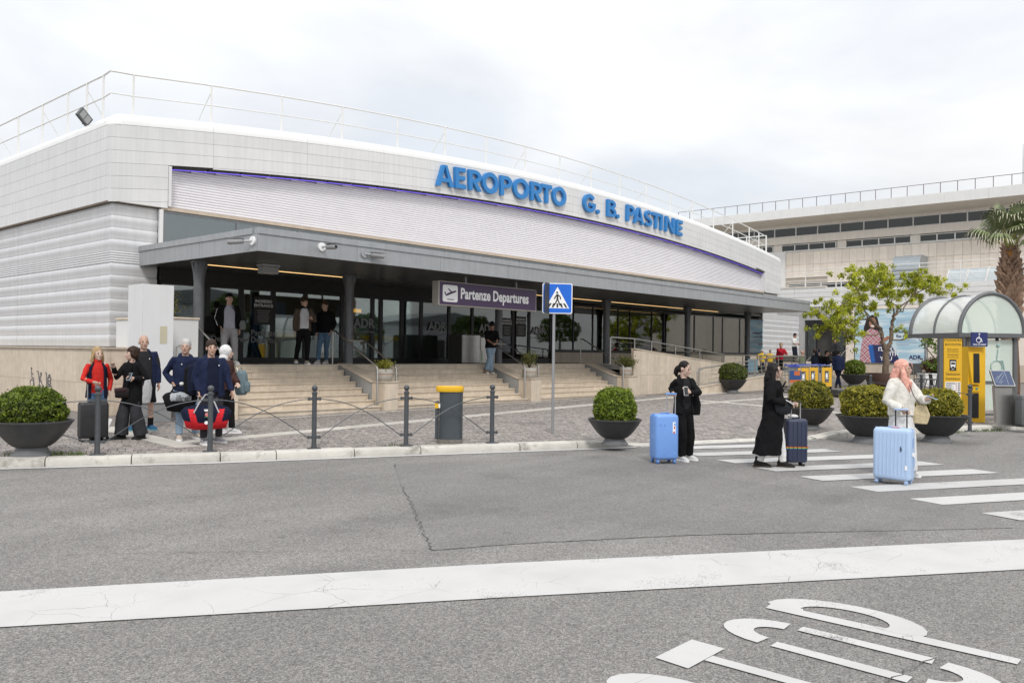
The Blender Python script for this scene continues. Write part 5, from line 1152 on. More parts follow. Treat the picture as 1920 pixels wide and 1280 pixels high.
# yellow help point
hp = thing('help_point', 'tall yellow help point column with black recessed screens under the shelter', 'help point', (23.93, 5.56, ZS), RZS-R_(6)); hp.scale = (.82, .82, .96)
obj('column', MB().add(box(.06, .62, .1, .42, 0, 2.02)), M_yel, hp); obj('hood', MB().add(prism([(0.0, 1.88), (.44, 1.88), (.40, 1.02), (.13, 1.02)], .0, .098, 'y')), M_yel, hp)
obj('screen', prism([(.16, 1.84), (.35, 1.84), (.37, 1.06), (.17, 1.06)], -.012, -.002, 'y'), M_black, hp); obj('screen', prism([(.08, .0+.78), (.40, .78), (.40, .12), (.14, .12)], .085, .098, 'y'), M_black, hp); kp = obj('key_panel', box(.08, .42, .07, .098, .82, .98), M_yel, hp); obj('button', MB().add(box(.13, .19, .062, .0695, .86, .93)), M_pgrey, kp); obj('button', tube([(.32, .0695, .9), (.32, .058, .9)], .035, 12), mat('button_teal', (.05, .25, .25), .4), kp)
ub = thing('utility_post', 'short grey metal box post at the right edge beside the shelter', 'post', (23.62, 4.25, .14), R_(-40)); obj('box', bbox(-.17, .17, -.12, .12, .03, .76, .03), M_shm, ub, smooth='auto'); obj('foot', box(-.2, .2, -.15, .15, 0, .03), M_dark, ub); obj('lid_seam', box(-.172, .172, -.122, .122, .66, .668), M_dark, ub)
# stainless map board
mb = thing('map_board', 'leaning stainless steel lectern with a dark blue tilted map', 'information board', (23.35, 4.80, zg(23.4, 4.9)), RZS-R_(2))
obj('body', prism([(0.0, 0.0), (.40, 0.0), (.40, .95), (-.06, 1.0)][:0] or [(0.02, 0.0), (.42, 0.0), (.42, 1.0), (-.05, 1.0)], 0.0, .10, 'y'), M_steel, mb); obj('fin', prism([(.425, 0), (.66, 0), (.47, .95), (.425, .95)], .03, .09, 'y'), mat('steel_dark', (.25, .25, .24), .35, metal=.8), mb)
tp_ = obj('tilted_top', ([(-.08, -.06, .99), (.47, -.06, .99), (.62, .34, 1.37), (.08, .34, 1.37), (-.08, -.03, .95), (.47, -.03, .95), (.62, .37, 1.33), (.08, .37, 1.33)], [(0, 1, 2, 3), (7, 6, 5, 4), (0, 4, 5, 1), (1, 5, 6, 2), (2, 6, 7, 3), (3, 7, 4, 0)]), M_steel, mb)
def tpt(u, v, h): 
    b_ = Vector((-.08, -.06, .99)); U_ = Vector((.55, 0, 0)); V_ = Vector((.16, .40, .38)); n_ = Vector((0, -.38, .40)).normalized(); return tuple(b_+U_*u+V_*v+n_*h)
M_mapb = mat('map_blue', (.03, .05, .12), .25); obj('map_face', ([tpt(.04, .05, .003), tpt(.96, .05, .003), tpt(.96, .95, .003), tpt(.04, .95, .003)], [(0, 1, 2, 3)]), M_mapb, tp_)
ml = MB()
for p, q in (((.1, .2), (.5, .75)), ((.2, .15), (.62, .7)), ((.1, .35), (.3, .62)), ((.3, .2), (.55, .35)), ((.25, .5), (.6, .85)), ((.5, .75), (.75, .9)), ((.12, .2), (.3, .12)), ((.3, .12), (.4, .3)), ((.68, .1), (.68, .9)), ((.4, .4), (.48, .32)))+tuple(((.74, .2+.09*i), (.92, .2+.09*i)) for i in range(7)): ml.add(bar(tpt(*p, .005), tpt(*q, .005), .006, .002))
obj('map_lines', ml, mat('map_lines', (.4, .45, .5), .5), tp_, kind='stuff')
# yellow bus station sign
bs_ = thing('bus_station_sign', 'tall yellow STAZIONE BUS timetable panel beside the shelter', 'sign', (28.45, 7.28, zg(28.5, 7.2)), R_(-43)); bs_.scale = (1, 1, .945)
M_sgn = mat('bus_yellow', (.74, .43, .02), .5, var=.03); M_ink = mat('sign_ink', (.03, .025, .02), .6)
obj('post', box(-.16, -.04, 0, .12, -.1, 2.5), M_shm, bs_); obj('post', box(.62, .72, 0, .12, -.1, 2.5), M_shm, bs_); obj('panel', box(0, .60, .03, .08, .1, 2.42), M_sgn, bs_)
for s, sz, z in (('STAZIONE BUS', .105, 2.26), ('BUS STATION', .105, 2.12), ('Biglietteria disponibile', .05, 1.98), ('presso il terminal arrivi', .05, 1.91), ('Ticket office available', .05, 1.79), ('in the arrivals terminal', .05, 1.72), ('Destinazioni', .115, 1.15), ('Destinations', .115, 1.0)): lettering('lettering', s, sz, M_ink, bs_, (.3, .028, z), align='CENTER', bold=.008, sx=.82)
bp_ = obj('bus_symbol_panel', prism([(.19, 1.3), (.41, 1.3), (.41, 1.66), (.19, 1.66)], .0245, .0295, 'y'), M_ink, bs_); obj('bus_symbol', MB().add(box(.22, .38, .020, .024, 1.44, 1.6)).add(box(.225, .265, .020, .0238, 1.40, 1.437)).add(box(.335, .375, .020, .0238, 1.40, 1.437)), M_wht, bp_); obj('bus_window', MB().add(box(.235, .365, .0175, .0195, 1.50, 1.57)), M_ink, bp_); lettering('lettering', 'Bus', .06, M_wht, bp_, (.3, .022, 1.33), align='CENTER')
tt = obj('timetable', box(.05, .55, .024, .0295, .25, .93), M_wht, bs_); rows = MB(); rr_ = MB()
for i in range(9):
    z = .88-.07*i; rows.add(box(.07, .07+random.uniform(.15, .3), .021, .0235, z, z+.015)).add(box(.07, .07+random.uniform(.2, .36), .021, .0235, z-.025, z-.015)).add(box(.46, .53, .021, .0235, z-.02, z+.012)); rr_.add(box(.39, .425, .021, .0235, z-.02, z+.012))
obj('timetable_print', rows, M_ink, tt, kind='stuff'); obj('route_marks', rr_, mat('route_red', (.55, .15, .12), .5), tt, kind='stuff'); obj('sign_line', MB().add(box(.1, .5, .027, .0295, 1.27, 1.275)).add(box(.1, .5, .027, .0295, 1.845, 1.85)), M_ink, bs_)
lettering('lettering', 'ATRAL', .06, M_ink, bs_, (.44, .028, .14), align='CENTER', bold=.02)

# round tree tub, bench seats, café table, square pot
M_tub = mat('tub_rust', (.10, .06, .048), .55, metal=.2, var=.2, vs=5)
tb = thing('tree_tub', 'wide low brown round tub holding the leafy tree', 'planter', (45.3, 14.4, zg(45.3, 14.4))); obj('wall', lathe([(.82, .05), (.92, .35), (.95, .62), (.95, .66), (.90, .66), (.88, .58)], 36, cap=False), M_tub, tb, smooth='auto'); obj('foot', lathe([(.7, 0), (.7, .06)], 24), M_dark, tb); obj('soil', lathe([(.89, .575), (.01, .6)], 24), mat('soil', (.05, .035, .025), .95), tb)
cg = thing('plastic_base', 'low black plastic base block standing behind the middle planter', 'base block', (33.0, 11.5, zg(33, 11.5)), R_(-48))
M_bplast = mat('plastic_black', (.028, .028, .03), .5); 
for k in range(4): obj('module', MB().add(bbox(-.9+.5*k, -.42+.5*k, -.35, .35, .06, .30, .03)), M_bplast, cg)
obj('rail', MB().add(box(-.95, 1.1, -.38, -.352, .10, .2)), M_bplast, cg); obj('skid', box(-.9, 1.05, -.3, .3, 0, .055), M_bplast, cg)
for i in range(3):
    t = thing('waiting_seat', 'black slatted waiting seat against the stone wall, %s of three' % ('left', 'middle', 'right')[i], 'seat', (53.0+.35*i, 15.9-.42*i, zg(53, 15.5)), R_(-48), group='row of black waiting seats')
    obj('seat', bbox(-.27, .27, -.25, .22, .42, .47, .02, 1), M_bplast, t); obj('backrest', xf(bbox(-.27, .27, -.02, .02, 0, .62, .02, 1), (0, .24, .46), rx=R_(-12)), M_bplast, t); obj('leg', bar((-.2, 0, .42), (-.3, -.2, 0), .04, .04), M_shm, t); obj('leg', bar((.2, 0, .42), (.3, .2, 0), .04, .04), M_shm, t); obj('armrest', bar((-.3, -.2, .64), (-.3, .2, .66), .04, .03), M_shm, t)
ct = thing('cafe_table', 'round dark metal café table beside the bus sign', 'table', (35.2, 9.5, zg(35.2, 9.5))); obj('top', lathe([(.55, .72), (.56, .735), (.55, .75)], 28), M_bplast, ct)
for k in range(4):
    t_ = PI/2*k+.4; obj('leg', tube([(.12*math.cos(t_), .12*math.sin(t_), .72), (.2*math.cos(t_), .2*math.sin(t_), .4), (.4*math.cos(t_), .4*math.sin(t_), 0)], .018, 6), M_bplast, ct)
cc = thing('cafe_chair', 'black metal chair behind the round café table', 'chair', (36.6, 9.6, zg(36.6, 9.6)), R_(30))
obj('seat', bbox(-.22, .22, -.22, .22, .44, .47, .01, 1), M_bplast, cc); obj('backrest', xf(bbox(-.22, .22, -.015, .015, 0, .45, .01, 1), (0, .22, .47), rx=R_(-8)), M_bplast, cc)
for sx_ in (-1, 1):
    for sy_ in (-1, 1): obj('leg', bar((sx_*.2, sy_*.2, .44), (sx_*.23, sy_*.23, 0), .03, .03), M_bplast, cc)
wp_ = thing('square_pot', 'white square plastic pot with a red-leaved shrub', 'pot', (47.6, 13.0, zg(47.6, 13)), R_(-40)); a_, b_ = .27, .33
obj('pot', MB().add(([(-a_, -a_, 0), (a_, -a_, 0), (a_, a_, 0), (-a_, a_, 0), (-b_, -b_, .62), (b_, -b_, .62), (b_, b_, .62), (-b_, b_, .62)], box(0, 1, 0, 1, 0, 1)[1])), M_wht, wp_); obj('rim', box(-.36, .36, -.36, .36, .60, .67), M_wht, wp_)
# ============================================================ vegetation
def leaf_mat(name, c0, c1, rough=.5):
    if name in MC: return MC[name]
    m = bpy.data.materials.new(name); m.use_nodes = True; MC[name] = m; t = m.node_tree; N = t.nodes; L = t.links; b = N['Principled BSDF']; b.inputs['Roughness'].default_value = rough
    a = N.new('ShaderNodeAttribute'); a.attribute_name = 'tone'; r = N.new('ShaderNodeValToRGB'); r.color_ramp.elements[0].color = (*c0, 1); r.color_ramp.elements[1].color = (*c1, 1); L.new(a.outputs['Fac'], r.inputs[0]); L.new(r.outputs[0], b.inputs['Base Color'])
    tr = N.new('ShaderNodeBsdfTranslucent'); L.new(r.outputs[0], tr.inputs[0]); mx = N.new('ShaderNodeMixShader'); mx.inputs[0].default_value = .42; L.new(b.outputs[0], mx.inputs[1]); L.new(tr.outputs[0], mx.inputs[2]); L.new(mx.outputs[0], N['Material Output'].inputs[0])
    return m
def leaves_mesh(name, P, Nn, size, m, tones, asp=.55, jit=.8, droop=0):
    """one folded leaf (2 quads) at every point of P facing roughly Nn"""
    k = len(P); P = np.asarray(P); Nn = np.asarray(Nn)+NR.normal(0, jit, (k, 3)); Nn[:, 2] += .15; Nn /= np.linalg.norm(Nn, axis=1)[:, None]
    T = NR.normal(0, 1, (k, 3)); T[:, 2] -= droop; T -= (T*Nn).sum(1)[:, None]*Nn; T /= np.linalg.norm(T, axis=1)[:, None]; B = np.cross(Nn, T)
    s = size*NR.uniform(.65, 1.3, k)[:, None]; w = s*asp
    a = P-T*s*.5; e = P+T*s*.5; l = P+B*w*.5+Nn*s*.10; r = P-B*w*.5+Nn*s*.10; 
    V = np.stack([a, l, e, r], 1).reshape(-1, 3); F = np.arange(k*4).reshape(k, 4); F = np.concatenate([F[:, [0, 1, 2]], F[:, [0, 2, 3]]], 1).reshape(-1, 3)
    me = bpy.data.meshes.new(name); me.vertices.add(len(V)); me.vertices.foreach_set('co', V.ravel()); n = len(F); me.loops.add(n*3); me.loops.foreach_set('vertex_index', F.ravel()); me.polygons.add(n); me.polygons.foreach_set('loop_start', np.arange(0, n*3, 3)); me.polygons.foreach_set('loop_total', np.full(n, 3))
    me.materials.append(m); me.update(calc_edges=True); at = me.attributes.new('tone', 'FLOAT', 'FACE'); at.data.foreach_set('value', np.repeat(np.clip(tones, 0, 1), 2).astype(np.float32)); return me
M_box = leaf_mat('boxwood', (.035, .060, .010), (.28, .37, .035)); M_boxb = leaf_mat('boxwood_bright', (.045, .085, .010), (.34, .44, .035)); M_boxy = leaf_mat('boxwood_flecked', (.035, .055, .008), (.56, .50, .05)); M_boxd = leaf_mat('boxwood_dull', (.035, .050, .012), (.23, .28, .045))
def bush_pts(n, rx, rz, sq, lump, seed):
    d = NR.normal(0, 1, (n, 3)); d /= np.linalg.norm(d, axis=1)[:, None]; d[:, 2] = np.where(d[:, 2] < -.55, -d[:, 2], d[:, 2])
    p = sq; s = (np.abs(d)**p).sum(1)**(1/p); q = d/s[:, None]
    lum = np.array([noise.noise(Vector((*(v*2.6+seed),))) for v in d]); lum2 = np.array([noise.noise(Vector((*(v*6+seed*2),))) for v in d])
    lum3 = np.array([noise.noise(Vector((*(v*1.3+seed*3),))) for v in d]); r = 1+lump*lum+.075*lum2+.09*lum3-np.abs(NR.normal(0, .06, n))+np.where(NR.random(n) < .03, NR.uniform(.02, .13, n), 0); P = q*r[:, None]*np.array([rx, rx, rz]); return P, d, lum2
def make_bush(parent, n, rx, rz, zc, sq, m, size, seed, tone_mu=.45, lump=.11):
    P, d, lum = bush_pts(n, rx, rz, sq, lump, seed); P[:, 2] += zc
    t = NR.beta(1.6, 2.3, n)+.35*lum+(tone_mu-.42)
    me = leaves_mesh('foliage', P, d, size, m, t); obj('foliage', me, None, parent, kind='stuff')
    obj('inner_core', ball((0, 0, zc), rx*.86, 18, (1, 1, rz/rx)), mat('bush_inside', (.018, .022, .010), .9, var=.4, vs=12), parent, smooth=True)  # plain dark ball filling the inside of the foliage
SPEC = {0: (M_box, 1.0, .40, 2.3, .42), 1: (M_boxb, .80, .43, 3.2, .44), 2: (M_boxy, .92, .42, 2.4, .36), 3: (M_boxy, .90, .38, 2.6, .48), 4: (M_boxy, .86, .38, 2.3, .46), 5: (M_boxd, .96, .42, 2.3, .40), 6: (M_boxb, .82, .42, 2.2, .34), 7: (M_boxd, .8, .42, 2.2, .3)}
LBL = ['wide clipped round bush in the planter at the left edge', 'bright green boxy clipped bush in the lone planter left of the crossing', 'rounded green and yellow bush in the planter behind the navy suitcase', 'yellow-flecked bush in the planter left of the woman in white', 'yellow-flecked bush in the planter right of the woman in white', 'dull green ball bush in the planter in front of the ramp railing', 'plain green ball bush behind the yellow trolley boards', 'dark clipped bush beside the white square pot']
WID = {0: .92, 1: .80, 2: .99, 3: .91, 4: .86, 5: 1.08, 6: .84, 7: .8}; RZK = {0: .285, 1: .365, 2: .37, 3: .325, 4: .285, 5: .38, 6: .34, 7: .33}
for (x, y, z, dia, h, k), l in zip(PLANTERS, LBL):
    m, tw, hh, sq, tm = SPEC[k]; rx = dia*WID[k]/2*.88; rz = dia*RZK[k]
    t = thing('clipped_bush', l, 'bush', (x, y, z+h), group='clipped bushes in the bowl planters')
    n = 9000 if k < 5 else 4200
    make_bush(t, n, rx, rz, rz*.62, sq, m, .045*max(1, dia/1.1) if k < 5 else .07, k*7.3, tm)
    obj('stem', tube([(0, 0, -.05), (.01, 0, .12)], .04, 6), mat('bark', (.09, .065, .045), .9, var=.3, vs=20), t)
def small_shrub(label, x, y, z, n, r, hz, m, size, kind='dense', stems=7):
    t = thing('potted_shrub', label, 'shrub', (x, y, z)); P = []; D = []; mb_ = MB()
    for i in range(stems):
        a = 2*PI*i/stems+random.uniform(-.3, .3); q = Vector((r*.75*math.cos(a)*random.uniform(.3, 1), r*.75*math.sin(a)*random.uniform(.3, 1), hz*random.uniform(.55, .95))); mb_.add(tube([(0, 0, 0), tuple(q*.5+Vector((0, 0, hz*.1))), tuple(q)], [.010, .007, .003], 5))
        for j in range(n//stems):
            s = random.uniform(.45, 1.05); sp = .28 if kind == 'dense' else .16; P.append((q.x*s+random.gauss(0, r*sp), q.y*s+random.gauss(0, r*sp), max(.01, q.z*s+random.gauss(0, hz*.12)))); D.append((q.x, q.y, .3))
    obj('stems', mb_, mat('bark', (.09, .065, .045), .9, var=.3, vs=20), t, kind='stuff'); obj('foliage', leaves_mesh('foliage', P, D, size, m, NR.beta(2, 2, len(P)), jit=.7), None, t, kind='stuff'); return t
M_yg = leaf_mat('yellow_green', (.07, .10, .012), (.42, .40, .05)); M_olive = leaf_mat('olive_leaf', (.05, .065, .018), (.24, .25, .06)); M_redl = leaf_mat('red_leaf', (.05, .02, .018), (.24, .11, .07)); M_mid = leaf_mat('mid_green', (.02, .045, .01), (.15, .22, .03))
small_shrub('low yellow-green shrub in the pot on the first pillar', 14.87, 17.72, 1.25, 900, .30, .30, M_yg, .05)
small_shrub('loose twiggy shrub in the pot on the second pillar', 20.94, 17.72, 1.25, 700, .42, .62, M_olive, .055, 'loose', 12)
small_shrub('dense green bush in the pot on the third pillar', 26.56, 17.75, 1.25, 1500, .42, .42, M_olive, .06, 'dense', 10)
small_shrub('yellow-green shrub spilling from the leftmost pillar pot', 10.05, 17.72, 1.25, 700, .32, .32, M_yg, .05)
small_shrub('dark red leaved shrub in the white square pot', 47.6, 13.0, zg(47.6, 13)+.6, 900, .5, .85, M_redl, .09, 'loose', 10)
for i, x in enumerate((9.62, 10.05)): small_shrub('reddish green hedge plant on top of the white wall, %s' % ('left' if i == 0 else 'right, next to the column'), x, 20.1+.5*i, 2.3, 1300, .5, .85, leaf_mat('hedge_mix', (.035, .05, .012), (.26, .24, .05)), .07, 'dense', 10)

# ------------------------------------------------- leafy tree in the tub
M_bark = mat('tree_bark', (.17, .125, .09), .9, var=.35, vs=9, bump=.6, bs=30)
tree = thing('leafy_tree', 'spreading small tree with yellow-green leaf clusters in the brown tub', 'tree', (45.3, 14.4, zg(45.3, 14.4)+.55))
vr = Vector((RGT0.x, RGT0.y, 0)); vf_ = Vector((FWD0.x, FWD0.y, 0)); PX = .0273
def tp3(u, v, dep=0):                     # picture offsets in metres around the trunk foot
    q = vr*((u-1657)*PX)+vf_*dep; return Vector((q.x, q.y, (703-v)*PX))
limbs = []; tips = []
def limb(pts, r0, r1, tw=True):
    P = [tp3(*p) for p in pts]; Q = []
    for i in range(len(P)-1):
        for s in range(3): 
            q = P[i].lerp(P[i+1], s/3); Q.append(q+Vector((random.gauss(0, .03), random.gauss(0, .03), random.gauss(0, .025))) if (i or s) else q)
    Q.append(P[-1]); n = len(Q); limbs.append((Q, [r0+(r1-r0)*i/(n-1) for i in range(n)])); return Q
tr_ = limb([(1657, 705), (1659, 680), (1660, 655)], .17, .15)
L1 = limb([(1660, 655), (1651, 640), (1649, 615), (1630, 600), (1622, 598)], .12, .055); L2 = limb([(1660, 655), (1668, 640), (1669, 615), (1671, 600), (1684, 585, .4), (1690, 575, .5)], .12, .06)
sub = [([(1630, 600), (1612, 580, -.3), (1596, 574, -.5)], .04), ([(1622, 598), (1600, 601, .4), (1578, 612, .5), (1552, 622, .7)], .045), ([(1650, 622), (1632, 628, -.5), (1600, 628, -.9), (1570, 632, -1.2), (1545, 612, -1.3)], .045), ([(1671, 600), (1665, 580, -.4), (1660, 560, -.6), (1645, 540, -.8)], .045), ([(1690, 575, .5), (1676, 560, .8), (1672, 530, 1.0), (1668, 512, 1.1)], .04), ([(1690, 575, .5), (1706, 562, .3), (1716, 548, .2), (1742, 535, .3), (1765, 535, .4)], .045), ([(1669, 636), (1690, 634, -.4), (1712, 622, -.6), (1730, 610, -.8)], .045), ([(1684, 585, .4), (1704, 580, 1.0), (1726, 556, 1.4), (1740, 530, 1.6)], .04), ([(1612, 580, -.3), (1608, 555, -.2), (1600, 535, 0), (1594, 512, 0)], .032), ([(1660, 560, -.6), (1640, 555, -.9), (1622, 540, -1.1), (1605, 525, -1.2)], .032), ([(1596, 574, -.5), (1570, 572, -.6), (1552, 590, -.5)], .025), ([(1716, 548, .2), (1720, 528, .2), (1705, 515, .1)], .03), ([(1712, 622, -.6), (1745, 612, -.6), (1770, 610, -.6)], .025), ([(1649, 615), (1640, 595, .7), (1630, 570, 1.1), (1625, 545, 1.3)], .04), ([(1645, 540, -.8), (1640, 520, -.9)], .025), ([(1668, 512, 1.1), (1650, 508, 1.2)], .02), ([(1765, 535, .4), (1785, 548, .4)], .015), ([(1600, 601, .4), (1565, 595, .9), (1545, 585, 1.0)], .02)]
ends = []
for pts, r in sub: ends.append(limb(pts, r, r*.35))
for Q in ends:
    for i in range(max(2, len(Q)//2), len(Q)):
        for k in range(2):
            a = random.uniform(0, 2*PI); e = Q[i]+Vector((math.cos(a)*random.uniform(.2, .65), math.sin(a)*random.uniform(.2, .65), random.uniform(-.25, .55))); limbs.append(([Q[i], Q[i].lerp(e, .5)+Vector((0, 0, .05)), e], [.014, .009, .005])); tips.append(e)
    tips.append(Q[-1])
for i, (Q, r) in enumerate(limbs[:21]): obj('trunk' if i == 0 else 'limb', tube(Q, r, 9 if i < 3 else 6), M_bark, tree, smooth='auto')
tw = MB()
for Q, r in limbs[21:]: tw.add(tube(Q, r, 4))
obj('twigs', tw, M_bark, tree, kind='stuff')
P = []; D = []; T = []
for e in tips:
    for c in range(random.choice((2, 2, 3, 3))):
        ce = e+Vector((random.gauss(0, .24), random.gauss(0, .24), random.gauss(0, .20))); bt_ = random.uniform(-.25, .25)
        for j in range(random.randint(34, 56)):
            d = Vector((random.gauss(0, 1), random.gauss(0, 1), random.gauss(.3, 1))).normalized(); q = ce+d*random.uniform(.04, .20); P.append(q); D.append(d); T.append(random.betavariate(2, 2)+bt_)
M_tleaf = leaf_mat('tree_leaf', (.13, .18, .012), (.72, .74, .06))
obj('crown', leaves_mesh('crown', [tuple(p) for p in P], [tuple(d) for d in D], .135, M_tleaf, np.array(T), asp=.5, jit=.5, droop=.6), None, tree, kind='stuff')
sh2 = thing('green_shrub', 'fresh green shrub seen between the leafy tree and the bus sign', 'shrub', (47.9, 12.2, zg(47, 12)))
P = []; D = []
for i in range(46):
    c = Vector((random.gauss(0, .65), random.gauss(0, .65), random.uniform(1.0, 3.2)))
    for j in range(34):
        d = Vector((random.gauss(0, 1), random.gauss(0, 1), random.gauss(.2, 1))).normalized(); P.append(tuple(c+d*random.uniform(.05, .26))); D.append(tuple(d))
obj('foliage', leaves_mesh('foliage', P, D, .15, M_mid if False else leaf_mat('shrub_leaf', (.04, .09, .012), (.26, .40, .05)), NR.beta(2, 2, len(P))), None, sh2, kind='stuff')
for i in range(4): obj('stem', tube([(0, 0, 0), (random.gauss(0, .2), random.gauss(0, .2), 1.2), (random.gauss(0, .5), random.gauss(0, .5), 2.6)], [.05, .035, .015], 6), M_bark, sh2)

# ------------------------------------------------- fan palm behind the shelter
palm = thing('fan_palm', 'fan palm with a shaggy brown trunk behind the bus shelter at the right edge', 'palm', (29.63, 5.74, zg(29.6, 5.7)))
M_ptr = mat('palm_trunk', (.13, .075, .05), .95, var=.35, vs=12, bump=.5, bs=40); M_boot = mat('palm_boot', (.30, .20, .14), .9, var=.4, vs=14, rand=.25); M_frond = mat('palm_leaf', (.15, .18, .08), .5, var=.35, vs=5, rand=.2); M_dry = mat('palm_tip', (.52, .48, .36), .7, var=.2); M_pet = mat('palm_stalk', (.22, .22, .06), .5)
H_ = 5.05
def prad(z): return .265+.03*math.sin(z*2.0)-.08*max(0, (z-3.6)/1.5)
obj('trunk', lathe([(prad(z), z) for z in lin(0, H_-.1, 14)], 16), M_ptr, palm, smooth=True)
bm_ = meshdata('leaf_base', ([(-.085, 0, 0), (.085, 0, 0), (.06, -.10, .16), (-.06, -.10, .16), (0, -.17, .27), (-.085, .05, .02), (.085, .05, .02), (0, -.06, .25)], [(0, 1, 2, 3), (3, 2, 4), (1, 6, 7, 2), (5, 0, 3, 7), (2, 7, 4), (7, 3, 4)]), M_boot)
k = 0; z = 2.2
while z < H_-.15:
    nn = 11
    for j in range(nn):
        a = 2*PI*(j+.5*(k % 2))/nn+random.gauss(0, .08); r = prad(z)-.03; s = random.uniform(.8, 1.25)*(1 if z < 4.3 else .75)
        inst('leaf_base', bm_, palm, (r*math.cos(a), r*math.sin(a), z+random.gauss(0, .03)), a+PI/2+random.gauss(0, .25), (s, s, s*random.uniform(.8, 1.3)))
    z += .135; k += 1
def fan(base, dirv, ln, rad, droop, label=None):
    d = Vector(dirv).normalized(); side_ = d.cross(Vector((0, 0, 1))).normalized(); up_ = side_.cross(d).normalized(); hub = base+d*ln*.9+Vector((0, 0, -.25*ln*droop))
    st = obj('frond_stalk', tube([tuple(base), tuple(base.lerp(hub, .5)+Vector((0, 0, .10*ln))), tuple(hub)], [.028, .02, .014], 6), M_pet, palm)
    b = MB(); n = 26; d2 = (hub-(base.lerp(hub, .5)+Vector((0, 0, .10*ln)))).normalized(); s2 = d2.cross(Vector((0, 0, 1))).normalized(); u2 = s2.cross(d2)
    for i in range(n):
        t = (i/(n-1)-.5)*R_(250); ax = d2*math.cos(t)+s2*math.sin(t); l = rad*random.uniform(.85, 1.1)*(1-.18*abs(t)/2.2); w = .028; per = d2*-math.sin(t)+s2*math.cos(t); pl = (i % 2)*.02
        p1 = hub+ax*l*.55+u2*(.10*rad+pl); p2 = hub+ax*l*.8+Vector((0, 0, -l*.10*(1+droop))); p3 = hub+ax*l*(.88+.05*random.random())+Vector((0, 0, -l*(.28+.25*droop)*random.uniform(.7, 1.3)))
        b.add(([tuple(hub-per*.004), tuple(hub+per*.004), tuple(p1+per*w*1.25), tuple(p1-per*w*1.25), tuple(p2+per*w*.6), tuple(p2-per*w*.6)], [(0, 1, 2, 3), (3, 2, 4, 5)]), 0)
        b.add(([tuple(p2+per*w*.5), tuple(p2-per*w*.5), tuple(p3-per*.004), tuple(p3+per*.004)], [(0, 1, 2, 3)]), 1)
    obj('frond_blade', b, [M_frond, M_dry], st)
base = Vector((0, 0, H_-.1))
for a, el, ln, rad, dr in [(-150, 48, .95, .62, .7), (170, 38, 1.0, .62, 1.0), (-100, 60, 1.0, .66, .3), (-60, 58, 1.0, .68, .4), (-20, 50, 1.0, .66, .6), (20, 44, 1.0, .64, .8), (60, 60, 1.05, .72, .3), (110, 45, 1.0, .75, .6), (140, 68, 1.15, .7, .2), (-130, 75, 1.2, .7, .1), (-40, 78, 1.25, .72, .1), (80, 80, 1.25, .7, .1), (-170, 55, 1.1, .72, .4), (0, 62, 1.15, .72, .3), (-80, 40, .95, .64, .9), (-120, 30, .9, .62, 1.1), (-140, 62, 1.1, .66, .4), (40, 70, 1.2, .66, .2)]:
    q = R_(a); fan(base+Vector((.06*math.cos(q), .06*math.sin(q), 0)), (math.cos(q)*math.cos(R_(el)), math.sin(q)*math.cos(R_(el)), math.sin(R_(el))), ln, rad, dr)
obj('fibre', lathe([(.20, H_-.35), (.22, H_-.2), (.12, H_+.02), (.02, H_+.06)], 12), mat('palm_fibre', (.38, .17, .04), .9, var=.4, vs=20), palm)

# trees across the road behind the camera, mirrored in the glass front
for i, (x, y, s) in enumerate(((20, -22, 1.0), (27, -20, .8), (40, -24, 1.1), (52, -21, .9), (70, -24, 1.0), (84, -22, 1.1), (33, -17, .6))):
    t = thing('roadside_tree', 'dark green tree across the road behind the viewer, %s' % ('first', 'second', 'third', 'fourth', 'fifth', 'sixth', 'small one')[i], 'tree', (x, y, 0)); obj('trunk', tube([(0, 0, 0), (.1, 0, 2*s), (0, .1, 3.6*s)], [.2*s, .16*s, .1*s], 7), M_bark, t)
    P, d, lum = bush_pts(2200, 2.2*s, 1.9*s, 2.0, .28, i*3.1); P[:, 2] += 4.0*s; obj('crown', leaves_mesh('crown', P, d, .38*s, M_mid, NR.beta(2, 2.4, len(P))), None, t, kind='stuff')
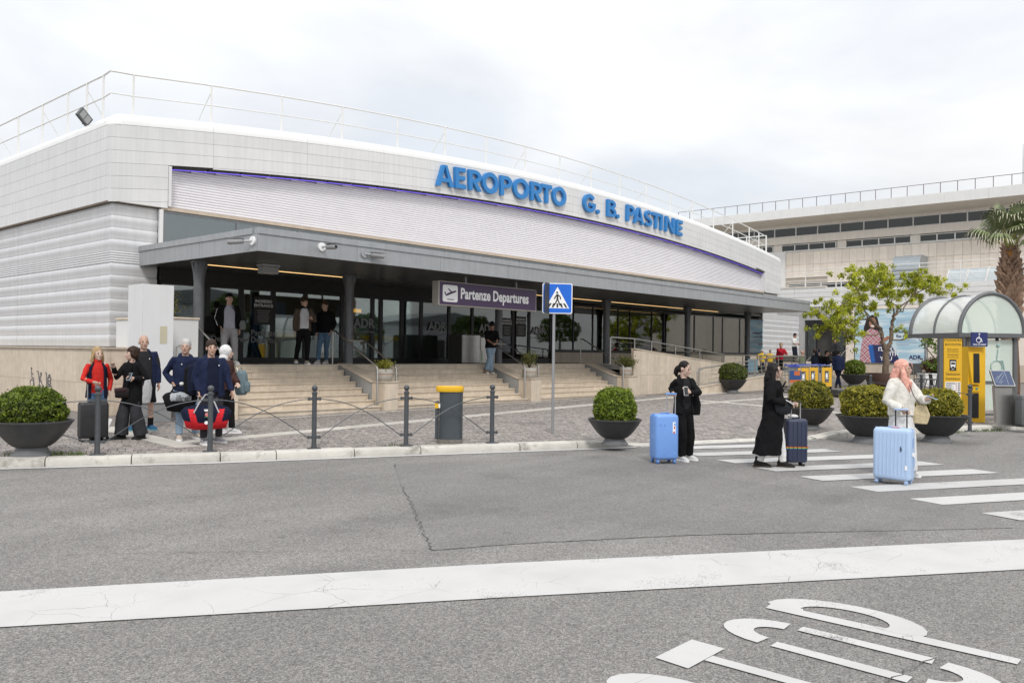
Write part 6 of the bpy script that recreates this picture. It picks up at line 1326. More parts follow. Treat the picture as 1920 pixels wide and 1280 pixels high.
# ============================================================ people and luggage
RM = []                                   # remesh jobs: (object, vf, voxel, smooth iterations, fold amplitude, fold scale)
def job(name, vf, m, parent, vox, sm=2, fold=0.0, fs=9.0, stretch=(1, 1, .55), label=None):
    o = bpy.data.objects.new(name, bpy.data.meshes.new(name)); COL.objects.link(o); o.parent = parent; o.data.materials.append(m)
    if label: o['label'] = label
    RM.append((o, vf, vox, sm, fold, fs, stretch)); return o
def run_jobs():
    tmp = []
    for o, vf, vox, sm, fold, fs, st in RM:
        me = bpy.data.meshes.new('t'); me.from_pydata([tuple(p) for p in vf.v], [], vf.f); t = bpy.data.objects.new('t', me); COL.objects.link(t)
        r = t.modifiers.new('r', 'REMESH'); r.mode = 'VOXEL'; r.voxel_size = vox; r.use_smooth_shade = True
        if sm: s = t.modifiers.new('s', 'SMOOTH'); s.iterations = sm; s.factor = .5
        tmp.append(t)
    dg = bpy.context.evaluated_depsgraph_get(); dg.update()
    for (o, vf, vox, sm, fold, fs, st), t in zip(RM, tmp):
        me = bpy.data.meshes.new_from_object(t.evaluated_get(dg)); me.name = o.name; old = o.data; mats = [m for m in old.materials]; me.materials.clear()
        for m in mats: me.materials.append(m)
        n = len(me.vertices)
        if fold and n:
            co_ = np.empty(n*3, np.float32); me.vertices.foreach_get('co', co_); co_ = co_.reshape(-1, 3); no_ = np.empty(n*3, np.float32); me.vertices.foreach_get('normal', no_); no_ = no_.reshape(-1, 3); sd = random.random()*50
            q = co_*np.array(st)*fs+sd; k = np.array([noise.noise(v) for v in q.tolist()])+.5*np.array([noise.noise(v) for v in (q*2.3).tolist()])
            co_ = co_+no_*(k*fold)[:, None]; me.vertices.foreach_set('co', co_.ravel())
        me.polygons.foreach_set('use_smooth', [True]*len(me.polygons)); me.update(); o.data = me; bpy.data.meshes.remove(old); tm = t.data; bpy.data.objects.remove(t); bpy.data.meshes.remove(tm)
    RM.clear()
V3 = Vector
def eloft(pts, ra, rb, side, n=14):
    """tapered loft with elliptical rings: ra along 'side', rb across it"""
    pts = [V3(p) for p in pts]; m = len(pts); v = []; f = []
    for i, p in enumerate(pts):
        d = (pts[min(i+1, m-1)]-pts[max(i-1, 0)]).normalized(); s = V3(side); a = (s-d*s.dot(d))
        if a.length < 1e-3: a = d.orthogonal()
        a.normalize(); b = d.cross(a)
        for k in range(n): t = 2*PI*k/n; v.append(tuple(p+a*(math.cos(t)*ra[i])+b*(math.sin(t)*rb[i])))
    for i in range(m-1):
        for k in range(n): f.append((i*n+k, i*n+(k+1) % n, (i+1)*n+(k+1) % n, (i+1)*n+k))
    f.append(tuple(range(n))[::-1]); f.append(tuple((m-1)*n+k for k in range(n))); return v, f
def ik(a, b, l1, l2, pole):
    a, b = V3(a), V3(b); d = b-a; L = d.length; mx_ = (l1+l2)*.995
    if L > mx_: b = a+d*(mx_/L); d = b-a; L = mx_
    L = max(L, abs(l1-l2)+.02); x = (l1*l1-l2*l2+L*L)/(2*L); h = math.sqrt(max(0, l1*l1-x*x)); u = d.normalized(); p = V3(pole); p = p-u*p.dot(u)
    if p.length < 1e-4: p = u.orthogonal()
    return a+u*x+p.normalized()*h, b
def skin(name, c): return mat('skin_'+name, c, .5, var=.06, vs=30)
def cloth(name, c, rough=.85, **k): return mat('cloth_'+name, c, rough, spec=.12, var=k.pop('var', .18), vs=k.pop('vs', 25), bump=k.pop('bump', .25), bs=k.pop('bs', 220), **k)
M_eye = mat('eye_dark', (.02, .014, .012), .2); M_lip = mat('lip', (.30, .10, .085), .5)
SK = {'light': skin('light', (.45, .285, .215)), 'pale': skin('pale', (.50, .345, .275)), 'tan': skin('tan', (.36, .20, .14))}
def hand_geo(b, wrist, d, nrm, s, curl, thumb):
    d = V3(d).normalized(); nrm = V3(nrm); nrm = (nrm-d*nrm.dot(d)); nrm = nrm.normalized() if nrm.length > 1e-3 else d.orthogonal().normalized(); w = d.cross(nrm)*thumb
    wr = V3(wrist); kn = wr+d*.085*s
    b.add(eloft([wr-d*.02*s, wr+d*.02*s, wr+d*.06*s, kn+d*.005*s], [.026*s, .034*s, .041*s, .036*s], [.020*s, .016*s, .014*s, .011*s], w, 10))
    for i, (off, ln) in enumerate(((.030, .068), (.010, .078), (-.010, .072), (-.029, .056))):
        p = kn+w*off*s-d*.012*s; a = d.copy(); pts = [p]; c = curl*(.8+.1*i)
        for k, fr in enumerate((.45, .32, .23)): 
            a = (a*math.cos(c*(.9 if k else .6))+nrm*math.sin(c*(.9 if k else .6))).normalized(); nn = nrm; p = p+a*ln*fr*s; pts.append(p); nrm_k = (nrm-a*nrm.dot(a)); 
            if nrm_k.length > .05: nrm = nrm_k.normalized()
        nrm = V3(nrm); b.add(tube(pts, [.0098*s, .0092*s, .0085*s, .0068*s], 7)); nrm = d.cross(w*thumb)*-1 if False else nn
    t0 = wr+d*.022*s+w*.030*s; t1 = t0+(d*.6+w*.7).normalized()*.036*s+V3(nrm)*.008*s; t2 = t1+(d*.95+w*.15).normalized()*.032*s+V3(nrm)*.012*s*curl; b.add(tube([t0, t1, t2], [.0125*s, .011*s, .008*s], 7))
def place_rz(x, y): return math.atan2(y, x)-PI/2
def person(label, pos, H, yaw, cfg):
    """picture frame around the feet: x to the right, y away from the lens, z up; yaw 0 looks at the lens, +90 to the right"""
    s = H/1.75; g = cfg.get; far = g('far', 0); rz = place_rz(pos[0], pos[1])
    t = thing('person', label, 'person', pos, rz, g('group'))
    vox = (.0085, .0105, .016)[far]; cv = (.013, .016, .024)[far]
    ya = R_(yaw); F = V3((math.sin(ya), -math.cos(ya), 0)); Lf = V3((math.cos(ya), math.sin(ya), 0)); Z = V3((0, 0, 1)); bw = g('w', 1.0); fat = g('fat', 1.0)
    lean = V3((*g('lean', (0, 0)), 0)); pel = V3((*g('pelvis', (0, 0)), (.93-g('drop', 0))*s)); nb = pel+Z*.545*s+lean; nb.z -= lean.length**2*.5
    def sp(z):                              # point of the spine at standing height z (m for 1.75)
        k = (z-.93)/.545; q = pel+(nb-pel)*k if k > 0 else pel+Z*(z-.93)*s; return q+F*(-.012*math.sin(PI*min(max(k, 0), 1)))*s
    sh_yaw = R_(g('twist', 0)); SL = V3((math.cos(ya+sh_yaw), math.sin(ya+sh_yaw), 0)); shc = sp(1.408)
    shl, shr = shc+SL*.178*s*bw, shc-SL*.178*s*bw
    hipl, hipr = pel+Lf*.088*s*bw-Z*.03*s, pel-Lf*.088*s*bw-Z*.03*s
    # limbs
    fl_, fr_ = g('feet', ((.10, 0, 0, 0), (-.10, 0, 0, 0)))       # left (viewer's right when facing), right: x, y, z, toe yaw relative to body
    legs = []
    for hip, ft in ((hipl, fl_), (hipr, fr_)):
        an = V3((ft[0], ft[1], ft[2]+.085*s)); ty = ya+R_(ft[3]); toe = V3((math.sin(ty), -math.cos(ty), 0)); kn, an = ik(hip, an, .428*s, .402*s, F+toe*.5); legs.append((hip, kn, an, toe, ft[2]))
    hl, hr = g('hands', ((.24, -.02, .78), (-.24, -.02, .78))); pl = g('elbows', (None, None)); arms = []
    for shd, hd, sgn, po in ((shl, hl, 1, pl[0]), (shr, hr, -1, pl[1])):
        pole = V3(po) if po else (-F*.8+SL*sgn*.5-Z*.4); el, wr = ik(shd, V3(hd), .295*s, .255*s, pole); arms.append((shd, el, wr, sgn))
    # body
    b = MB(); W = .94
    zs = (.80, .86, .93, 1.03, 1.15, 1.28, 1.38, 1.43, 1.47); wa = [.10, .150, .163, .142, .148, .163, .165, .12, .07]; da = [.08, .10, .112, .098*fat, .105*fat, .115, .10, .08, .062]
    b.add(eloft([sp(z) for z in zs], [a*s*bw*W for a in wa], [a*s*W for a in da], Lf, 16))
    hy, hp_ = ya+R_(g('hyaw', 0)), R_(g('hpitch', 0)); hc = nb+Z*.153*s+F*.022*s+lean*.12+V3((math.sin(hy), -math.cos(hy), 0))*(.03*s*math.sin(-hp_) if hp_ < 0 else 0)
    HF = V3((math.sin(hy)*math.cos(hp_), -math.cos(hy)*math.cos(hp_), math.sin(hp_))); HL = V3((math.cos(hy), math.sin(hy), 0)); HZ = HF.cross(HL)*-1; HZ = HL.cross(HF)*-1 if HZ.z < 0 else HZ
    if HZ.z < 0: HZ = -HZ
    hs = s*g('head', 1.06)
    def hp(x, y, z): return hc+(HL*x-HF*y+HZ*z)*hs      # y is towards the back of the head
    def hball(c, r, n=14):
        v, f = ball((0, 0, 0), 1, n); return [tuple(hp(c[0]+p[0]*r[0], c[1]+p[1]*r[1], c[2]+p[2]*r[2])) for p in v], f
    b.add(eloft([nb-Z*.05*s, nb+Z*.02*s, hp(0, .02, -.07), hp(0, .018, 0)], [.070*s, .060*s, .056*s, .05*s], [.066*s, .06*s, .06*s, .05*s], Lf, 12))
    b.add(hball((0, .014, .035), (.077, .095, .098), 18)); b.add(hball((0, -.030, -.045), (.058, .060, .072), 16)); b.add(hball((0, -.064, -.092), (.030, .026, .022), 10)); b.add(hball((0, -.05, .0), (.062, .045, .06), 12))
    b.add(tube([hp(0, -.082, .022), hp(0, -.098, -.004), hp(0, -.110, -.024), hp(0, -.098, -.034)], [.010*hs, .012*hs, .0165*hs, .012*hs], 8)); b.add(hball((.034, -.062, -.026), (.026, .026, .024), 8)); b.add(hball((-.034, -.062, -.026), (.026, .026, .024), 8)); b.add(hball((0, -.092, -.058), (.024, .012, .010), 8))
    for q in (1, -1): b.add(hball((q*.079, .012, -.004), (.011, .021, .032), 8))
    sleeve = g('sleeve', 1.0)
    for (shd, el, wr, sgn), cu, hd_ in zip(arms, g('curl', (.45, .45)), g('hdir', (None, None))):
        b.add(eloft([shc.lerp(shd, .45), shd, shd.lerp(el, .3), el, el.lerp(wr, .3), wr], [.046*s, .050*s, .045*s, .038*s, .039*s, .026*s], [.046*s, .050*s, .045*s, .038*s, .039*s, .026*s], F, 12))
        d = V3(hd_[0]) if hd_ else (wr-el); nr = V3(hd_[1]) if hd_ else (-SL*sgn*.8+F*.3); hand_geo(b, wr, d, nr, s*1.05, cu, (hd_[2] if hd_ else sgn))
    for hip, kn, an, toe, fz in legs:
        r = g('legr', 1.0); b.add(eloft([hip+Z*.04*s, hip.lerp(kn, .25), hip.lerp(kn, .7), kn, kn.lerp(an, .3), kn.lerp(an, .75), an, an-Z*.05*s], [.080*s*r, .080*s*r, .060*s*r, .050*s, .054*s, .038*s, .034*s, .036*s], [.082*s*r, .082*s*r, .060*s*r, .052*s, .058*s, .040*s, .038*s, .04*s], Lf, 12))
        b.add(eloft([an-toe*.05*s-Z*.045*s, an+toe*.04*s-Z*.05*s, an+toe*.15*s-Z*.06*s], [.032*s, .038*s, .036*s], [.03*s, .028*s, .018*s], toe.cross(Z), 10))
    job('body', b, SK[g('skin', 'light')], t, vox, 2)
    if far < 2:
        for q in (1, -1):
            obj('eye', hball((q*.031, -.084, .010), (.0125, .008, .0075), 8), M_eye, t, smooth=True); obj('eyebrow', hball((q*.032, -.088, .030), (.019, .008, .0045), 8), g('haircol', M_eye), t, smooth=True)
        obj('lips', hball((0, -.099, -.057), (.021, .007, .0065), 8), M_lip, t, smooth=True)
    # shoes
    shm, som = g('shoe', (cloth('shoe_black', (.02, .02, .02)), M_wht)); bo = g('boot', 0)
    for hip, kn, an, toe, fz in legs:
        sd_ = toe.cross(Z); fo = V3((an.x, an.y, fz)); b = MB()
        b.add(eloft([fo-toe*.085*s+Z*.05*s, fo-toe*.04*s+Z*.062*s, fo+toe*.05*s+Z*.055*s, fo+toe*.13*s+Z*.042*s, fo+toe*.185*s+Z*.032*s], [.032*s, .042*s, .046*s, .047*s, .03*s], [.045*s, .055*s, .045*s, .035*s, .022*s], sd_, 12)); b.add(eloft([fo+Z*.04*s-toe*.025*s, fo+Z*(.115+bo)*s-toe*.02*s], [.045*s, .046*s], [.055*s, .05*s], sd_, 10))
        so_ = job('shoe', b, shm, t, max(.010, vox), 1); q = MB(); ol = [(-.10, .030), (-.07, .044), (.0, .046), (.08, .052), (.15, .050), (.195, .030), (.205, 0)]; ol = ol+[(a, -c) for a, c in ol[-2::-1]]
        q.add(sweep_poly([[tuple(fo+toe*a*s+sd_*c*s+Z*h) for a, c in ol] for h in (.002, .012, .034*s)])); obj('sole', q, som, so_)
        if g('sock'): obj('sock', eloft([an-Z*.02*s, an.lerp(kn, .38)], [.047*s, .052*s], [.05*s, .056*s], Lf, 12), g('sock'), t, smooth='auto')
    # trousers / shorts / skirt
    if g('trousers'):
        tm, (r0, r1, r2), endk = g('trousers'); b = MB(); b.add(eloft([sp(1.04), sp(.95), sp(.87), sp(.80)], [.160*s*bw, .182*s*bw, .188*s*bw, .13*s*bw], [.118*s*fat, .132*s, .13*s, .10*s], Lf, 18))
        for hip, kn, an, toe, fz in legs:
            e = kn.lerp(an, endk) if endk >= 0 else hip.lerp(kn, 1+endk)
            if endk >= 0: P_ = [hip+Z*.06*s, hip.lerp(kn, .3), hip.lerp(kn, .8), kn.lerp(e, .12), kn.lerp(e, .6), e]; rr_ = [.095*r0, .097*r0, .080*(r0+r1)/2, .072*r1, .066*(r1+r2)/2, .062*r2]
            else: P_ = [hip+Z*.06*s, hip.lerp(e, .4), e]; rr_ = [.097*r0, .104*r0, .108*r2]
            b.add(eloft(P_, [q*s for q in rr_], [q*s*1.06 for q in rr_], Lf, 14))
        job('trousers' if endk >= 0 else 'shorts', b, tm, t, cv, 1, .012 if far < 2 else 0, 9)
    if g('skirt'):
        tm, z1, rx, ry = g('skirt'); job('skirt', MB().add(eloft([sp(1.02), sp(.93), sp(.6)+Z*0, V3((pel.x, pel.y, z1*s))], [.15*s, .19*s, .22*s*rx, .24*s*rx], [.12*s, .15*s, .19*s*ry, .21*s*ry], Lf, 20)), tm, t, cv, 1, .012, 13, (1.5, 1.5, .15))
    # tops: (name, material, ease, hem height, sleeve length, sleeve radius, open angle or 0, flare, folds)
    for nm, tm, ease, hem, slv, sr, opn, flare, fold in g('tops', ()):
        b = MB(); ring_z = [hem+(1.47-hem)*k for k in (0, .12, .3, .5, .7, .85, .95, 1.0)] if hem > .5 else [hem, hem+.2, .7, .9, 1.05, 1.2, 1.34, 1.41, 1.455, 1.475]
        def prof(z):
            a = float(np.interp(z, (.0, .80, .86, .93, 1.03, 1.15, 1.28, 1.36, 1.42, 1.475), (.17, .172, .175, .172, .158, .158, .166, .158, .108, .074))); c = float(np.interp(z, (0, .86, .93, 1.03, 1.15, 1.28, 1.38, 1.43, 1.475), (.125, .125, .125, .116*fat, .12*fat, .124, .112, .095, .078)))
            fl2 = 1+flare*max(0, (1.0-z)); return (a*bw+ease)*s*fl2, (c+ease)*s*(1+flare*1.1*max(0, (1.0-z)))
        rings = []
        for z in ring_z:
            c = sp(z) if z > .5 else sp(.93)+Z*(z-.93)*s
            c = c+V3((*g('swing', (0, 0)), 0))*max(0, .9-z); a, d = prof(z)
            if opn: 
                go = R_(opn); angs = [PI/2*3+go+(2*PI-2*go)*i/20 for i in range(21)]      # front is angle 270 deg in (left, back) axes
                o_ = [c+Lf*math.cos(q)*a-F*math.sin(q)*d for q in angs]; i_ = [c+Lf*math.cos(q)*a*.86-F*math.sin(q)*d*.86 for q in angs[::-1]]; rings.append(o_+i_)
            else: rings.append([c+Lf*math.cos(2*PI*i/22)*a-F*math.sin(2*PI*i/22)*d for i in range(22)])
        b.add(sweep_poly([[tuple(p) for p in r] for r in rings]))
        if slv > 0:
            for shd, el, wr, sgn in arms:
                e2 = el.lerp(wr, min(1, slv*2-1)*.97) if slv > .5 else shd.lerp(el, slv*2)
                P_ = [shc.lerp(shd, .35)-Z*.01*s, shd, shd.lerp(el, .35), el, el.lerp(e2, .5), e2] if slv > .5 else [shc.lerp(shd, .35), shd, shd.lerp(e2, .5), e2]
                rr_ = [.060, .070, .067, .061, .056, .050] if slv > .5 else [.060, .068, .070, .072]
                b.add(eloft(P_, [q*s*sr for q in rr_], [q*s*sr for q in rr_], F, 14))
        if nm in ('hooded_jacket', 'coat', 'puffer_jacket', 'fleece_jacket'): 
            b.add(eloft([nb+Lf*.10*s+F*.03*s-Z*.015*s, nb+Lf*.075*s-F*.05*s+Z*.01*s, nb-F*.085*s+Z*.015*s, nb-Lf*.075*s-F*.05*s+Z*.01*s, nb-Lf*.10*s+F*.03*s-Z*.015*s], [.028*s, .04*s, .052*s, .04*s, .028*s], [.03*s, .045*s, .06*s, .045*s, .03*s], Z, 10))
        job(nm, b, tm, t, cv, 2, fold if far < 2 else fold*.6, 8)
    if g('collar'): job('collar', MB().add(eloft([nb-Z*.03*s, nb+Z*.03*s+F*.01*s, nb+Z*.065*s+F*.012*s], [.09*s, .077*s, .073*s], [.085*s, .077*s, .073*s], Lf, 14)), g('collar'), t, max(cv, .011), 1, .004, 20)
    # hair: list of balls and locks in head space
    if g('hair'):
        hm, balls, locks = g('hair'); b = MB()
        for c, r in balls: b.add(hball(c, r, 16))
        for pts, ra in locks: b.add(tube([hp(*p) for p in pts], [q*hs for q in ra], 9))
        job('hair', b, hm, t, max(vox, .010), 1, g('hairfold', .006) if far < 2 else .003, 26, (1.6, 1.6, .4))
    t_ = {'hp': hp, 'F': F, 'L': Lf, 'nb': nb, 'sp': sp, 's': s, 't': t, 'arms': arms, 'hball': hball, 'shl': shl, 'shr': shr, 'rz': rz}
    if g('glasses'):
        obj('glasses', MB().add(tube([hp(.03+.024*math.cos(2*PI*i/10), -.098, .008+.019*math.sin(2*PI*i/10)) for i in range(10)], .0028, 5, closed=True)).add(tube([hp(-.03+.024*math.cos(2*PI*i/10), -.098, .008+.019*math.sin(2*PI*i/10)) for i in range(10)], .0028, 5, closed=True)).add(tube([hp(.054, -.096, .012), hp(.078, -.02, .012), hp(.08, .02, .005)], .003, 5)).add(tube([hp(-.054, -.096, .012), hp(-.078, -.02, .012), hp(-.08, .02, .005)], .003, 5)), M_black, t)
    return t_
def hairmat(n, c): return mat('hair_'+n, c, .5, var=.4, vs=40, spec=.18)
HB = hairmat('black', (.012, .010, .010)); HD = hairmat('dark_brown', (.035, .020, .014)); HN = hairmat('brown', (.055, .032, .020)); HG = hairmat('grey', (.42, .41, .40)); HBL = hairmat('blonde', (.36, .25, .13)); HP = hairmat('pink', (.70, .36, .29))
def short_hair(m, th=.010, front=-.078): return (m, [((0, .020, .052), (.080+th*.5, .096+th*.3, .090+th)), ((0, .055, .0), (.074, .056, .075))], [])
navy = cloth('navy', (.014, .020, .050)); navyd = cloth('navy_dark', (.010, .013, .030)); blk = cloth('black', (.008, .008, .009)); blkt = cloth('black_tee', (.022, .022, .024)); jean = cloth('denim', (.075, .135, .24)); jeanl = cloth('denim_light', (.24, .33, .43)); jeand = cloth('denim_mid', (.10, .17, .26)); grytr = cloth('charcoal', (.038, .038, .044)); red = cloth('red_knit', (.52, .028, .022)); greyj = cloth('jersey_grey', (.30, .30, .31)); lil = cloth('jersey_lilac', (.36, .36, .42)); brown = cloth('brown_jacket', (.085, .065, .05)); wtee = cloth('white_tee', (.50, .50, .52)); ivory = cloth('ivory_fleece', (.70, .68, .63), bump=.6, bs=120); puffm = cloth('puffer_brown', (.050, .022, .020), .5, bump=.1); whitec = cloth('white_cotton', (.66, .66, .66)); yel = cloth('yellow_rain', (.70, .45, .02)); redc = cloth('red_jacket', (.42, .02, .035)); olive = cloth('sage_jacket', (.22, .25, .17)); darkb = cloth('blue_black', (.016, .02, .032))
S_blk = (cloth('shoe_black', (.018, .018, .018), .5), mat('sole_black', (.02, .02, .02), .7)); S_wht = (cloth('shoe_white', (.58, .58, .57), .6), M_wht); S_bei = (cloth('shoe_beige', (.50, .43, .36), .7), M_wht); S_gry = (cloth('shoe_grey', (.35, .35, .37), .7), M_wht); S_blu = (cloth('shoe_blue', (.03, .10, .20), .6), mat('sole_teal', (.08, .25, .32), .6)); S_boot = (cloth('boot_leather', (.016, .015, .014), .35), mat('sole_boot', (.035, .025, .018), .7))
def G(x, y): return (x, y, zg(x, y))

A = person('woman in a red sweater and open navy vest with blonde hair holding a suitcase handle', G(6.42, 15.53), 1.63, 8, dict(hyaw=18, hpitch=4, skin='pale', w=.93, hands=((.20, .02, .86), (-.05, -.30, 1.03)), curl=(.5, 1.1), elbows=(None, (-1, .3, -.4)), feet=((.13, .05, 0, 10), (-.06, .05, 0, -8)), trousers=(jean, (.93, .9, .9), .92), tops=[('sweater', red, .012, .88, 1.0, .80, 0, 0, .006), ('vest', navyd, .034, .80, 0, 1, 38, .25, .008)], collar=red, shoe=S_blk, haircol=HBL,
    hair=(HBL, [((0, .022, .054), (.087, .098, .095)), ((0, .06, -.01), (.088, .055, .10))], [([(.07, -.02, .05), (.088, .0, -.03), (.095, .02, -.12), (.11, .01, -.17)], [.02, .03, .034, .016]), ([(-.07, -.02, .05), (-.088, .0, -.03), (-.098, .02, -.12), (-.115, .0, -.19)], [.02, .03, .036, .016]), ([(0, .08, 0), (0, .10, -.12), (.02, .09, -.2)], [.06, .07, .03])])))
B = person('woman in a black coat with short dark curly hair pointing to the left', G(6.91, 15.22), 1.64, -48, dict(hyaw=-32, hpitch=4, skin='pale', w=.95, hands=((.02, -.24, 1.10), (-.31, -.10, 1.30)), curl=(.9, .7), elbows=((1, .2, -.5), (-.3, .2, -1)), feet=((.16, -.05, 0, -5), (-.17, .02, 0, -15)), trousers=(grytr, (1.0, 1.55, 2.05), 1.0), tops=[('coat', blk, .034, .66, 1.0, .98, 0, .12, .013)], shoe=S_blk, haircol=HD, hairfold=.014,
    hair=(HD, [((0, .02, .056), (.095, .105, .098)), ((0, .06, -.01), (.095, .062, .09)), ((.06, .02, .0), (.04, .06, .07)), ((-.06, .02, .0), (.04, .06, .07))], [])))
C_ = person('tall bald man in an open navy jacket, black T-shirt and black shorts', G(7.75, 16.6), 1.86, 6, dict(hyaw=4, skin='light', w=1.10, fat=1.2, hands=((.30, .0, .84), (-.10, -.16, .98)), feet=((.15, -.05, 0, 25), (-.19, .0, 0, -15)), trousers=(blk, (1.05, 1.0, 1.05), -.08), tops=[('tshirt', blkt, .016, .84, .42, 1.0, 0, 0, .004), ('hooded_jacket', navy, .040, .74, 1.0, 1.05, 46, .06, .016)], shoe=S_blu, sock=blk, haircol=HBL))
D_ = person('grey haired man in a navy fleece and pale jeans carrying a black and grey holdall', G(7.56, 14.55), 1.79, 12, dict(hyaw=-22, hpitch=4, skin='light', w=1.08, fat=1.25, hands=((.12, -.2, 1.1), (-.20, -.06, 1.02)), curl=(.6, 1.2), feet=((.20, .16, 0, 10), (-.08, -.10, 0, -10)), trousers=(jeanl, (1.0, .98, 1.0), .95), tops=[('fleece_jacket', navy, .026, .86, 1.0, .95, 0, 0, .013)], shoe=S_bei, haircol=HG, hair=short_hair(HG, .012)))
E_ = person('man in a navy hooded jacket looking this way, carrying the red and navy holdall', G(7.59, 13.70), 1.78, 16, dict(hyaw=-6, skin='light', w=1.12, fat=1.22, hands=((.36, -.06, .88), (-.19, -.12, .90)), curl=(.5, 1.2), feet=((.15, .12, 0, 20), (-.10, -.16, 0, 0)), trousers=(grytr, (1.0, .95, .95), .92), tops=[('tshirt', navyd, .030, .88, 0, 1, 0, 0, .004), ('hooded_jacket', navy, .040, .80, 1.0, 1.05, 26, .06, .018)], shoe=S_gry, haircol=HD, hair=short_hair(HD, .014)))
F_ = person('person in a dark brown puffer jacket and black trousers with a white hood, half hidden', G(8.65, 15.05), 1.68, 70, dict(hyaw=20, skin='pale', hands=((.22, -.18, .95), (.2, .2, .95)), feet=((.13, -.06, 0, 0), (-.12, .06, 0, 0)), trousers=(blk, (.98, .9, .95), .95), tops=[('puffer_jacket', puffm, .055, .88, 1.0, 1.35, 0, 0, .014)], shoe=S_wht, hair=(whitec, [((0, .03, .03), (.10, .115, .125)), ((0, .06, -.10), (.11, .09, .08))], [])))
G_ = person('man in a black tracksuit top, grey sweatpants and black cap above the steps', (11.62, 20.1, GZ), 1.83, 6, dict(far=1, hyaw=14, hpitch=2, skin='light', w=1.08, fat=1.2, hands=((.27, .0, .80), (-.20, -.12, .97)), feet=((.17, 0, 0, 20), (-.13, 0, 0, -15)), trousers=(greyj, (1.12, 1.1, .95), .95), tops=[('tshirt', lil, .022, .90, 0, 1, 0, 0, .005), ('tracksuit_top', blk, .036, .88, 1.0, 1.05, 42, 0, .007)], shoe=S_wht, haircol=HD, hair=(blk, [((0, .018, .060), (.086, .100, .082)), ((0, -.085, .075), (.06, .055, .012))], [])))
H_p = person('man in an open brown jacket and white T-shirt walking out with headphones', (13.75, 19.75, GZ), 1.84, 12, dict(far=1, hyaw=24, hpitch=-8, skin='light', hands=((.16, -.22, 1.26), (-.31, .02, .80)), curl=(1.2, .5), feet=((.04, -.10, 0, 5), (-.26, .22, .03, -5)), pelvis=(-.06, 0), trousers=(blk, (1.0, .95, .9), .95), tops=[('tshirt', wtee, .018, .93, 0, 1, 0, 0, .004), ('jacket', brown, .036, .88, 1.0, 1.05, 40, 0, .015)], collar=blk, shoe=S_bei, haircol=HD, hair=short_hair(HD, .018)))
I_ = person('man in a black jacket and blue jeans beside the second canopy column', (14.75, 20.25, GZ), 1.80, -25, dict(far=1, hyaw=-10, hpitch=-10, skin='light', hands=((.18, -.15, .95), (-.22, -.02, .82)), feet=((.05, .18, 0, 0), (-.18, -.12, 0, 0)), trousers=(jeand, (1, .95, .9), .95), tops=[('puffer_jacket', blk, .035, .88, 1.0, 1.1, 0, 0, .008)], shoe=S_wht, haircol=HN, hair=short_hair(HN, .010)))
J_ = person('young man in a black T-shirt and pale baggy jeans leaning by the rail', (20.42, 19.0, 1.085), 1.68, 14, dict(far=1, hyaw=8, hpitch=-32, skin='tan', lean=(.02, -.03), hands=((.20, -.28, 1.0), (.08, -.30, 1.0)), curl=(1.0, .9), feet=((-.12, -.06, 0, 5), (.06, .0, 0, 15)), pelvis=(.03, .04), trousers=(jeanl, (1.15, 1.35, 1.3), .96), tops=[('tshirt', blk, .034, .88, .46, 1.25, 0, 0, .006)], shoe=S_bei, haircol=HB, hair=short_hair(HB, .020)))
K_ = person('young woman with a ponytail in black clothes holding a phone to her chest', (12.62, 7.27, 0), 1.65, 38, dict(hyaw=26, hpitch=-12, skin='pale', w=.92, hands=((.10, -.25, 1.16), (-.17, -.10, 1.14)), curl=(.5, 1.2), elbows=((1, -.1, -.8), (-.30, .3, -1)), hdir=(((-.75, -.1, .75), (-.5, .8, -.2), 1), None), feet=((.10, .12, 0, 10), (-.03, -.08, 0, 0)), trousers=(blk, (.95, 1.1, 1.15), .97), tops=[('tshirt', blkt, .012, .92, 0, 1, 0, 0, .003), ('hooded_jacket', blk, .032, .84, 1.0, 1.02, 34, .1, .016)], shoe=S_wht, haircol=HB,
    hair=(HB, [((0, .024, .052), (.083, .098, .092)), ((0, .06, .0), (.076, .052, .08)), ((0, .135, -.02), (.045, .045, .055))], [([(0, .10, .03), (0, .14, -.02), (.01, .15, -.10), (.02, .13, -.16)], [.03, .045, .045, .015]), ([(.07, -.05, .06), (.082, -.03, -.02), (.078, -.02, -.07)], [.012, .010, .004])])))
L_p = person('woman in a long black coat with very long black hair, walking right', (12.93, 5.79, 0), 1.65, 82, dict(hyaw=6, hpitch=8, skin='pale', w=.92, hands=((.27, .10, 1.02), (.15, -.20, 1.05)), curl=(1.2, .8), elbows=((-.6, .8, -.6), (-.7, -.6, -.6)), feet=((.12, .06, 0, 0), (-.24, -.06, 0, 4)), pelvis=(-.03, 0), swing=(-.13, 0), trousers=(whitec, (.95, .95, .95), .98), tops=[('coat', blk, .042, .22, 1.0, 1.22, 0, .52, .024)], shoe=S_boot, boot=.07, glasses=True, haircol=HB,
    hair=(HB, [((0, .022, .052), (.086, .100, .094)), ((0, .06, -.02), (.088, .058, .10))], [([(0, .06, .02), (0, .10, -.10), (0, .13, -.26), (0, .17, -.42), (0, .20, -.52)], [.075, .085, .078, .05, .012]), ([(-.075, -.01, .04), (-.09, .02, -.06), (-.10, .05, -.2), (-.10, .08, -.36)], [.025, .035, .04, .012]), ([(.075, -.01, .04), (.09, .02, -.06), (.10, .05, -.2), (.10, .08, -.34)], [.025, .035, .04, .012]), ([(-.07, -.05, .05), (-.085, -.06, -.05), (-.09, -.09, -.14)], [.010, .007, .003])])))
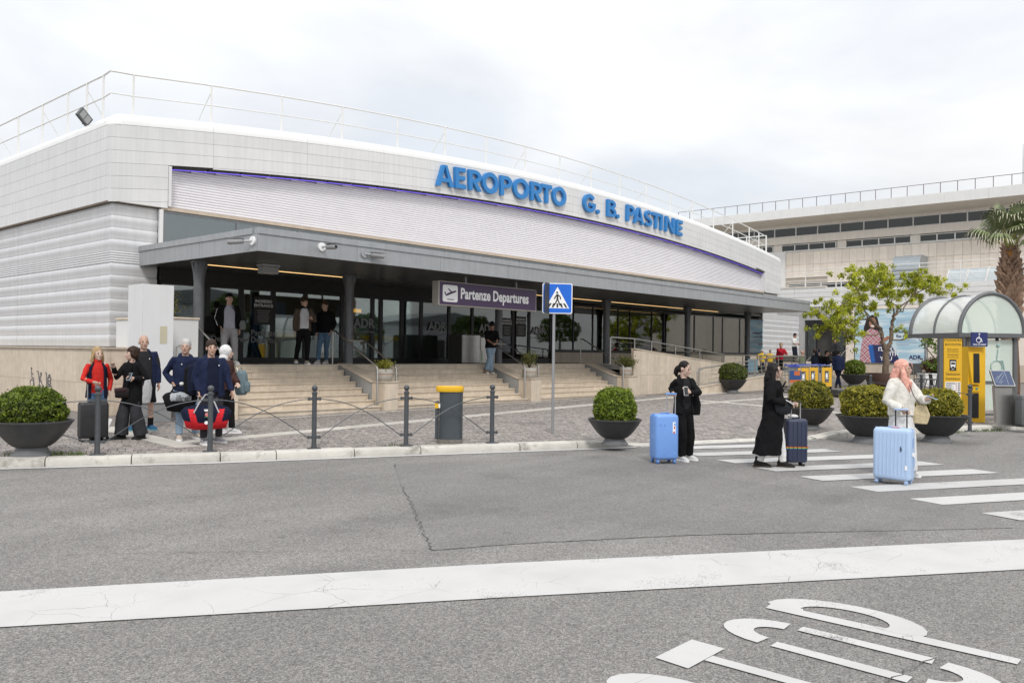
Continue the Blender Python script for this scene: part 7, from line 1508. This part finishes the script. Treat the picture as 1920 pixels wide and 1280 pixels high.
M_p = person('woman in an ivory fleece jacket and white skirt with long pink hair, looking right', (13.36, 4.0, 0), 1.72, 52, dict(hyaw=24, hpitch=2, skin='light', w=.95, hands=((.33, -.16, 1.17), (.0, -.27, 1.015)), curl=(.9, 1.2), elbows=((.3, .6, -1), (-.8, -.2, -.7)), hdir=(((.8, -.3, .35), (-.2, -.2, 1), 1), None), feet=((.10, .1, 0, 0), (-.04, -.08, 0, 0)), skirt=(whitec, .10, 1.0, 1.0), tops=[('fleece_jacket', ivory, .054, .93, 1.0, 1.26, 0, 0, .020)], shoe=S_wht, haircol=HP, hairfold=.012,
    hair=(HP, [((0, .024, .052), (.090, .104, .098)), ((0, .06, -.02), (.09, .06, .10))], [([(-.07, -.03, .06), (-.095, -.02, -.03), (-.10, -.03, -.14), (-.085, -.06, -.26), (-.06, -.09, -.34)], [.022, .036, .044, .044, .014]), ([(.07, -.03, .06), (.095, -.02, -.03), (.10, -.02, -.15), (.09, -.05, -.26)], [.022, .036, .042, .018]), ([(0, .08, .0), (0, .11, -.12), (-.02, .10, -.22)], [.07, .08, .03]), ([(-.09, -.06, -.14), (-.07, -.12, -.2), (-.075, -.12, -.28)], [.02, .022, .01]), ([(.04, -.09, .10), (.06, -.11, .05), (.05, -.12, -.02)], [.010, .008, .004]), ([(-.05, .10, -.1), (-.06, .13, -.22), (-.05, .12, -.34)], [.03, .03, .008]), ([(.06, .08, -.1), (.07, .10, -.22), (.06, .07, -.36)], [.03, .03, .008])])))
# people by the side entrance
far = dict(far=2)
person('uniformed man in a white shirt and dark trousers on the landing by the cladding', (49.9, 21.15, 1.4), 1.74, 60, dict(far=2, hpitch=-20, hands=((.24, -.18, 1.12), (.22, -.22, 1.10)), trousers=(darkb, (1, .95, .95), .95), tops=[('shirt', whitec, .02, .95, .45, 1.0, 0, 0, .004)], shoe=S_blk, skin='tan', hair=short_hair(HB, .01)))
person('person in a yellow jacket with grey hair behind the ramp railing', (43.6, 20.3, .845), 1.27, 70, dict(far=2, trousers=(darkb, (1, 1, 1), .95), tops=[('jacket', yel, .05, .82, 1.0, 1.2, 0, 0, .006)], hair=short_hair(HG, .01)))
person('person in a yellow jacket with dark hair and glasses behind the ramp railing', (44.2, 20.1, .845), 1.24, 20, dict(far=2, trousers=(darkb, (1, 1, 1), .95), tops=[('jacket', yel, .05, .82, 1.0, 1.2, 0, 0, .006)], hair=short_hair(HD, .012)))
person('woman in a red jacket with short blonde hair leaning on the ramp railing', (39.3, 17.4, .845), 1.55, 15, dict(far=2, hyaw=-8, lean=(.06, -.12), hands=((.34, -.42, 1.0), (.26, -.45, 1.0)), trousers=(blk, (1, .95, .95), .95), tops=[('jacket', redc, .04, .85, 1.0, 1.1, 0, 0, .006)], hair=short_hair(HBL, .02)))
person('bald man in a sage green jacket behind the ramp railing end', (42.75, 17.7, zg(42.7, 17.7)), 1.76, 120, dict(far=2, trousers=(grytr, (1, 1, 1), .95), tops=[('jacket', olive, .04, .86, 1.0, 1.1, 0, 0, .006)]))
person('man in a dark blue jacket with brown hair holding a phone to his ear', (43.2, 17.2, zg(43, 17)), 1.84, 130, dict(far=2, hyaw=-20, hands=((.24, .0, .8), (.12, -.10, 1.55)), trousers=(darkb, (1, 1, 1), .95), tops=[('jacket', darkb, .05, .84, 1.0, 1.2, 0, 0, .006)], hair=short_hair(HN, .02)))
person('man in a dark jacket and navy beanie seen from behind', (43.5, 17.15, zg(43, 17)), 1.80, 170, dict(far=2, trousers=(blk, (1, 1, 1), .95), tops=[('jacket', darkb, .05, .84, 1.0, 1.15, 0, 0, .006)], hair=(navy, [((0, .018, .055), (.086, .102, .095))], [])))
person('dark haired man in a black jacket drinking, in profile to the right', (43.3, 16.65, zg(43, 17)), 1.76, 85, dict(far=2, hands=((.28, .0, 1.2), (.26, -.12, 1.25)), trousers=(blk, (1, 1, 1), .95), tops=[('jacket', blk, .05, .86, 1.0, 1.15, 0, 0, .006)], skin='tan', hair=short_hair(HB, .012)))
person('man in a navy hooded jacket seen from behind next to the round bush', (40.75, 15.1, zg(40.7, 15)), 1.80, 175, dict(far=2, hands=((-.24, .0, .8), (.26, -.05, .8)), trousers=(navyd, (1, .95, .95), .95), tops=[('hooded_jacket', navy, .05, .80, 1.0, 1.15, 0, 0, .006)], shoe=S_blk, hair=short_hair(HB, .015)))
person('man in an open dark jacket coming out of the side entrance', (56.9, 21.3, 1.235), 1.72, 5, dict(far=2, trousers=(blk, (1, .95, .95), .95), tops=[('tshirt', blkt, .015, .9, 0, 1, 0, 0, .004), ('jacket', grytr, .04, .84, 1.0, 1.1, 30, 0, .006)], hair=short_hair(HB, .012), skin='tan'))
run_jobs()
obj('entrance_landing', box(48.2, 55.55, 20.95, 23.8, .2, 1.395), M_travd, side)

# ------------------------------------------------------------ cases, bags and phones
def vthing(name, label, cat, pos, group=None, turn=0): return thing(name, label, cat, pos, place_rz(pos[0], pos[1])+R_(turn), group)
def make_case(label, pos, turn, w, d, h, m, mw, hand_h, hm, gm, grooves=0, vert=True, handle_y=None, hub=None, hx=0):
    """w across, d deep, h shell height; handle slides out at the back"""
    t = vthing('suitcase', label, 'suitcase', pos, None, turn); z0 = .065
    v, f = bbox(-w/2, w/2, -d/2, d/2, z0, z0+h, min(w, d)*.17, 4); sh_ = obj('shell', (v, f), m, t, smooth='auto')
    obj('seam', MB().add(bbox(-w/2-.003, w/2+.003, -.008, .008, z0-.003, z0+h+.003, .006, 1)), mw, sh_, smooth='auto')
    for i in range(grooves):
        x = -w*.40+w*.80*i/(grooves-1)
        for s_ in (-1, 1): obj('rib', bbox(x-w*.022, x+w*.022, s_*(d/2+.002)-.004, s_*(d/2+.002)+.004, z0+h*.08, z0+h*.92, .003, 1), m, sh_, smooth='auto')
    for sx_ in (-1, 1):
        for sy_ in (-1, 1):
            c = V3((sx_*(w/2-.055), sy_*(d/2-.05), .03)); wh = obj('wheel', MB().add(tube([c+V3((-.014, 0, 0)), c+V3((.014, 0, 0))], .030, 12)).add(tube([c+V3((-.03, .0, 0)), c+V3((-.018, 0, 0))], .028, 12)), mw, t, smooth='auto'); obj('fork', box(c.x-.022, c.x+.008, c.y-.022, c.y+.022, .05, z0+.005), hm if hub is None else hub, wh)
    hy = d/2-.045 if handle_y is None else handle_y; top = z0+h
    for sx_ in (-1, 1): obj('handle_tube', tube([(hx+sx_*.075, hy, top-.02), (hx+sx_*.075, hy, hand_h)], .010, 8), hm, t, smooth='auto')
    obj('handle_grip', bbox(hx-.095, hx+.095, hy-.016, hy+.016, hand_h, hand_h+.028, .01, 2), gm, t, smooth='auto'); obj('carry_handle', tube([(-.08, -.02, top-.005), (-.07, -.02, top+.018), (.07, -.02, top+.018), (.08, -.02, top-.005)], .009, 6), mw, t, smooth='auto')
    return t
def casemat(n, c, r=.38): return mat('case_'+n, c, r, var=.05, vs=6, bump=.03, bs=300)
CB, CP, CN, CK = casemat('cornflower', (.16, .32, .70)), casemat('pale_blue', (.40, .53, .74)), casemat('navy', (.028, .036, .075), .45), casemat('black', (.020, .020, .022), .45)
alu = mat('handle_alu', (.55, .55, .57), .3, metal=.8); M_rub = mat('rubber', (.018, .018, .02), .6)
k = make_case('tall cornflower blue trunk suitcase held by the woman with the ponytail', (12.12, 7.34, 0), 22, .40, .33, .74, CB, mat('seam_blue', (.10, .22, .52), .4), 1.12, alu, CB, 0, hub=CB, hx=.12, handle_y=0)
for z in (.14, .62): 
    for x in (-.12, -.05, .12): obj('rivet', MB().add(bbox(x-.012, x+.012, -.172, -.160, z, z+.045, .003, 1)), CB, k)
obj('latch', bbox(-.206, -.196, -.04, .04, .40, .46, .004, 1), CB, k); obj('latch', bbox(-.203, -.197, -.12, -.07, .64, .70, .003, 1), CB, k); obj('sticker', box(.085, .135, -.1682, -.1665, .50, .68), M_wht, k); obj('sticker_print', MB().add(box(.095, .12, -.1695, -.1684, .50, .53)).add(box(.105, .125, -.1695, -.1684, .57, .61)), mat('sticker_red', (.5, .03, .03), .5), k)
lcase = make_case('navy suitcase with a rainbow strap pulled by the woman in the long coat', (13.36, 5.64, 0), 18, .34, .25, .70, CN, M_rub, 1.02, alu, M_rub, 5, handle_y=-.02)
obj('zip_side', box(-.003, .003, -.132, .132, .1, .72), M_rub, lcase)
for i, c in enumerate(((.45, .03, .02), (.55, .22, .02), (.55, .5, .03), (.05, .30, .08), (.03, .10, .40))): obj('rainbow_strap', bbox(-.176, .176, -.131, .131, .318-.009*i, .326-.009*i, .004, 1), mat('strap_%d' % i if False else 'strap_'+('red', 'orange', 'yellow', 'green', 'blue')[i], c, .7), lcase)
bp2 = obj('white_bundle', ball((-.03, .02, .80), .075, 10, (1.2, .8, .45)), whitec, lcase, smooth=True)
m_ = make_case('large pale blue suitcase held by the woman with pink hair', (12.55, 3.86, 0), -14, .50, .29, .72, CP, mat('seam_pale', (.30, .42, .62), .4), 1.03, M_rub, CP, 9, hub=CP, hx=.07)
obj('lock', bbox(.248, .256, -.03, .03, .52, .66, .004, 1), mat('lock_blue', (.22, .36, .62), .4), m_); obj('white_tag', MB().add(bbox(.252, .262, -.06, .04, .40, .45, .004, 1)).add(bbox(.254, .262, .02, .07, .37, .43, .004, 1)), M_wht, m_); obj('side_handle', tube([(.25, 0, .26), (.27, 0, .27), (.27, 0, .38), (.25, 0, .39)], .009, 6), CP, m_); obj('pink_tag', bbox(-.02, .08, -.05, .02, .787, .80, .004, 1), mat('tag_pink', (.65, .25, .28), .6), m_)
obj('logo_mark', MB().add(prism([(.12, .46), (.145, .50), (.12, .55), (.115, .5)], -.1515, -.1495, 'y')), mat('mark_dark', (.05, .08, .12), .5), m_); obj('sticker', box(.18, .21, -.1515, -.1495, .22, .28), M_wht, m_)
a_c = make_case('black hard shell suitcase standing in front of the woman in the red sweater', (6.27, 15.3, zg(6.3, 15.3)), 14, .46, .26, .62, CK, M_rub, 1.0, alu, M_rub, 0)
for i in range(9):
    t_ = -PI*.42+PI*.84*i/8; obj('shell_groove', bar((.0+.03*math.sin(t_), -.1315, .42+.03*math.cos(t_)), (.19*math.sin(t_), -.1315, .40+.22*math.cos(t_)), .008, .006, (0, 1, 0)), M_rub, a_c)
obj('name_tag', xf(box(-.03, .03, -.004, 0, -.07, .07), (.235, -.10, .33), ry=R_(24)), M_wht, a_c)
def soft(name, label, cat, pos, vf, m, vox=.012, fold=.008, turn=0):
    t = vthing(name, label, cat, pos, None, turn); job('main_bag', vf, m, t, vox, 3, fold, 8); return t
# red and navy holdall
rb = soft('holdall', 'red and navy sports holdall with white marks carried in the hand', 'bag', (7.40, 13.48, zg(7.4, 13.5)+.27), MB().add(eloft([(-.37, 0, .20), (-.34, 0, .21), (-.15, 0, .215), (.15, 0, .215), (.34, 0, .21), (.37, 0, .20)], [.10, .15, .17, .17, .15, .10], [.13, .18, .215, .215, .18, .13], (0, 1, 0), 20)), navyd)
M_hred = cloth('holdall_red', (.56, .022, .03), .6)
rb_main = [c for c in rb.children if c.name.startswith('main_bag')][0]
for y in (-.09, .09): obj('strap', tube([(-.20, y-.075*(1 if y < 0 else -1), .30), (-.12, y*.9, .46), (-.02, 0, .60), (.06, 0, .60), (.13, y*.9, .46), (.20, y-.075*(1 if y < 0 else -1), .30)], .012, 6), mat('strap_grey', (.36, .35, .36), .7), rb, smooth='auto')
obj('white_logo', MB().add(box(-.03, .05, -.186, -.182, .325, .342)).add(box(-.04, .03, -.187, -.183, .345, .362)), M_wht, rb); obj('rose_emblem', ball((.01, -.187, .27), .034, 10, (1, .2, 1)), mat('emblem_rose', (.6, .2, .2), .6), rb); obj('emblem_leaf', MB().add(box(-.03, .05, -.189, -.185, .225, .238)), mat('emblem_green', (.05, .2, .08), .6), rb); obj('round_badge', tube([(.0, -.178, .135), (.0, -.187, .135)], .03, 14), M_wht, rb)
# black and grey duffel
db = soft('holdall', 'black and grey duffel with an outdoor logo carried by the grey haired man', 'bag', (7.35, 14.3, zg(7.4, 14.3)+.52), MB().add(eloft([(-.26, 0, .17), (-.23, 0, .18), (-.1, 0, .185), (.1, 0, .185), (.23, 0, .18), (.26, 0, .17)], [.11, .15, .165, .165, .15, .11], [.12, .16, .185, .185, .16, .12], (0, 1, 0), 18)), blk)
job('grey_panel', MB().add(eloft([(-.16, -.02, .24), (0, -.03, .25), (.18, -.02, .24)], [.14, .15, .14], [.11, .115, .10], (0, 1, 0), 16)), cloth('duffel_grey', (.34, .36, .38), .6), db, .012, 2, .004)
for i, s_ in enumerate(('THE', 'NORTH', 'FACE')): o = lettering('lettering', s_, .042, M_pic, db, (-.07, -.182+.006*i*0, .285-.038*i), bold=.012); o.location.y = -.186
obj('logo_arcs', MB().add(tube([(.10+r_*math.cos(PI/2+PI/2*i/6) if False else .16-r_*math.cos(PI/2*i/6), -.184, .215+r_*math.sin(PI/2*i/6)) for r_ in (.085,) for i in range(7)], .007, 5)).add(tube([(.16-.055*math.cos(PI/2*i/6), -.184, .215+.055*math.sin(PI/2*i/6)) for i in range(7)], .007, 5)), M_pic, db)
obj('strap', tube([(-.20, -.12, .28), (-.12, -.04, .42), (-.01, 0, .50), (.05, 0, .50), (.14, -.04, .42), (.20, -.12, .28)], .012, 6), blk, db, smooth='auto'); obj('white_wrap', ball((.02, 0, .50), .035, 8, (1.3, 1, 1)), whitec, db, smooth=True)
def pack(label, pos, sx_, sz_, m, dep=.11, turn=0):
    t = soft('backpack', label, 'backpack', pos, MB().add(eloft([(0, 0, -sz_), (0, 0, -sz_*.8), (0, 0, 0), (0, 0, sz_*.75), (0, 0, sz_)], [sx_*.7, sx_*.95, sx_, sx_*.9, sx_*.5], [dep*.7, dep, dep, dep*.85, dep*.4], (1, 0, 0), 18)), m, .013, .012, turn)
    job('front_pocket', MB().add(eloft([(0, -dep, -sz_*.75), (0, -dep, -sz_*.2), (0, -dep*.95, .1*sz_)], [sx_*.6, sx_*.7, sx_*.5], [.05, .06, .03], (1, 0, 0), 14)), m, t, .013, 2, .006); obj('top_loop', tube([(-.04, .02, sz_*.92), (-.03, .02, sz_+.05), (.03, .02, sz_+.05), (.04, .02, sz_*.92)], .008, 6), m, t); return t
pack('black backpack hanging at the front shoulder of the grey haired man', (7.50, 14.16, zg(7.5, 14.2)+1.08), .15, .27, blk)
pack('navy rucksack on the back of the man with the red holdall', (7.48, 13.98, zg(7.5, 14)+1.12), .16, .28, navyd)
pack('teal grey backpack worn by the person in the puffer jacket', (8.92, 14.92, zg(8.9, 15)+.98), .13, .24, cloth('pack_teal', (.13, .18, .20), .7), .12, 60)
pack('black backpack slung behind the man in grey sweatpants', (11.27, 20.38, GZ+1.02), .17, .24, blk)
pack('black backpack worn at the side by the man in the brown jacket', (14.0, 19.85, GZ+1.05), .13, .26, blk)
pack('dark backpack worn by the man in the beanie', (43.35, 16.92, zg(43, 17)+1.2), .16, .26, blk)
sb = soft('shoulder_bag', 'small black cross body bag hanging on the black coat', 'bag', (6.70, 15.16, zg(6.7, 15.2)+.74), MB().add(eloft([(-.11, 0, .10), (0, 0, .10), (.12, 0, .10)], [.045, .06, .05], [.085, .10, .09], (0, 1, 0), 14)), cloth('leather_black', (.018, .015, .015), .4), .010, .003)
job('flap', MB().add(eloft([(-.12, -.03, .14), (0, -.045, .15), (.08, -.03, .15)], [.03, .03, .03], [.045, .05, .05], (0, 1, 0), 10)), cloth('leather_plum', (.035, .018, .022), .4), sb, .010, 1, 0); obj('strap', tube([(.08, 0, .18), (.12, -.01, .36), (.15, -.05, .56), (.18, .02, .68)], .010, 6), blk, sb, smooth='auto')
gj = soft('folded_jacket', 'pale grey garment hanging over the arm of the bald man', 'garment', (7.68, 16.3, zg(7.7, 16.3)+.55), MB().add(eloft([(.0, 0, 0), (.0, 0, .12), (.02, 0, .30), (.02, 0, .46)], [.07, .10, .09, .05], [.05, .06, .06, .05], (1, 0, 0), 14)), cloth('garment_grey', (.42, .42, .43)), .012, .014)
cb2 = soft('shoulder_bag', 'grey cross body pouch of the man in grey sweatpants', 'bag', (11.85, 19.82, GZ+.92), MB().add(eloft([(0, 0, -.02), (0, 0, .10), (0, 0, .22)], [.07, .09, .06], [.035, .045, .03], (1, 0, 0), 12)), cloth('pouch_grey', (.13, .14, .14), .6), .012, .004); obj('strap', tube([(-.02, -.0, .2), (-.13, -.03, .40), (-.28, -.02, .58)], .012, 6), blk, cb2)
bg2 = soft('shoulder_bag', 'cream shoulder bag at the hip of the woman with pink hair', 'bag', (13.42, 3.74, .80), MB().add(eloft([(-.02, 0, 0), (-.01, 0, .14), (0, 0, .28)], [.10, .13, .07], [.05, .06, .03], (1, 0, 0), 14)), cloth('bag_cream', (.55, .46, .29), .7), .011, .006, 10); obj('strap', tube([(-.02, .0, .27), (-.13, -.12, .42), (-.19, -.13, .58)], .006, 6), mat('strap_dark', (.06, .03, .03), .6), bg2)
bk = soft('shoulder_bag', 'round black handbag hanging at the side of the long black coat', 'bag', (12.82, 5.60, .86), MB().add(eloft([(-.13, 0, .10), (-.06, 0, .11), (.05, 0, .11), (.12, 0, .10)], [.03, .045, .045, .03], [.08, .12, .12, .08], (0, 1, 0), 16)), cloth('leather_soft', (.022, .024, .028), .35), .011, .005); obj('strap', tube([(-.1, 0, .18), (-.06, .02, .36), (.03, .04, .52)], .012, 6), blk, bk)
tb2 = soft('tote_bag', 'black tote with a white strap on the shoulder of the woman with the ponytail', 'bag', (12.82, 7.18, .76), MB().add(eloft([(0, 0, 0), (0, 0, .18), (-.01, 0, .34)], [.10, .12, .09], [.05, .06, .04], (1, 0, 0), 14)), blk, .012, .008); obj('strap', tube([(-.02, -.04, .33), (-.045, -.10, .48), (-.06, -.06, .62)], .014, 6), M_wht, tb2); obj('red_bottle', tube([(.0, -.08, .36), (.0, -.08, .44)], .02, 8), mat('bottle_red', (.4, .02, .02), .4), tb2)
def phone(label, pos, turn, tilt, m): t = vthing('phone', label, 'phone', pos, None, turn); obj('case', xf(bbox(-.037, .037, -.005, .005, -.075, .075, .004, 1), rx=tilt), m, t); obj('screen', xf(box(-.033, .033, -.0065, -.0055, -.068, .068), rx=tilt), M_black, t); return t
def woff(pos, v): rz = place_rz(pos[0], pos[1]); c, s_ = math.cos(rz), math.sin(rz); return (pos[0]+v[0]*c-v[1]*s_, pos[1]+v[0]*s_+v[1]*c, pos[2]+v[2])
phone('pale phone held against the chest of the woman with the ponytail', woff((12.62, 7.27, 0), (.04, -.29, 1.18)), 20, R_(-12), M_wht)
phone('pale blue phone held out by the woman with pink hair', woff((13.36, 4.0, 0), (.40, -.20, 1.205)), 70, R_(-68), mat('phone_blue', (.35, .5, .62), .4))
phone('phone held by the woman in the long black coat', woff((12.93, 5.79, 0), (.22, -.22, 1.06)), 80, R_(-60), M_wht)
phone('phone held by the leaning young man', woff((20.42, 19.0, 1.085), (.15, -.35, 1.03)), 0, R_(50), M_black)
phone('small phone held by the woman in the black coat', woff((6.91, 15.22, zg(6.9, 15.2)), (-.05, -.27, 1.13)), -40, R_(-30), mat('phone_blue', (.35, .5, .62), .4))
run_jobs()
# sleeve stripes on the tracksuit top
t = G_['t']; sh_, el_, wr_, _ = G_['arms'][1]; st = MB()
for k in (-.022, 0, .022):
    pts = [sh_.lerp(el_, q)+V3((-.085, -.045+k*.6, 0)) for q in (.1, .5, .95)]+[el_.lerp(wr_, q)+V3((-.066, -.045+k, 0)) for q in (.3, .85)]; st.add(tube(pts, .006, 4))
obj('sleeve_stripes', st, M_wht, t, kind='stuff')
me = rb_main.data; me.materials.append(M_hred)
for p in me.polygons:
    c = p.center; x = abs(c.x)
    if c.z < .125+.05*(x/.37)**2 or (.13+.30*(c.z-.12) < x < .24+.22*(c.z-.12) and c.z < .36): p.material_index = 1

# small crests on the team jackets
for W, side_, z in ((C_, 1, 1.33), (D_, -1, 1.33), (E_, 1, 1.34)):
    s_ = W['s']; o_ = 1.30 if W is E_ else 1.22; p = W['sp'](z)+W['L']*(side_*.09*s_)+W['F']*(.112*o_+.022)*s_; d_ = W['F']
    obj('crest', MB().add(ball(tuple(p), .009, 8, (1, .6, 1.5))), M_wht, W['t'], smooth=True)
